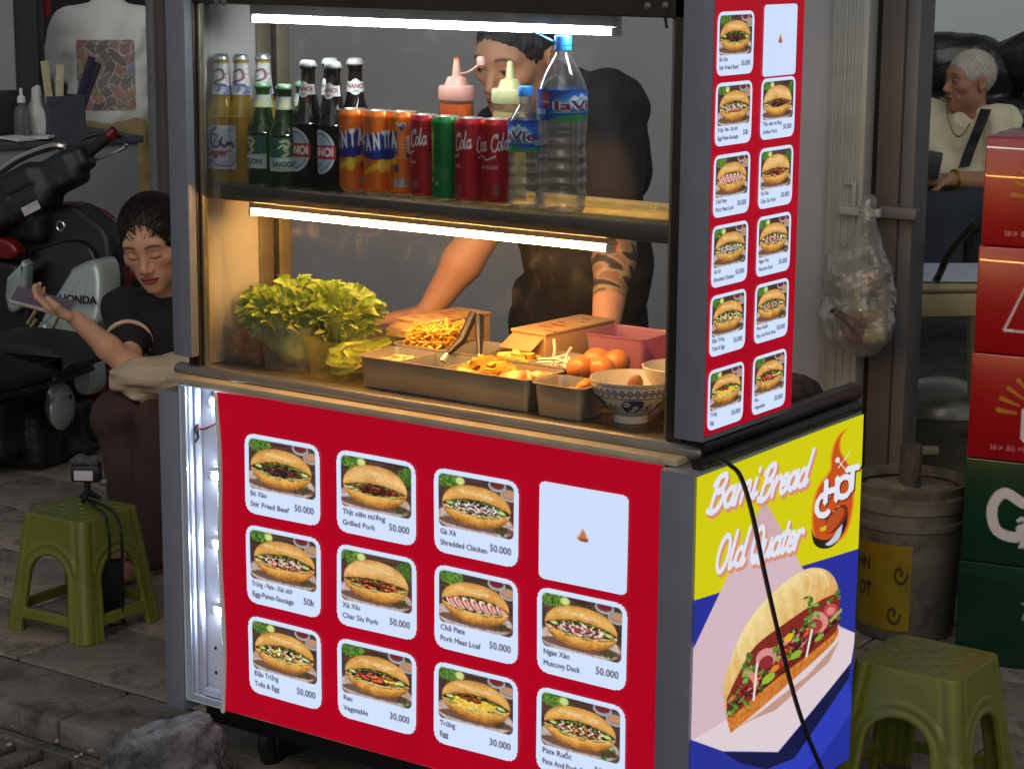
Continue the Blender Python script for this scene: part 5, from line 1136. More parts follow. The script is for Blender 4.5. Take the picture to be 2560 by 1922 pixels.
# ================================================================ food on the counter
DZ = .8015
def open_box(name, x0, x1, y0, y1, z0, z1, th, m, parent, flare=.0, rim=.0, rd=.02):
    """open-topped tub with rounded corners"""
    def rrect(gx, gy, r, n=5):
        o = []
        for (sx, sy, a) in ((1, 1, 0), (-1, 1, pi/2), (-1, -1, pi), (1, -1, 3*pi/2)):
            for k in range(n): t_ = a+k*pi/2/(n-1); o.append((sx*(gx-r)+r*cos(t_), sy*(gy-r)+r*sin(t_)))
        return np.array(o)
    cx, cy = (x0+x1)/2, (y0+y1)/2; hx, hy = (x1-x0)/2, (y1-y0)/2; rings = []
    for (dx_, z) in ((-flare, z0), (0, z1), (rim, z1+.001), (rim, z1+.003), (-th*.4, z1+.003), (-th, z1-.002), (-flare-th, z0+th)):
        q = rrect(hx+dx_, hy+dx_, max(.004, rd+dx_)); rings.append(np.column_stack([q+[cx, cy], np.full(len(q), z)]))
    n = len(rings[0]); b = MB(); b.grid(np.array(rings), wrap=True); b.f += [list(range(n))[::-1], [6*n+j for j in range(n)]]
    return b.build(name, m, parent, sharp=45)
def pile(fn, n, seed):
    r = np.random.default_rng(seed); b = MB(); cols = []
    for k in range(n):
        k0 = b.n; c = fn(b, r); cols.append(np.tile(c, (b.n-k0, 1)))
    return b, np.concatenate(cols)
FOOD = printed('food', .45, sss=.15, coat=.1)
# tub of shredded carrot
t = thing('carrot_tub', 'clear plastic tub of shredded carrot at the left end of the counter', 'tub'); open_box('tub', -.006, .095, .112, .25, DZ, .868, .002, CLEARP, t, .006, .002)
def strand(lo, hi, z0, z1, ca, cb, rad=.0016, ln=.05):
    def f(b, r):
        c = V(r.uniform(*lo), r.uniform(*hi), z0+(z1-z0)*r.random()**.8); a = r.uniform(0, 2*pi); d = V(cos(a), sin(a), r.normal()*.25)*ln*r.uniform(.5, 1.1)
        w_ = V(r.normal(), r.normal(), r.normal())*.006
        b.tube(smoothpath([c-d/2, c+w_, c+d/2], 3), rad, 4); return lin(np.array(ca)+(np.array(cb)-ca)*r.random())
    return f
b, c = pile(strand((.014, .078), (.132, .23), DZ+.006, .853, (214, 110, 30), (240, 156, 64), .0019), 330, 1); tag(b.build('shredded_carrot', FOOD, None, cols=c), 'orange shredded carrot heaped in the clear tub', 'carrot', kind='stuff')
# lettuce heads in a clear tub
t = thing('lettuce_tub', 'clear plastic tub holding the lettuce', 'tub'); open_box('tub', .1, .213, .107, .265, DZ, .884, .002, CLEARP, t, .008, .003)
def leaf(seed):
    """frilly lettuce leaf: smooth heart with a rib, rim ruffled into tight curls"""
    r = np.random.default_rng(seed); n, m = 20, 170; ph = r.uniform(0, 6, 8)
    rho, phi = np.meshgrid(np.linspace(0, 1, n)**.7, np.linspace(0, 2*pi, m), indexing='ij')
    up = np.sin(phi); Rw = .054*(1-.40*np.clip(-up, 0, 1)); Rh = np.where(up > 0, .056, .105)
    rim = rho**3.5*np.clip(.75+.9*up, .0, 1)
    a = phi+rim*.05*np.sin(phi*31+ph[6])
    x = rho*Rw*np.cos(a)*(1+.05*rim*np.sin(phi*9+ph[0])); z = .110+rho*Rh*np.sin(a)*(1+.03*rim*np.sin(phi*11+ph[1]))
    ruf = rim*(.011*np.sin(phi*13+ph[2])+.0075*np.sin(phi*22+ph[3])+.002*np.sin(phi*37+ph[4]))
    s_ = z/.175
    y = .045*np.clip(s_, 0, 1.2)**2.4+7.5*x**2*(1-.4*s_)-ruf+.002*np.sin(z*130+x*90+ph[5])*rho
    P = np.stack([x, -y, z], -1)
    g = np.clip(.15+.85*np.clip(s_*1.5-.55, 0, 1)*(.4+.6*rho)+.25*np.sin(phi*13+ph[2])*rim-.1*(1-rho), 0, 1)[..., None]
    C = lin((226, 230, 150))*(1-g)+lin((104, 150, 30))*g
    rib = (np.exp(-(x/.0045)**2)*np.clip(1.1-s_, 0, 1))[..., None]; C = C*(1-rib)+lin((236, 238, 190))*rib
    return P, C
LEAF = printed('lettuce_leaf', .42, sss=.0, bump=.5, bscale=90, coat=.1)
N, L, P = LEAF.node_tree.nodes, LEAF.node_tree.links, LEAF.node_tree.nodes['Principled BSDF']
tr = N.new('ShaderNodeBsdfTranslucent'); mx = N.new('ShaderNodeMixShader'); mx.inputs[0].default_value = .32; L.new([n for n in N if n.type == 'ATTRIBUTE'][0].outputs[0], tr.inputs[0]); L.new(P.outputs[0], mx.inputs[1]); L.new(tr.outputs[0], mx.inputs[2]); L.new(mx.outputs[0], N['Material Output'].inputs[0])
lm = []
for k in range(6):
    P_, C_ = leaf(k+3); h_, w_ = P_.shape[:2]; i = np.arange((h_-1)*w_).reshape(h_-1, w_)[:, :-1].ravel()
    lm.append(mesh('leaf', P_.reshape(-1, 3), np.stack([i, i+1, i+w_+1, i+w_], 1), LEAF, True, C_.reshape(-1, 3)))
r = np.random.default_rng(12)
for hN, (hx, hy, lean, lab) in enumerate(((.145, .165, -.34, 'curly green lettuce head leaning left out of the tub'), (.168, .19, .0, 'curly green lettuce head standing in the middle of the tub'), (.198, .215, .34, 'curly yellow-green lettuce head leaning right out of the tub'))):
    t = thing('lettuce', lab, 'lettuce', (hx, hy, DZ+.012), 0, 'lettuce heads in the tub')
    MB().lathe(smoothpath([(0, -.008), (.014, -.006), (.03, .012), (.036, .04), (.03, .07), (.0, .085)], 4), 18, cap=False).build('heart', mat('lettuce_heart', rgb(206, 214, 130), .5, 0, .25, 30, .4, 60, sss=.1), t)
    for k in range(14):
        a = k*2.4+r.uniform(-.2, .2); tilt = .02+.024*k*r.uniform(.8, 1.2); s_ = r.uniform(.94, 1.12)*(1-.014*k)
        o = link('leaf', lm[r.integers(6)], t); mm = Matrix.Rotation(lean*.8, 4, 'Y') @ Matrix.Rotation(a, 4, 'Z') @ Matrix.Translation((0, -.010, 0)) @ Matrix.Rotation(tilt, 4, 'X') @ Matrix.Scale(s_*.92, 4); o.matrix_local = mm
# cucumber sticks in a yellow-tinted tub
t = thing('cucumber_tub', 'yellowish clear plastic tub of cut cucumber in front of the lettuce', 'tub'); open_box('tub', .228, .335, .092, .285, DZ, .872, .002, glassy('tub_yellow', (.985, .975, .82), (.92, .88, .6), .12, .8, haze=.08, hazecol=(.95, .9, .4), bump=.1, cap=.3), t, .008, .004, .022)
ck = mesh_c = None
def cuke(seed):
    r = np.random.default_rng(seed); n = 12; a = np.linspace(0, pi, n); Rr = .0115; pts = []; L_ = r.uniform(.07, .1)
    pr = [(Rr*cos(q), Rr*sin(q)) for q in a]; b = MB(); bend = r.normal()*.01
    rings = [[(x+bend*sin(pi*s_), (s_-.5)*L_, z) for x, z in pr] for s_ in np.linspace(0, 1, 9)]
    b.grid(np.array(rings), wrap=True); b.f += [list(range(n)), [8*n+j for j in range(n)][::-1]]
    v = np.concatenate(b.v); rim_ = (np.hypot(v[:, 0], v[:, 2]) > Rr*.8) & (v[:, 2] > Rr*.5)
    return mesh('cucumber_stick', v, b.f, FOOD, True, np.where(rim_[:, None], lin((120, 150, 40)), lin((226, 224, 130))), 50)
cks = [cuke(i) for i in range(4)]
r = np.random.default_rng(9)
for k in range(22):
    o = link('cucumber_stick', cks[k % 4]); o.location = (r.uniform(.258, .308), r.uniform(.14, .235), DZ+.010+.0075*(k//4)+r.uniform(0, .003)); o.rotation_euler = (r.normal()*.07, r.normal()*.5, .5+r.normal()*.35 if k % 2 else -.2+r.normal()*.3)
    tag(o, 'pale green cucumber stick in the yellowish tub', 'cucumber', 'cucumber sticks in the tub')
# steel trays with compartments
TS = MT['tray_steel']
def tray(name, label, x0, x1, y0, y1, div, zt=.857):
    t = thing(name, label, 'tray'); open_box('pan', x0, x1, y0, y1, DZ, zt, .0018, TS, t, .006, .006, .014)
    for x in div: boxo('divider', (x-.003, y0+.004, DZ+.004), (x+.003, y1-.004, zt+.0015), TS, t, bev=.001)
    return t
tray('food_tray', 'long steel tray with three compartments at the front of the counter', .368, .752, .09, .203, (.462, .562))
tray('food_tray', 'long steel tray with four compartments behind the front tray', .355, .785, .213, .335, (.462, .548, .66), .860)
tray('food_pan', 'small square steel pan beside the patterned bowl', .766, .868, .083, .165, ())
boxf = lambda x0, x1, y0, y1, z: ((x0+.014, x1-.014), (y0+.014, y1-.014), z)
def crumbs(lo, hi, z0, z1, ca, cb, sz=.007):
    def f(b, r):
        cx_, cy_ = r.uniform(*lo), r.uniform(*hi); e = 1-min(1, ((cx_-sum(lo)/2)/((lo[1]-lo[0])/2))**2*.6+((cy_-sum(hi)/2)/((hi[1]-hi[0])/2))**2*.5); c = V(cx_, cy_, z0+(z1-z0)*e*r.uniform(.5, 1))
        s_ = sz*r.uniform(.5, 1.3); v = r.normal(size=(8, 3)); v /= np.linalg.norm(v, axis=1)[:, None]; q = np.array([[-1, -1, -1], [1, -1, -1], [1, 1, -1], [-1, 1, -1], [-1, -1, 1], [1, -1, 1], [1, 1, 1], [-1, 1, 1]], float)+v*.5
        A = rotm('Z', r.uniform(0, 6)) @ rotm('X', r.uniform(0, 6)); b.add(c+(q*s_*V(.7, .35, .3)) @ A.T, [[0, 3, 2, 1], [4, 5, 6, 7], [0, 1, 5, 4], [1, 2, 6, 5], [2, 3, 7, 6], [3, 0, 4, 7]])
        return lin(np.array(ca)+(np.array(cb)-ca)*r.random())
    return f
def filling(name, label, cat, fn, n, seed):
    b, c = pile(fn, n, seed); return tag(b.build(name, FOOD, None, cols=c), label, cat, kind='stuff')
filling('shredded_meat', 'pile of pale shredded meat in the left front compartment', 'meat', crumbs((.384, .452), (.112, .188), .832, .85, (226, 178, 110), (240, 206, 150), .016), 130, 2)
filling('pickled_greens', 'ragged yellow-green pickle heap in the large front compartment', 'pickles', crumbs((.582, .655), (.112, .188), .836, .872, (190, 140, 40), (226, 186, 84), .017), 170, 3)
S = SDF((.63, .09, .8), (.76, .21, .9), .003)
r = np.random.default_rng(8)
for k in range(9): S.ell((r.uniform(.66, .735), r.uniform(.115, .18), .843+r.uniform(-.008, .012)), (.022, .016, .008), rotm('Z', r.uniform(0, 3)) @ rotm('X', r.normal()*.4), .006)
S.wob(.002, 110, 4); o = sobj('meat_slices', S, FOOD, None, col=lambda v: lin(np.clip(np.array([240, 176, 128])+np.outer(np.sin(v[:, 0]*140+v[:, 1]*90), [16, 34, 30]), 0, 255))); tag(o, 'pinkish cooked meat slices at the right of the front tray', 'meat')
S = SDF((.36, .1, .79), (.57, .22, .87), .0035); S.box((.415, .147, .818), (.04, .045, .014), None, .012, .01); S.wob(.003, 90, 5); tag(sobj('sauce_bed', S, mat('sauce_bed', rgb(206, 150, 90), .5, 0, .2, 40)), 'pale sauce bed under the shredded meat', 'food')
filling('fried_noodles', 'heap of yellow crispy noodles in the left rear compartment', 'noodles', strand((.372, .452), (.225, .325), .83, .893, (232, 160, 40), (246, 196, 84), .0019, .022), 420, 4)
filling('shredded_egg', 'yellow shredded heap in the third rear compartment', 'food', crumbs((.56, .648), (.228, .32), .83, .866, (232, 176, 60), (246, 206, 110), .013), 170, 5)
filling('scallions', 'chopped pale greens in the rear compartment under the tongs', 'greens', crumbs((.472, .54), (.225, .32), .82, .84, (190, 170, 90), (150, 150, 60), .010), 90, 6)
filling('bean_sprouts', 'white bean sprouts in the right rear compartment', 'sprouts', strand((.675, .77), (.228, .32), .835, .862, (226, 220, 190), (240, 236, 214), .0024, .055), 60, 7)
b = MB(); b.tube(smoothpath([(.70, .235, .85), (.705, .24, .88), (.70, .245, .905)], 5), .0028, 6); b.tube(smoothpath([(.73, .235, .85), (.725, .25, .875), (.735, .25, .892)], 5), .0028, 6); b.tube(smoothpath([(.68, .225, .868), (.72, .222, .874), (.745, .23, .866)], 5), .0028, 6)
tag(b.build('long_sprout', mat('sprout_white', rgb(226, 222, 204), .4, sss=.2)), 'long white sprouts sticking up from the right rear compartment', 'sprouts', kind='stuff')
S = SDF((.76, .08, .79), (.88, .17, .9), .003); S.ell((.80, .125, .838), (.026, .02, .012), rotm('Z', .4), .006); S.ell((.838, .13, .846), (.012, .022, .022), rotm('Y', .5), .006); S.ell((.82, .11, .832), (.035, .022, .01), None, .006); S.wob(.0025, 120, 7)
tag(sobj('fried_tofu', S, mat('fried_tofu', rgb(196, 140, 60), .55, 0, .25, 50, .3)), 'golden fried pieces in the small steel pan', 'tofu')
# tongs across the rear tray
tg = thing('tongs', 'black and steel tongs lying across the rear tray', 'tongs')
a_, b_ = V(.52, .262, .925), V(.563, .205, .866)
MB().tube([a_+V(0, 0, 0), a_*.5+b_*.5, b_], [.009, .008, .004], 8).build('arm', MT['black'], tg); MB().tube([a_+V(-.012, -.002, .004), V(.51, .22, .885), V(.50, .19, .862)], [.009, .009, .005], 8).build('arm', MT['black'], tg)
MB().tube([b_, b_+V(.006, -.01, -.014)], [.004, .007], 8).build('tip', TS, tg); MB().tube([V(.50, .19, .862), V(.497, .178, .85)], [.005, .007], 8).build('tip', TS, tg)
# eggs on a dish
t = thing('egg_dish', 'steel dish under the brown eggs', 'dish'); MB().lathe([(0, .0), (.05, .0), (.062, .05), (.064, .051), (.06, .048), (.05, .004)], 28, (.785, .237, DZ), cap=False).build('bowl', TS, t)
em = mat('egg_brown', rgb(188, 116, 62), .38, 0, .1, 40, .04, 300, sss=.1)
for i, (u, v, lab) in enumerate(((1253, 797, 'brown egg, leftmost of the four'), (1291, 780, 'brown egg at the back left of the four'), (1333, 783, 'brown egg, rightmost of the four'), (1296, 798, 'brown egg at the front right, next to the patterned bowl'))):
    p = at(u, v, z=.867); b = MB(); b.lathe([(.0245*math.sin(q)*(1-.1*math.cos(q)), .0285*math.cos(q)) for q in np.linspace(.001, pi-.001, 18)], 24, cap=False); o = b.build('egg', em, sharp=None); o.location = p; o.rotation_euler = (1.2+.2*i, .4*i, .7+1.3*i); tag(o, lab, 'egg', 'brown eggs beside the bowl')
# patterned bowl
bw = thing('patterned_bowl', 'blue and white patterned ceramic bowl with a chunk of food in it', 'bowl', (.928, .150, DZ))
Rb = lambda q: .030+.0425*np.sin(np.clip(q, 0, 1)*pi/2)**.85
cvp = Cv(330, 66, (214, 210, 200), 2); bl = (36, 48, 96)
cvp.a[:6] = (196, 178, 150); cvp.stroke([(0, 5), (330, 5)], 1.4, (90, 70, 80)); cvp.stroke([(0, 27), (330, 27)], 1.6, bl)
for k in range(34):
    x = k*10-2; cvp.poly([(x, 17), (x+5, 9), (x+10, 17), (x+5, 25)], bl); cvp.poly([(x+2, 17), (x+5, 12), (x+8, 17), (x+5, 22)], (206, 206, 206)); cvp.ell(x+5, 17, 1.4, 1.8, bl)
rr = np.random.default_rng(2)
for k in range(5):
    x = 20+k*66; cvp.poly(smoothpath([(x, 30), (x+26, 30), (x+30, 44), (x+18, 58), (x+2, 54), (x-6, 42)], 4), bl)
    for (a, b2) in ((x+4, 38), (x+18, 46), (x+12, 54)):
        for j in range(5): cvp.ell(a+3.4*cos(j*1.26), b2+3.4*sin(j*1.26), 2.6, 2.6, (222, 220, 214))
        cvp.ell(a, b2, 1.8, 1.8, (120, 110, 90))
    for j in range(4): cvp.stroke(smoothpath([(x+34+j*5, 48+3*sin(j)), (x+37+j*5, 42-3*(j % 2)), (x+41+j*5, 48)], 3), 1.2, bl)
    cvp.stroke([(x+32, 52), (x+54, 50)], 1.2, bl); cvp.ell(x+38, 44, 2.4, 2.4, bl)
cer = printed('ceramic', .16, coat=.6)
link('outer_wall', canvas_mesh('bowl_wall', cvp, cer, lambda U, Q: np.stack([Rb(1-Q)*np.cos(2*pi*U-.35), Rb(1-Q)*np.sin(2*pi*U-.35), .013+.062*(1-Q)], -1), None, True), bw)
MB().lathe([(.031, .013), (.031, .0), (.027, .0), (.027, .004), (0, .005)], 48, cap=False).build('foot', mat('ceramic_white', rgb(214, 208, 196), .18, 0, .05, 20, coat=.5), bw)
MB().lathe([(.0725, .075), (.0722, .0765), (.071, .0765), (.066, .06), (.05, .03), (.02, .016), (0, .015)], 48, cap=False).build('inner_wall', mat('ceramic_white', rgb(214, 208, 196), .18), bw)
S = SDF((.87, .09, .8), (.99, .21, .9), .003); S.ell((.928, .16, .862), (.016, .01, .02), rotm('Y', .5), .006); S.ell((.905, .145, .851), (.022, .016, .008), None, .006); S.ell((.93, .15, .842), (.045, .04, .008), None, .006); S.wob(.002, 130, 2)
tag(sobj('meat_chunk', S, mat('meat_tan', rgb(150, 100, 62), .6, 0, .25, 40, .3)), 'brown chunk of meat inside the patterned bowl', 'meat')
# white bowl behind, pink bin, kraft cartons
t = thing('white_bowl', 'plain white bowl behind the patterned bowl at the right edge of the glass', 'bowl', (.955, .262, DZ)); MB().lathe([(.03, 0), (.036, .004), (.062, .07), (.066, .082), (.063, .083), (.055, .06), (.02, .02), (0, .019)], 36, cap=False).build('bowl', mat('ceramic_white', rgb(214, 208, 196), .18), t)
t = thing('pink_bin', 'pink translucent plastic tub behind the eggs', 'tub'); open_box('tub', .70, .83, .345, .455, DZ, .900, .003, glassy('pink_plastic', (.85, .50, .64), (.6, .3, .42), .2, .7, haze=.42, hazecol=(.86, .46, .66)), t, .012, .003, .012)
kraft = mat('kraft_board', rgb(186, 150, 106), .75, 0, .08, 12, .15, 120, wear=((.30, .1, .06, 1), 22, .62, .35))
def kraft_box(label, loc, rz, w_, l_, h_, open_):
    t = thing('kraft_box', label, 'box', loc, rz, 'kraft paper boxes on the counter')
    boxo('box', (-w_/2, -l_/2, 0), (w_/2, l_/2, h_), kraft, t, bev=.0015); boxo('lid', (-w_/2-.002, -l_/2-.002, h_), (w_/2+.002, l_/2+.002, h_+.006), kraft, t, bev=.002)
    boxo('flap', (-w_/2+.003, -l_/2-.045, h_-.004), (w_/2-.003, -l_/2-.003, h_-.001), kraft, t, bev=.0005, rot=rotm('X', .5), piv=(0, -l_/2, h_-.003))
    b = MB(); r = np.random.default_rng(int(w_*1000))
    for k in range(6): x, y = r.uniform(-w_*.35, w_*.2), -l_*.4+k*l_*.14; b.box((x, y, h_+.006), (x+w_*.3*r.random()+.008, y+.005, h_+.0066))
    b.build('red_print', mat('red_ink', rgb(140, 60, 48), .8), t); return t
kraft_box('kraft paper box standing behind the noodles, its end open', (.335, .40, DZ), -.12, .085, .17, .083, True)
kraft_box('kraft paper box left of the pink tub', (.60, .425, DZ), -.08, .082, .21, .09, True)
# ================================================================ people
SKIN = printed('skin', .5, spec=.4, sss=.12, bump=.12, bscale=220, var=.05, vscale=40)
def cmix(c, m, col, al=1.):
    m = np.clip(m, 0, 1)[:, None]*al; return c*(1-m)+np.asarray(col)*m
def sstep(a, b, x): t = np.clip((x-a)/(b-a), 0, 1); return t*t*(3-2*t)
def make_head(skin, lip, brow, eyes='open', h=.0024, iris=(40, 26, 20), fat=1., browlift=0., age=0., stub=0.):
    """head in its own frame: face towards -Y, centre of the skull at the origin"""
    S = SDF((-.1, -.135, -.21), (.1, .13, .135), h)
    S.ell((0, .012, .03), (.075, .095, .088), None, .01)
    S.ell((0, -.034, -.045), (.055*fat, .055, .074), None, .04)
    for s_ in (-1, 1):
        S.ell((s_*.044*fat, -.004, -.062), (.02, .03, .034), None, .03); S.ell((s_*.043, -.058, -.016), (.021, .02, .016), None, .025)
    S.ell((0, -.074, -.1), (.022, .017, .016), None, .03); S.ell((0, -.070, .028), (.052, .02, .022), None, .025); S.ell((0, -.072, -.064), (.034, .02, .03), None, .02)
    for s_ in (-1, 1): S.ell((s_*.031, -.1, .005), (.019, .014, .012), None, .014, sub=True)
    for s_ in (-1, 1): S.ell((s_*.031, -.0765, .003), (.0155, .0125, .0115), None, .004)
    S.cap((0, -.083, .014), (0, -.106, -.028), .0068, .0112, .012)
    for s_ in (-1, 1): S.ell((s_*.0125, -.097, -.034), (.0085, .011, .008), None, .007)
    S.ell((0, -.0925, -.0585), (.022, .009, .0055), None, .006); S.ell((0, -.0915, -.0695), (.019, .009, .0065), None, .006); S.ell((0, -.103, -.0637), (.025, .007, .0016), None, .003, sub=True)
    for s_ in (-1, 1):
        R = rotm('X', -.18) @ rotm('Z', s_*.25)
        S.ell((s_*.0775, .014, -.004), (.0085, .019, .031), R, .006); S.ell((s_*.086, .010, .001), (.006, .011, .02), R, .004, sub=True)
    S.cap((0, .018, -.07), (0, .045, -.2), .05, .056, .03)
    v, f = S.mesh(); x, y, z = v.T; ax = np.abs(x)
    c = np.tile(lin(skin), (len(v), 1)); front = sstep(-.045, -.065, y)
    c = cmix(c, np.exp(-((ax-.043)/.02)**2-((z+.022)/.02)**2)*front, lin(np.array(skin)*V(1.02, .88, .84)), .35)
    c = cmix(c, np.exp(-(x/.014)**2-((z+.03)/.012)**2)*front, lin(np.array(skin)*V(1.03, .88, .84)), .4)
    lw = (x/.026)**2+((z+.0635)/.0125)**2; c = cmix(c, sstep(1.15, .8, lw)*sstep(-.078, -.086, y), lin(lip))
    c = cmix(c, np.exp(-((z+.0637)/.0018)**2)*(ax < .025)*sstep(-.078, -.084, y), lin(np.array(lip)*.45), .9)
    bz = .0265+browlift+.006*(1-((ax-.03)/.02)**2); c = cmix(c, np.exp(-((z-bz)/.0042)**2)*sstep(.010, .015, ax)*sstep(.056, .046, ax)*front, lin(brow), .92)
    ez = .003; ex = ax-.031
    if eyes == 'open':
        lens = (ex/.0135)**2+((z-ez)/.0040)**2; eye = sstep(1.1, .85, lens)*sstep(-.08, -.085, y)
        c = cmix(c, eye, lin((150, 138, 128))); gx = np.where(x > 0, ex, -ex); c = cmix(c, sstep(1.15, .85, ((gx+.003)/.0052)**2+((z-ez+.0008)/.0052)**2)*eye, lin(iris))
        c = cmix(c, np.exp(-((z-ez-.0040*np.sqrt(np.clip(1-(ex/.015)**2, 0, 1)))/.0016)**2)*(np.abs(ex) < .0165)*sstep(-.078, -.083, y), lin((26, 18, 16)), .95)
    else:
        c = cmix(c, np.exp(-((z-(ez-.006-.0*ex)+.003*(1-(ex/.015)**2))/.0017)**2)*(np.abs(ex) < .0165)*sstep(-.07, -.078, y), lin((28, 18, 16)), .95)
        c = cmix(c, np.exp(-((z-(ez+.007))/.0012)**2)*(np.abs(ex) < .014)*sstep(-.07, -.078, y), lin(np.array(skin)*.6), .5)
    for s_ in (-1, 1): c = cmix(c, np.exp(-((x-s_*.0075)/.003)**2-((z+.0415)/.0022)**2)*front, lin(np.array(skin)*.25), .9)
    if age:
        for zz in (.052, .064, .076): c = cmix(c, np.exp(-((z-zz-.003*np.sin(x*90))/.0014)**2)*front*(ax < .045), lin(np.array(skin)*.72), .5*age)
        for s_ in (-1, 1): c = cmix(c, np.exp(-((ax-(.022+(-.03-z)*.45))/.0025)**2)*front*(z < -.03)*(z > -.075), lin(np.array(skin)*.66), .6*age)
    if stub: c = cmix(c, sstep(-.04, -.06, z)*sstep(.0, -.03, y)*(lw > 1.1), lin(np.array(skin)*.62), stub)
    return v, f, c
def make_hair(kind, h=.0028, seed=1):
    S = SDF((-.12, -.125, -.16), (.12, .17, .16), h)
    if kind == 'short':
        S.ell((0, .014, .034), (.0785, .0985, .0905), None, .01); S.ell((0, -.105, -.035), (.078, .075, .108), None, .012, sub=True); S.half((0, .02, -.035), (0, -.35, -1), .01)
        for s_ in (-1, 1): S.ell((s_*.085, -.0, -.02), (.02, .03, .045), None, .008, sub=True)
        S.wob(.0012, 260, seed, octs=2)
    else:
        S.ell((0, .016, .032), (.085, .101, .090), None, .01); S.ell((0, -.122, -.008), (.074, .092, .116), None, .010, sub=True); S.half((0, .05, -.06), (0, -.5, -1), .02)
        for s_ in (-1, 1): S.cap((s_*.07, -.035, .02), (s_*.078, .02, -.03), .012, .02, .015)
        S.ell((0, .115, .03), (.04, .035, .04), None, .02); S.cap((0, .105, .02), (0, .09, -.1), .03, .018, .02)
        S.wob(.0009, 150, seed, axis=(1.6, .5, .4), octs=2)
    return S.mesh()
def strands(P_, rad):
    """(N,K,3) polylines -> one mesh of fine three-sided hairs"""
    P_ = np.asarray(P_, float); N_, K_ = P_.shape[:2]; t = np.gradient(P_, axis=1); t /= np.linalg.norm(t, axis=2)[..., None]+1e-12
    u = np.cross(t, V(.31, .52, .79)); u /= np.linalg.norm(u, axis=2)[..., None]+1e-12; w = np.cross(t, u); r_ = rad*np.linspace(1, .45, K_)[None, :, None]
    v = np.stack([P_+r_*(cos(a)*u+sin(a)*w) for a in (0, 2.094, 4.189)], 2).reshape(-1, 3)
    b = (np.arange(N_)[:, None, None]*K_+np.arange(K_-1)[None, :, None])*3; j = np.arange(3)[None, None]; j2 = (j+1) % 3
    return v, np.stack([b+j, b+j2, b+3+j2, b+3+j], -1).reshape(-1, 4)
def hairs(kind, v, n, seed, ln=.006):
    r = np.random.default_rng(seed)
    if kind == 'short':
        p = v[r.integers(0, len(v), n)]; p = p[np.linalg.norm((p-V(0, .014, .034))/V(.0785, .0985, .0905), axis=1) > .97]
        nr = (p-V(0, .014, .02))/V(.078, .098, .09)**2; nr /= np.linalg.norm(nr, axis=1)[:, None]
        d = nr*.55+V(0, .35, .05)*(p[:, 2:] > .05)+V(0, .3, -.8)*(p[:, 2:] <= .05)+r.normal(size=p.shape)*.25; d /= np.linalg.norm(d, axis=1)[:, None]
        q = np.linspace(0, 1, 3)[None, :, None]; return strands(p[:, None]-nr[:, None]*.002+d[:, None]*ln*q*r.uniform(.6, 1.2, (len(p), 1, 1)), .0007)
    p = v[r.integers(0, len(v), n)]; p = p[(p[:, 1] < .06) & ((p[:, 1] > -.062) | (p[:, 2] > .085))]; t = np.linspace(0, 1, 12)[None, :, None]; bun = V(0, .125, .03)+r.normal(size=(len(p), 3))*V(.014, .01, .016)
    q = p[:, None]*(1-t)+bun[:, None]*t; c = V(0, .016, .032); ra = V(.0855, .1015, .0905)
    k = np.linalg.norm((q-c)/ra, axis=2)[..., None]; k = np.maximum(k, 1e-3); q = np.where(t < .9, c+(q-c)/k*(1+r.uniform(.0, .035, (len(p), 1, 1))+.012*np.sin(t*9+r.uniform(0, 6, (len(p), 1, 1)))*r.random((len(p), 1, 1))), q)
    return strands(q, .0008)
def add_hair(name, kind, T, org, m, parent, seed, h=.0028, n=4000):
    v, f = make_hair(kind, h, seed); hv_, hf_ = hairs(kind, v, n, seed)
    link(name, mesh(name, np.concatenate([T(v), T(hv_)])-org, np.concatenate([f, hf_+len(v)]), m, True), parent)
def frame_from(pos, az, pitch=0., roll=0., scale=1.):
    """matrix for a head at pos facing azimuth az (radians, 0 = +x), pitch > 0 looks down"""
    R = rotm('Z', az+pi/2) @ rotm('X', pitch) @ rotm('Y', roll)
    return lambda v: (v*scale) @ R.T + np.asarray(pos)
def join(parts):
    V_, F_, C_ = [], [], []; n = 0
    for v, f, c in parts: V_.append(v); F_.append(f+n); C_.append(c); n += len(v)
    return np.concatenate(V_), np.concatenate(F_), np.concatenate(C_)
def hand(S, wr, dirv, up, side, curl=.3, s_=1., spread=.12, thumb=1):
    """palm and five fingers grown into S; dirv: along the fingers, up: back of the hand, side: +1/-1 thumb side"""
    d = np.asarray(dirv, float); d /= np.linalg.norm(d); u = np.asarray(up, float); u -= d*(u@d); u /= np.linalg.norm(u); r = np.cross(d, u)*side
    pc = wr+d*.05*s_
    R = np.column_stack([r, d, u]); S.box(pc, V(.04, .045, .014)*s_, R, .012*s_, .012)
    for k, (off, ln, rd) in enumerate(((.030, .072, .0085), (.010, .08, .009), (-.011, .075, .0085), (-.030, .058, .0075))):
        b0 = pc+d*.038*s_+r*off*s_; dd = d+r*spread*(off/.03); p = [b0]; a = curl*.5
        for j, q in enumerate((.45, .32, .25)):
            w_ = dd*cos(a)-u*sin(a); w_ /= np.linalg.norm(w_); p.append(p[-1]+w_*ln*q*s_); a += curl
        S.chain(p, [rd*s_, rd*.95*s_, rd*.88*s_, rd*.75*s_], .004)
    b0 = pc-d*.02*s_+r*.034*s_; w1 = d*.55+r*.75*thumb-u*.25; w1 /= np.linalg.norm(w1); w2 = d*.9+r*.3*thumb-u*.3; w2 /= np.linalg.norm(w2)
    S.chain([b0, b0+w1*.034*s_, b0+w1*.034*s_+w2*.03*s_], [.013*s_, .0105*s_, .0085*s_], .008)

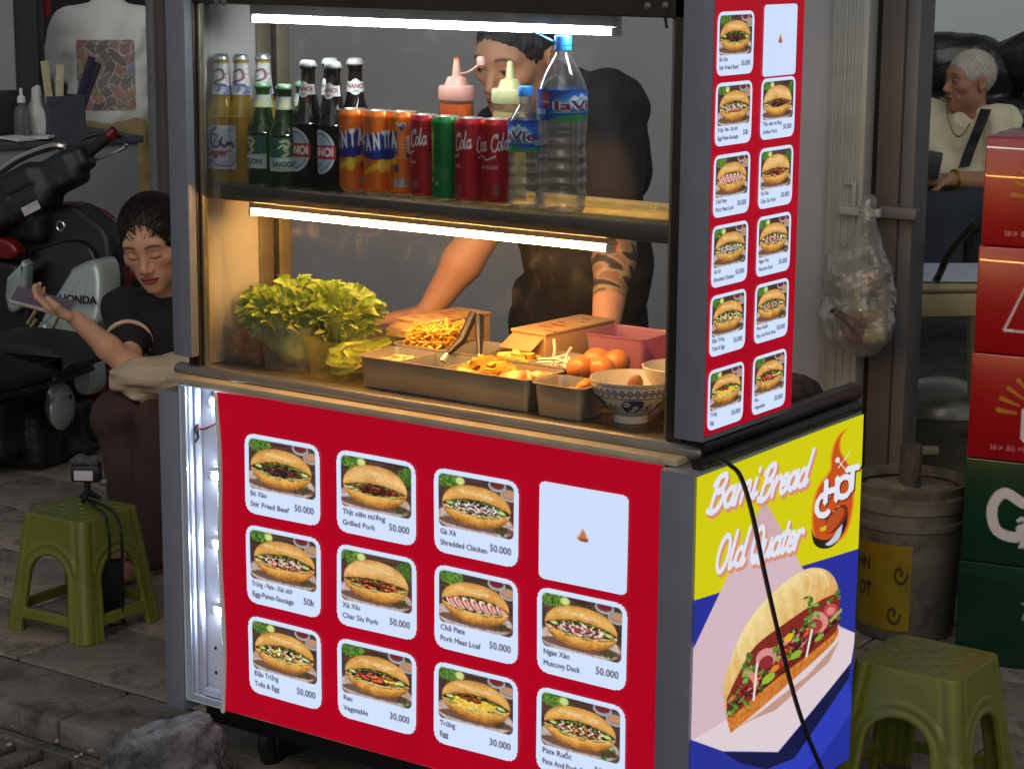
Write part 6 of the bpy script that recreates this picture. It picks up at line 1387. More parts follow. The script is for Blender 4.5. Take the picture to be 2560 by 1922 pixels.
# ---------------------------------------------------------------- the vendor leaning on the counter behind the glass
ven = thing('person', 'man in a black T-shirt with a tattooed forearm leaning over the cart counter', 'person', (.36, 1.05, 0))
vsk = (204, 154, 122); org = np.array(ven.location)
Rsh, Rel, Rwr = at(1095, 285, y=.86), at(1068, 462, y=.76), at(928, 672, y=.66)
Lsh, Lel, Lwr = at(1322, 232, y=.84), at(1338, 470, y=.80), at(1309, 700, y=.62)
hdc = at(1118, 124, y=.76)
chest = (Rsh+Lsh)/2+V(.01, .05, -.06); hip = at(1250, 690, y=1.04); belly = (chest+hip)/2+V(-.0, .02, 0)
lo = np.min([Rsh, Rel, Rwr, Lsh, Lel, Lwr], 0)-.2; hi = np.max([Rsh, Rel, Rwr, Lsh, Lel, Lwr], 0)+.16
S = SDF(lo, hi, .0042)
S.chain([Rsh, Rel, (Rel+Rwr)/2, Rwr], [.048, .043, .041, .027], .02); S.chain([Lsh, Lel, Lel*.6+Lwr*.4, Lwr], [.048, .042, .042, .028], .02)
hand(S, Rwr, at(835, 690, y=.62)-Rwr+V(0, 0, .0), V(.1, .1, 1), -1, .18); hand(S, Lwr, V(-.05, -.35, -.45), V(.3, -.8, .4), 1, .3)
v, f = S.mesh(); c = np.tile(lin(vsk), (len(v), 1))
e = Lwr-Lel; tt = ((v-Lel)@e)/(e@e); dd = np.linalg.norm(v-Lel-np.clip(tt, 0, 1)[:, None]*e, axis=1)
m_ = (dd < .07)*sstep(-.6, -.5, tt)*sstep(.80, .76, tt)
U, Q = tt*38, np.arctan2((v-Lel)@np.cross(e, [0, 0, 1.])/np.linalg.norm(np.cross(e, [0, 0, 1.])), (v-Lel)@V(0, -1, 0))*3.0
pat = np.sin(U+2*np.sin(Q*1.7)+1.3*np.sin(U*.7))+np.sin(Q*3+1.4*np.sin(U*.9+1)); line = np.exp(-(pat/.35)**2)
tc_ = np.where((pat > .35)[:, None], lin((66, 60, 58)), lin((150, 112, 86))); tc_ = tc_*(1-line[:, None])+lin((196, 170, 130))*line[:, None]*.8+lin((40, 36, 36))*line[:, None]*.2
red = np.maximum(np.exp(-((tt-.30)/.045)**2-((Q-.6)/.5)**2), np.exp(-((tt-.42)/.03)**2-((Q-.1)/.55)**2)); tc_ = cmix(tc_, sstep(.35, .5, red), lin((206, 84, 34)))
c = cmix(c, m_, tc_) if False else c*(1-m_[:, None])+tc_*m_[:, None]
hv, hf, hc = make_head(vsk, (150, 84, 72), (34, 26, 22), 'open', fat=.96)
T = frame_from(hdc, math.radians(-92), .34, .06, 1.0)
v, f, c = join([(v, f, c), (T(hv), hf, hc)])
link('body', mesh('body', v-org, f, SKIN, True, c), ven)
add_hair('hair', 'short', T, org, mat('hair_black', rgb(30, 26, 24), .6, 0, .3, 90, .4, 300), ven, 2, n=6000)
S = SDF(np.minimum(lo, hip-.25), np.maximum(hi, hip+.25), .006)
ax_s = (Lsh-Rsh)/np.linalg.norm(Lsh-Rsh); Rt = np.column_stack([ax_s, np.cross([0, 0, 1.], ax_s), [0, 0, 1.]])
S.cap(Rsh+ax_s*.02, Lsh-ax_s*.02, .075, .078, .05); S.ell(chest, (.165, .12, .17), Rt, .06); S.ell(belly, (.155, .115, .2), Rt, .06); S.ell(hip, (.155, .12, .12), Rt, .05)
S.cap(hdc+V(.03, .07, -.13), chest+V(0, 0, .05), .062, .11, .05)
S.cap(Rsh, Rsh*.3+Rel*.7, .066, .062, .03); S.cap(Lsh, Lsh*.28+Lel*.72, .07, .07, .03); S.wob(.008, 16, 5, axis=(1.4, 1.4, .8), octs=3)
S.half(Lsh*.30+Lel*.70, (Lel-Lsh)*V(1, 1, 1) if False else (Lel-Lsh), .004) if False else None
sobj('t_shirt', S, mat('shirt_black', rgb(38, 37, 37), .85, 0, .1, 14, .2, 200), ven, loc=org)
S = SDF(hip-V(.25, .2, .95), hip+V(.25, .25, .05), .01); S.ell(hip-V(0, 0, .03), (.16, .12, .12), Rt, .03); 
for s_ in (-1, 1): S.chain([hip+ax_s*.085*s_, hip+ax_s*.1*s_-V(0, 0, .42), hip+ax_s*.1*s_-V(0, -.03, .78)], [.088, .068, .055], .03)
sobj('trousers', S, mat('trousers_black', rgb(30, 30, 34), .85, 0, .2, 14), ven, loc=org)
for s_ in (-1, 1): MB().box((-.05, -.14, 0), (.05, .1, .07), .03, 3).build('shoe', MT['black'], ven).location = (hip[0]+ax_s[0]*.1*s_-org[0], hip[1]+.03+ax_s[1]*.1*s_-org[1], 0)

# ---------------------------------------------------------------- the seated woman with the phone
wom = thing('person', 'woman in a black T-shirt and brown trousers seated by the cart, looking at a phone', 'person', (-1.05, 1.2, 0)); org = np.array(wom.location)
wsk = (212, 164, 134); hdc = at(330, 520, y=1.06)
Rsh, Rel, Rwr = at(272, 668, y=1.10), at(280, 792, y=.96), at(165, 690, y=.86)
Lsh = Rsh+V(.27, .16, .0); Lel = Lsh+V(.05, -.12, -.2); Lwr = Lel+V(-.12, -.16, -.02)
hand_d = at(95, 655, y=.82)-Rwr
S = SDF(np.min([Rsh, Rel, Rwr], 0)-V(.17, .16, .1), np.max([Rsh, Rel, Lsh], 0)+V(.12, .1, .1), .0042)
S.chain([Rsh, Rel, Rel*.6+Rwr*.4, Rwr], [.040, .035, .032, .0215], .015); S.chain([Lsh, Lel, Lwr], [.042, .038, .024], .02)
hand(S, Rwr, hand_d, V(-.1, -.3, -1.), 1, .55, .92, thumb=.6); hand(S, Lwr, V(-.6, -.4, -.2), V(0, 0, 1), 1, .4, .92)
v, f = S.mesh(); c = np.tile(lin(wsk), (len(v), 1))
hv, hf, hc = make_head(wsk, (168, 84, 84), (50, 34, 28), 'down', fat=1.07)
T = frame_from(hdc, math.radians(-63), .40, -.12, .985)
v, f, c = join([(v, f, c), (T(hv), hf, hc)]); link('body', mesh('body', v-org, f, SKIN, True, c), wom)
add_hair('hair', 'long', T, org, mat('hair_dark_brown', rgb(40, 28, 24), .4, 0, .5, 70, .3, 160), wom, 3, n=2600)
hips = V(-1.0, 1.27, .36); mid = (Rsh+Lsh)/2
S = SDF(np.minimum(Rsh-.2, hips-.25), np.maximum(Lsh+.15, hips+.3), .006)
aw = (Lsh-Rsh)/np.linalg.norm(Lsh-Rsh); Rt = np.column_stack([aw, np.cross([0, 0, 1.], aw), [0, 0, 1.]])
S.cap(Rsh, Lsh, .055, .055, .05); S.ell(mid+V(0, .0, -.1), (.15, .1, .14), Rt, .05); S.ell(hips+V(0, 0, .08), (.15, .11, .16), Rt, .05); S.cap(mid+V(0, .0, .015), mid, .06, .09, .04); S.ell(hdc+V(.035, -.075, -.165), (.07, .08, .085), None, .02, sub=True)
S.cap(Rsh, Rsh*.45+Rel*.55, .056, .058, .03); S.cap(Lsh, Lsh*.45+Lel*.55, .056, .058, .03); S.wob(.004, 30, 9)
sobj('t_shirt', S, mat('tee_black', rgb(26, 25, 27), .85, 0, .25, 14, .2, 200), wom, loc=org)
k1, k2 = at(246, 868, y=.90), at(335, 880, y=.92); an1 = V(k1[0]+.03, .95, .07); an2 = at(330, 1190, y=.93)
S = SDF(V(-1.35, .72, .02), V(-.7, 1.45, .58), .006)
S.chain([hips+V(-.09, 0, -.02), k1-V(0, -.02, .04), an1], [.092, .064, .058], .012); S.chain([hips+V(.09, .02, -.02), k2-V(0, -.02, .04), an2], [.092, .064, .06], .012); S.ell(hips, (.17, .14, .11), None, .04); S.wob(.006, 28, 4, axis=(1.2, 1.2, .5))
sobj('trousers', S, mat('trousers_brown', rgb(66, 46, 42), .85, 0, .25, 12, .2, 160), wom, loc=org)
fs = mat('skin_plain', rgb(170, 122, 96), .5, 0, .08, 30, sss=.1)
for an in (an1, an2):
    S = SDF(an-V(.12, .26, .08), an+V(.12, .12, .08), .004); S.cap(an+V(0, 0, .03), an+V(0, .0, -.02), .034, .034, .02); S.cap(an+V(0, .01, -.03), an+V(-.01, -.12, -.04), .032, .026, .02)
    for j in range(5): S.cap(an+V(-.03+.014*j, -.12, -.042), an+V(-.035+.015*j, -.155+.006*j, -.048), .011, .008, .006)
    sobj('foot', S, fs, wom, loc=org)
    b = MB(); b.box((an[0]-.05-org[0], an[1]-.17-org[1], .002), (an[0]+.04-org[0], an[1]+.06-org[1], .018), .008, 2); b.tube([(an[0]-.048-org[0], an[1]-.07-org[1], .018), (an[0]-.005-org[0], an[1]-.08-org[1], .062), (an[0]+.038-org[0], an[1]-.07-org[1], .018)], .009, 8); b.build('sandal', mat('sandal_tan', rgb(150, 104, 76), .6), wom)
ph = thing('mobile_phone', 'mobile phone in a pale case held by the seated woman', 'phone', (0, 0, 0))
cr = at(92, 652, y=.82); ux = AX[0]*.96-V(0, 0, .26); ux /= np.linalg.norm(ux); uy = V(-.5, .75, .35); uy -= ux*(uy@ux); uy /= np.linalg.norm(uy); uz = np.cross(ux, uy)
M4 = Matrix([[ux[i], uy[i], uz[i], cr[i]] for i in range(3)]+[[0, 0, 0, 1]]); ph.matrix_world = M4
boxo('case', (-.08, -.038, -.006), (.08, .038, .004), mat('case_pale', rgb(190, 176, 160), .5), ph, bev=.004, seg=2)
boxo('screen', (-.076, -.034, .0042), (.076, .034, .0052), emit('phone_screen', (.06, .04, .065), .5), ph, bev=.0003)
# stool she sits on, and the beige jacket over her lap
ls = thing('low_stool', 'low dark plastic stool under the seated woman', 'stool', (hips[0], hips[1], 0)); dk = mat('low_stool_blue', rgb(50, 56, 80), .45)
boxo('seat', (-.14, -.14, .23), (.14, .14, .26), dk, ls, bev=.01)
for sx in (-1, 1):
    for sy in (-1, 1): MB().tube([(sx*.115, sy*.115, .235), (sx*.14, sy*.14, 0)], [.018, .015], 8).build('leg', dk, ls)
jc = at(345, 795, y=.97)
S = SDF(jc-V(.28, .2, .16), jc+V(.3, .2, .13), .005)
S.ell(jc+V(.02, .0, -.015), (.15, .10, .045), rotm('Z', .3), .03); S.ell(jc+V(.13, .04, .0), (.12, .09, .05), rotm('Z', .4), .04); S.ell(jc+V(-.05, -.03, -.05), (.075, .06, .03), rotm('Y', .5), .03)
for k in range(7): a_ = jc+V(-.08+.035*k, -.075+.012*k, -.05+.012*(k % 3)); S.cap(a_, a_+V(.05, .05, .055-.012*(k % 2)), .006, .011, .022)
S.wob(.0045, 34, 6, axis=(.8, 1.0, 1.5), octs=4)
tag(sobj('jacket', S, mat('jacket_beige', rgb(196, 178, 150), .8, 0, .08, 14, .2, 160)), 'crumpled beige jacket lying over the seated woman\'s lap', 'jacket')
ar = (Rsh*.42+Rel*.58); b = MB(); e = (Rel-Rsh)/np.linalg.norm(Rel-Rsh); n1 = np.cross(e, [0, 0, 1.]); n1 /= np.linalg.norm(n1); n2 = np.cross(e, n1)
b.tube([ar+.060*(cos(a)*n1+sin(a)*n2)+e*.012*sin(a) for a in np.linspace(0, 2*pi, 25)], .006, 6); b.build('sleeve_trim', mat('trim_pale', rgb(214, 186, 166), .7), wom).location = -org

# ---------------------------------------------------------------- man in a white shirt, seen from behind, far left
D0 = 11.0; mp_ = dist_at(236, 150, D0); man = thing('person', 'man in a white T-shirt seen from behind at the far left', 'person', (mp_[0], mp_[1], 0)); org = np.array(man.location)
vd = np.array([mp_[0]-CAM[0], mp_[1]-CAM[1], 0]); vd /= np.linalg.norm(vd); rt = np.array([vd[1], -vd[0], 0]); L3 = lambda a, b_, z: mp_*V(1, 1, 0)+rt*a+vd*b_+V(0, 0, z)
zt = dist_at(236, 8, D0)[2]; zh = dist_at(236, 275, D0)[2]
S = SDF(L3(0, 0, zh)-V(.42, .42, .03), L3(0, 0, zt)+V(.42, .42, .12), .007)
Rt = np.column_stack([rt, vd, [0, 0, 1.]])
S.cap(L3(-.15, 0, zt-.09), L3(.15, 0, zt-.09), .085, .085, .06); S.ell(L3(0, 0, zt-.22), (.235, .14, .2), Rt, .06); S.ell(L3(0.01, 0, zh+.16), (.215, .135, .24), Rt, .06); S.cap(L3(0, .02, zt-.08), L3(0, .03, zt+.03), .07, .066, .04)
for s_ in (-1, 1): S.cap(L3(s_*.2, .0, zt-.11), L3(s_*.255, .04, zt-.32), .075, .08, .04)
S.half(L3(0, 0, zh+.012), (0, 0, -1), .004); S.wob(.006, 18, 6, axis=(1.2, 1.2, .6), octs=4)
shc = np.array([242, 243, 238.])
def shirt_col(v):
    """white cotton with a square of plain colour patches printed on the back"""
    a = (v-mp_*V(1, 1, 0))@rt; b_ = (v-mp_*V(1, 1, 0))@vd; z = v[:, 2]
    z1, z0 = dist_at(236, 84, D0)[2], dist_at(236, 236, D0)[2]; x0, x1 = -.155, .125
    U = (a-x0)/(x1-x0)*5; Q = (z1-z)/(z1-z0)*6; ins = (U > 0) & (U < 5) & (Q > 0) & (Q < 6) & (b_ < .0)
    c = np.tile(lin(shc), (len(v), 1)); pal = [(150, 50, 42), (150, 128, 100), (120, 140, 160), (170, 100, 50), (70, 58, 56), (176, 104, 104), (160, 124, 50), (84, 62, 54), (130, 72, 50), (110, 90, 76)]
    ui, qi = np.clip(U+.35*np.sin(Q*2.1), 0, 4.99).astype(int), np.clip(Q+.3*np.sin(U*2.7), 0, 5.99).astype(int)
    pc = lin(np.array([pal[(i*7+j*3+i*j) % 10] for i in range(5) for j in range(6)])); pick = pc[ui*6+qi]
    n = np.sin(U*5+3*np.sin(Q*3))*np.sin(Q*6+2*np.sin(U*4)); pick = pick*(1+.35*n)[:, None]
    seam = (np.abs((U+.35*np.sin(Q*2.1)) % 1-.5) > .46) | (np.abs((Q+.3*np.sin(U*2.7)) % 1-.5) > .46); pick = np.where(seam[:, None], lin((206, 200, 190)), pick)
    return np.where(ins[:, None], np.clip(pick*.72+c*.2, 0, 1), c)
sobj('t_shirt', S, printed('white_tee', .85, spec=.2), man, shirt_col, org)
S = SDF(L3(0, 0, 0)-V(.35, .35, .0), L3(0, 0, zh)+V(.35, .35, .1), .012); S.ell(L3(.02, 0, zh), (.19, .13, .1), Rt, .04)
for s_ in (-1, 1): S.chain([L3(s_*.095+.02, 0, zh-.04), L3(s_*.11+.02, 0, .35), L3(s_*.115+.02, .02, .06)], [.105, .085, .075], .03)
S.wob(.006, 22, 3); sobj('trousers', S, mat('trousers_khaki', rgb(158, 138, 92), .8, 0, .15, 10), man, loc=org)
S = SDF(L3(0, 0, zt-.55)-V(.4, .4, 0), L3(0, 0, zt+.3)+V(.4, .4, 0), .006)
for s_ in (-1, 1): S.chain([L3(s_*.24, .03, zt-.28), L3(s_*.27, .12, zt-.42), L3(s_*.16, .26, zt-.44)], [.045, .04, .03], .02)
S.cap(L3(0, .03, zt-.02), L3(0, .04, zt+.1), .058, .055, .02); S.ell(L3(0, .07, zt+.16), (.074, .095, .115), Rt, .02)
for s_ in (-1, 1): hand(S, L3(s_*.16, .26, zt-.44), vd-rt*s_*.3, V(0, 0, 1), s_, .5)
v, f = S.mesh(); link('body', mesh('body', v-org, f, SKIN, True, np.tile(lin((186, 140, 110)), (len(v), 1))), man)
S = SDF(L3(0, .07, zt+.05)-V(.15, .15, 0), L3(0, .07, zt+.32)+V(.15, .15, 0), .006); S.ell(L3(0, .06, zt+.18), (.08, .098, .108), Rt, .02); S.wob(.003, 90, 2); sobj('hair', S, mat('hair_black', rgb(30, 26, 24), .6), man, loc=org)
for s_ in (-1, 1):
    b = MB(); q = L3(s_*.115+.02, .04, 0)-org; b.box((q[0]-.06, q[1]-.12, 0), (q[0]+.06, q[1]+.13, .08), .03, 3); b.build('shoe', MT['black'], man)

# ---------------------------------------------------------------- older man seated in the shop
D1 = 9.0; old = thing('person', 'grey haired man in a cream T-shirt with a black shoulder strap, seated at upper right', 'person', tuple(dist_at(2085, 300, D1)*V(1, 1, 0))); org = np.array(old.location)
osk = (178, 132, 104); P1 = lambda u, v, d=0.: dist_at(u, v, D1+d)
hdc = P1(2094, 176); az = math.atan2(CAM[1]-hdc[1], CAM[0]-hdc[0])
vd = -np.array([cos(az), sin(az), 0]); rt = np.array([vd[1], -vd[0], 0]); Rt = np.column_stack([rt, vd, [0, 0, 1.]])
hv, hf, hc = make_head(osk, (140, 84, 76), (90, 80, 72), 'open', age=1., stub=.15, h=.003)
T = frame_from(hdc, az-1.02, .02, .03, 1.02)
Lsh, Rsh = P1(2160, 268), P1(2000, 258, .12); Lel, Lwr = P1(2150, 392, -.08), P1(2052, 388, -.22); Rel, Rwr = P1(1975, 370, .0), P1(1992, 385, -.24)
S = SDF(np.min([Rsh, Lwr, Rwr, Lel], 0)-.16, np.max([Rsh, Lsh, Lel], 0)+.12, .0055)
S.chain([Lsh, Lel, Lwr], [.05, .042, .03], .02); S.chain([Rsh, Rel, Rwr], [.05, .042, .03], .02)
hand(S, Lwr, -rt+V(0, 0, -.05), V(0, 0, 1)-vd*.4, -1, .6); hand(S, Rwr, -rt*.6-vd*.5, V(0, 0, 1), 1, .6)
v, f = S.mesh(); v, f, c = join([(v, f, np.tile(lin(osk), (len(v), 1))), (T(hv), hf, hc)]); link('body', mesh('body', v-org, f, SKIN, True, c), old)
add_hair('hair', 'short', T, org, mat('hair_grey', rgb(196, 190, 178), .7, 0, .12, 40), old, 5, .003, 6000)
mid = (Lsh+Rsh)/2; hp = P1(2075, 410, .02)
S = SDF(np.min([Rsh, hp, Lsh], 0)-.25, np.max([Rsh, hp, Lsh], 0)+.2, .0065)
S.cap(Rsh, Lsh, .07, .075, .05); S.ell(mid+V(0, 0, -.12), (.19, .13, .16), Rt, .06); S.ell(hp, (.19, .14, .14), Rt, .06); S.cap(mid, hdc+V(0, 0, -.16), .09, .066, .03); S.cap(Lsh, Lsh*.4+Lel*.6, .075, .078, .03); S.cap(Rsh, Rsh*.4+Rel*.6, .075, .078, .03); S.ell(hdc+V(0, 0, -.13)-vd*.07, (.05, .05, .04), Rt, .02, sub=True); S.wob(.008, 20, 8, octs=4)
sobj('t_shirt', S, mat('tee_cream', rgb(222, 215, 182), .85, 0, .06, 12, .15, 140), old, loc=org)
S = SDF(hp-V(.7, .7, .8), hp+V(.4, .4, .1), .012)
for s_ in (-1, 1): S.chain([hp+rt*.1*s_-V(0, 0, .06), P1(2020+20*s_, 470, -.42), P1(2020+20*s_, 640, -.45)], [.11, .08, .06], .04)
sobj('jeans', S, mat('jeans_navy', rgb(46, 52, 66), .85, 0, .2, 10), old, loc=org)
fr_ = lambda u, v: P1(u, v)-vd*(.16)-org
b = MB(); p = [P1(2135, 222, .02)-org, fr_(2118, 260), fr_(2098, 310), P1(2082, 362, -.2)-org]; p = smoothpath(p, 6)
b.grid(np.array([[q-rt*.022+V(0, 0, -.004), q-vd*.004, q+rt*.022+V(0, 0, .004)] for q in p])); b.build('shoulder_strap', mat('strap_black', rgb(30, 30, 38), .7), old)
b = MB(); b.tube(smoothpath([fr_(2046, 232)+vd*.06, fr_(2052, 262)+vd*.02, fr_(2066, 286), fr_(2080, 284), fr_(2096, 262)+vd*.04], 8), .004, 6); gold = mat('gold', rgb(200, 160, 70), .3, .9); b.build('necklace', gold, old)
b = MB(); e = (Lel-Lwr)/np.linalg.norm(Lel-Lwr); n1 = np.cross(e, [0, 0, 1.]); n1 /= np.linalg.norm(n1); n2 = np.cross(e, n1); b.tube([Lwr+e*.02-org+.036*(cos(a)*n1+sin(a)*n2) for a in np.linspace(0, 2*pi, 21)], .007, 6); b.build('bracelet', gold, old)
o = boxo('dark_case', (-.07, -.05, -.05), (.08, .05, .05), mat('case_slate', rgb(48, 48, 56), .5), bev=.006); o.location = P1(1988, 352, -.3); o.rotation_euler = (0, .15, az+pi/2); tag(o, 'dark case held in the seated older man\'s hands', 'case')
# black leather armchairs
LEA = mat('black_leather', rgb(26, 27, 30), .33, 0, .2, 6, .25, 60, coat=.2)
def armchair(label, u, v, d, seed, w_=.62):
    p = dist_at(u, v, D1+d); t = thing('armchair', label, 'armchair', (p[0], p[1], 0), 0, 'black leather armchairs in the shop'); o_ = np.array(t.location)
    c0 = p*V(1, 1, 0); S = SDF(c0-V(.6, .6, 0), c0+V(.6, .6, 1.35), .011); zt_ = p[2]
    S.ell(c0+V(0, 0, zt_-.12), (w_/2, .12, .16), Rt, .05); S.box(c0+V(0, 0, .62)-vd*.02, (w_/2-.02, .11, .36), Rt, .09, .05); S.wob(.006, 16, seed); sobj('backrest', S, LEA, t, loc=o_)
    S = SDF(c0-V(.7, .8, 0), c0+V(.7, .7, .75), .013); S.box(c0-vd*.34+V(0, 0, .33), (w_/2-.02, .34, .11), Rt, .06, .02); S.wob(.004, 16, seed); sobj('seat', S, LEA, t, loc=o_)
    for s_ in (-1, 1):
        S = SDF(c0-V(.8, .8, 0), c0+V(.8, .8, .75), .013); S.box(c0+rt*s_*(w_/2+.02)-vd*.3+V(0, 0, .38), (.09, .38, .2), Rt, .07, .02); sobj('arm', S, LEA, t, loc=o_)
armchair('black leather armchair with a tall padded back behind the older man', 2058, 92, .45, 2); armchair('black leather armchair with a rounded back at the right edge of the picture', 2345, 74, .45, 4, .8)

# ================================================================ motorbike at the left
BF = V(-.2, .98, 0); BF /= np.linalg.norm(BF); BR = V(BF[1], -BF[0], 0)
def B(u, v, f=0.):
    """point of the photo's motorbike on the upright plane f metres ahead of the leg shield"""
    o_ = V(-2.12, 1.72, 0)+BF*f; d = at(u, v, z=0)-CAM; t = ((o_-CAM)@BF)/(d@BF); return CAM+d*t
bike = thing('motorbike', 'black, red and silver motorbike parked behind the seated woman', 'motorbike', (-2.12, 1.72, 0)); org = np.array(bike.location)
blkp = mat('bike_black', rgb(26, 23, 24), .5, 0, .3, 12, .12, 90, coat=.08, wear=((.09, .085, .08, 1), 18, .6, .5)); redp = mat('bike_red', rgb(120, 14, 24), .28, 0, .1, 10, coat=.6); silv = mat('bike_silver', rgb(172, 182, 176), .32, .35, .08, 9, coat=.3); chrome = mat('bike_chrome', rgb(200, 196, 184), .18, 1., .05, 20)
RtB = np.column_stack([BR, BF, [0, 0, 1.]])
bl_ = lambda u, v, f=0.: B(u, v, f)
def bsd(name, m, prims, lo, hi, h=.006, wob=0):
    S = SDF(lo, hi, h)
    for p in prims:
        if p[0] == 'c': S.chain([np.asarray(q) for q in p[1]], p[2], p[3] if len(p) > 3 else .03)
        elif p[0] == 'e': S.ell(p[1], p[2], RtB if len(p) < 4 else p[3], .03)
        elif p[0] == 'b': S.box(p[1], p[2], RtB if len(p) < 4 or p[3] is None else p[3], p[4] if len(p) > 4 else .03, .02)
        elif p[0] == 's': S.ell(p[1], p[2], RtB, .02, sub=True)
    if wob: S.wob(wob, 20, 3)
    return sobj(name, S, m, bike, loc=org)
LO, HI = V(-2.9, 1.0, -.02), V(-1.5, 2.7, 1.2)
def panel(name, m, pts, f, depth, bev=.012, lean=0.):
    """moulded body panel: outline on the plane f ahead of the shield, given real depth and rounded edges"""
    P_ = np.array([B(u, v, f) for u, v in pts]); bm = bmesh.new()
    if lean: P_ = P_+np.outer((P_[:, 2]-P_[:, 2].mean())*lean, BF)
    vs = [bm.verts.new(p-org) for p in P_]; fc = bm.faces.new(vs)
    ex = bmesh.ops.extrude_face_region(bm, geom=[fc]); bmesh.ops.translate(bm, verts=[q for q in ex['geom'] if isinstance(q, bmesh.types.BMVert)], vec=Vector(BF*depth))
    bmesh.ops.recalc_face_normals(bm, faces=bm.faces[:])
    bmesh.ops.bevel(bm, geom=[ed for ed in bm.edges if len(ed.link_faces) == 2 and ed.calc_face_angle(0) > .6], offset=bev, segments=3, affect='EDGES', profile=.6)
    me = bpy.data.meshes.new(name); bm.to_mesh(me); bm.free(); me.materials.append(m)
    me.polygons.foreach_set('use_smooth', np.ones(len(me.polygons), bool)); me.set_sharp_from_angle(angle=radians(38)); return link(name, me, bike)
sp_ = lambda q, n=4: [tuple(k) for k in smoothpath(q, n)]
panel('leg_shield', redp, sp_([(150, 440), (215, 470), (250, 525), (262, 590), (262, 680), (250, 760), (232, 850), (205, 880), (60, 800), (-70, 700), (-80, 560), (-30, 470), (60, 440)]), .10, .05, .016, .12)
panel('inner_panel', blkp, sp_([(121, 452), (146, 447), (175, 465), (214, 497), (229, 532), (234, 584), (236, 671), (228, 740), (205, 800), (150, 800), (40, 760), (-40, 690), (-50, 520), (20, 470)]), .0, .10, .02, .12)
panel('glove_lid', mat('bike_black2', rgb(16, 15, 16), .35, 0, .2, 12, .05, coat=.2), sp_([(60, 545), (150, 520), (196, 545), (206, 600), (190, 628), (110, 650), (50, 640)]), -.02, .03, .01, .12)
panel('side_pocket', blkp, sp_([(-20, 560), (40, 580), (62, 680), (40, 760), (-40, 740)]), -.06, .08, .02)
panel('red_accent', redp, sp_([(-30, 512), (15, 520), (36, 545), (20, 560), (-30, 552)]), -.08, .05, .01)
panel('centre_cover', silv, sp_([(163, 570), (186, 566), (201, 584), (210, 619), (214, 657), (213, 695), (201, 710), (180, 762), (152, 753), (125, 724), (102, 712), (90, 690), (117, 631), (140, 582)]), -.13, .12, .025, .25)
panel('lower_cover', silv, sp_([(52, 735), (88, 696), (104, 712), (140, 738), (182, 768), (200, 800), (196, 850), (160, 846), (150, 790), (110, 765)]), -.16, .08, .018)
panel('side_cover', silv, sp_([(12, 600), (50, 566), (54, 600), (46, 660), (20, 676), (8, 640)]), -.10, .05, .015)
tx = bpy.data.curves.new('maker_name', 'FONT'); tx.body = 'HONDA'; tx.size = .034; tx.offset = .0012; tx.extrude = .0006; tx.align_x = 'CENTER'
o_ = bpy.data.objects.new('t', tx); COL.objects.link(o_); bpy.context.view_layer.update(); me = bpy.data.meshes.new_from_object(o_.evaluated_get(bpy.context.evaluated_depsgraph_get())); bpy.data.objects.remove(o_)
me.materials.clear(); me.materials.append(MT['black']); o_ = link('maker_name', me, bike)
pn = bl_(168, 655, -.155); hx = BR*.9+V(0, 0, 0)+BF*.1; hx /= np.linalg.norm(hx); hz = V(0, 0, 1); hn = np.cross(hx, hz)
o_.matrix_local = Matrix([[hx[i], hz[i], hn[i], pn[i]-org[i]] for i in range(3)]+[[0, 0, 0, 1]])
# handlebar cowl, grip, lever, mirror stalk
g0, g1 = bl_(-40, 452, -.02), bl_(182, 338, .06); ge = bl_(243, 287, .09)
u1 = (g1-g0)/np.linalg.norm(g1-g0); u3 = np.cross(u1, BF); u3 /= np.linalg.norm(u3); Rc = np.column_stack([u1, np.cross(u3, u1), u3])
S = SDF(LO, HI+V(.2, 0, .1), .006)
S.box(bl_(15, 440, .0), (.16, .075, .078), Rc, .03, .03); S.box(bl_(100, 392, .03), (.13, .06, .056), Rc, .028, .03); S.box(bl_(160, 352, .05), (.06, .045, .038), Rc, .022, .02); S.box(bl_(60, 485, .04), (.11, .06, .05), None, .03, .03)
S.box(bl_(70, 398, -.06), (.10, .02, .006), Rc, .004, .004, sub=True)
sobj('handlebar_cowl', S, blkp, bike, loc=org)
MB().tube([g1, g1*.4+ge*.6, ge], [.018, .0185, .018], 14).build('grip', mat('grip_rubber', rgb(26, 22, 24), .7, 0, .2, 60), bike).location = -org
MB().tube([ge-(ge-g1)*.12, ge+(ge-g1)*.10], [.021, .019], 14).build('grip_end', redp, bike).location = -org; MB().tube([g1-(ge-g1)*.03, g1+(ge-g1)*.12], [.029, .026], 14).build('grip_collar', redp, bike).location = -org
MB().tube(smoothpath([bl_(188, 352, .08), bl_(225, 338, .11), bl_(268, 320, .13), bl_(270, 308, .13)], 6), [.006]*18+[.008], 8).build('brake_lever', chrome, bike).location = -org
MB().tube(smoothpath([bl_(176, 302, .08), bl_(205, 292, .1), bl_(228, 300, .12), bl_(262, 296, .12), bl_(272, 310, .12)], 6), .006, 8).build('clutch_cable', MT['black'], bike).location = -org
MB().tube(smoothpath([bl_(-30, 395, .05), bl_(40, 345, .05), bl_(110, 318, .05), bl_(140, 318, .06)], 6), .012, 8).build('cowl_trim', chrome, bike).location = -org
b = MB(); n = np.cross(g1-g0, V(0, 0, 1)); n /= np.linalg.norm(n); ctr = bl_(67, 450, -.115); u1 = (g1-g0)/np.linalg.norm(g1-g0); b.box((-.03, -.014, -.001), (.03, .014, .001)); o_ = b.build('sticker', mat('sticker_white', rgb(190, 186, 180), .5), bike); u2 = np.cross(u1, BF); u2 /= np.linalg.norm(u2); u3 = np.cross(u1, u2); o_.matrix_local = Matrix([[u1[i], u2[i], u3[i], ctr[i]-org[i]] for i in range(3)]+[[0, 0, 0, 1]])
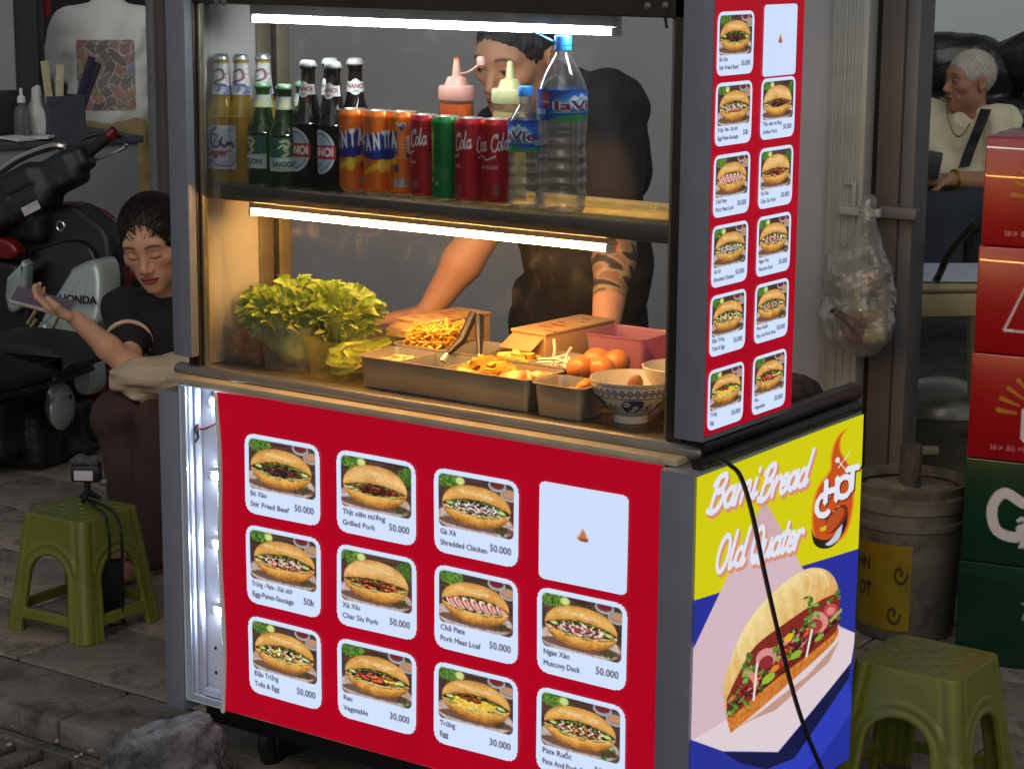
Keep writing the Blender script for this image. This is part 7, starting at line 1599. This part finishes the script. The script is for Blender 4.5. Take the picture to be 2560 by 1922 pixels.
b = MB(); b.tube([bl_(131, 489, -.05)+.014*(cos(a)*BR+sin(a)*V(0, 0, 1)) for a in np.linspace(0, 2*pi, 21)], .0035, 6, cap=False); b.build('ignition_ring', chrome, bike).location = -org
MB().tube(smoothpath([bl_(150, 680, -.11), bl_(165, 676, -.12), bl_(158, 690, -.13), bl_(163, 712, -.12), bl_(150, 724, -.13)], 5), .007, 8).build('bag_hook', MT['black'], bike).location = -org
# chrome carrier loop, seat, engine, wheels
for q in ([(135, 668), (100, 735), (68, 802), (52, 830), (5, 828)], [(78, 690), (42, 752), (5, 828)], [(96, 640), (60, 700)]):
    MB().tube(smoothpath([bl_(u, v, -.2) for u, v in q], 6), .006, 8).build('carrier_rod', mat('rod_brass', rgb(206, 186, 140), .25, .8), bike).location = -org
panel('seat', mat('seat_vinyl', rgb(26, 28, 30), .5, 0, .15, 20, .2, 160), sp_([(-60, 728), (0, 732), (40, 736), (88, 747), (131, 770), (153, 786), (146, 800), (100, 818), (60, 834), (0, 848), (-60, 850)]), -.5, .24, .04)
panel('seat_base', blkp, sp_([(-60, 830), (40, 826), (105, 806), (120, 822), (60, 850), (-60, 880)]), -.46, .2, .02)
bsd('engine', mat('engine_dark', rgb(40, 38, 36), .5, .4, .4, 16, .4), [('b', bl_(90, 930, -.12), (.1, .16, .09), None, .03), ('b', bl_(30, 900, -.2), (.1, .2, .1), None, .03), ('c', [bl_(150, 950, -.05), bl_(185, 930, .1)], [.05, .05]), ('c', [bl_(-40, 905, -.3), bl_(60, 985, -.2), bl_(190, 965, -.05)], [.025, .02, .02])], LO-V(.4, .3, 0), HI, .007, .004)
ec = bl_(132, 878, -.2)-org
rc_ = np.column_stack([BF, V(0, 0, 1), BR])
b = MB().lathe([(0, .05), (.035, .052), (.05, .045), (.066, .03), (.07, .0), (.07, -.05)], 28, cap=False); b.v[0] = b.v[0] @ np.column_stack([V(0, 0, 1), BF, (BR*.7-BF*.7)]).T+ec; b.build('engine_cover', silv, bike)
for a in (.5, 2.6, 4.6):
    b = MB().lathe([(0, .006), (.008, .005), (.009, 0)], 10, cap=False); N_ = (BR*.7-BF*.7); b.v[0] = b.v[0] @ np.column_stack([V(0, 0, 1), BF, N_]).T+ec+N_*.05+.045*(cos(a)*V(0, 0, 1)+sin(a)*(BF*.7+BR*.7)); b.build('cover_bolt', MT['black'], bike)
tyre = mat('tyre', rgb(20, 20, 20), .85, 0, .3, 30, .4)
for f_ in (.42, -.82):
    c0 = V(-2.12, 1.72, .285)+BF*f_-org*V(1, 1, 0); w_ = link('wheel', None, bike)
    MB().tube([c0+.25*(cos(a)*BF+sin(a)*V(0, 0, 1)) for a in np.linspace(0, 2*pi, 41)], .036, 10, cap=False).build('tyre', tyre, w_)
    b = MB(); b.tube([c0+.215*(cos(a)*BF+sin(a)*V(0, 0, 1)) for a in np.linspace(0, 2*pi, 41)], .012, 8, cap=False); b.tube([c0-BR*.05, c0+BR*.05], .03, 14)
    for k in range(10): a = k*pi/5; b.tube([c0, c0+.21*(cos(a)*BF+sin(a)*V(0, 0, 1))], .004, 5)
    b.build('rim', silv, w_)
MB().tube([V(-2.12, 1.72, .285)+BF*.42-org*V(1, 1, 0)+BR*.06, bl_(110, 480, .08)-org], .02, 10).build('fork', silv, bike)
bsd('front_fender', redp, [('c', [V(-2.12, 1.72, .285)+BF*.42+.31*(cos(a)*BF+sin(a)*V(0, 0, 1)) for a in np.linspace(.4, 2.6, 9)], [.05]*9, .02)], V(-2.9, 1.4, 0), V(-1.5, 2.9, .9), .008)
MB().tube([bl_(165, 985, -.1)-org, bl_(215, 960, .02)-org], .014, 10).build('foot_peg', MT['black'], bike)
MB().tube(smoothpath([bl_(60, 930, -.1)-org, bl_(20, 1000, -.2)-org, bl_(-5, 1060, -.3)-org], 6), .011, 8).build('side_stand', mat('stand_brown', rgb(90, 72, 56), .6, .3), bike)
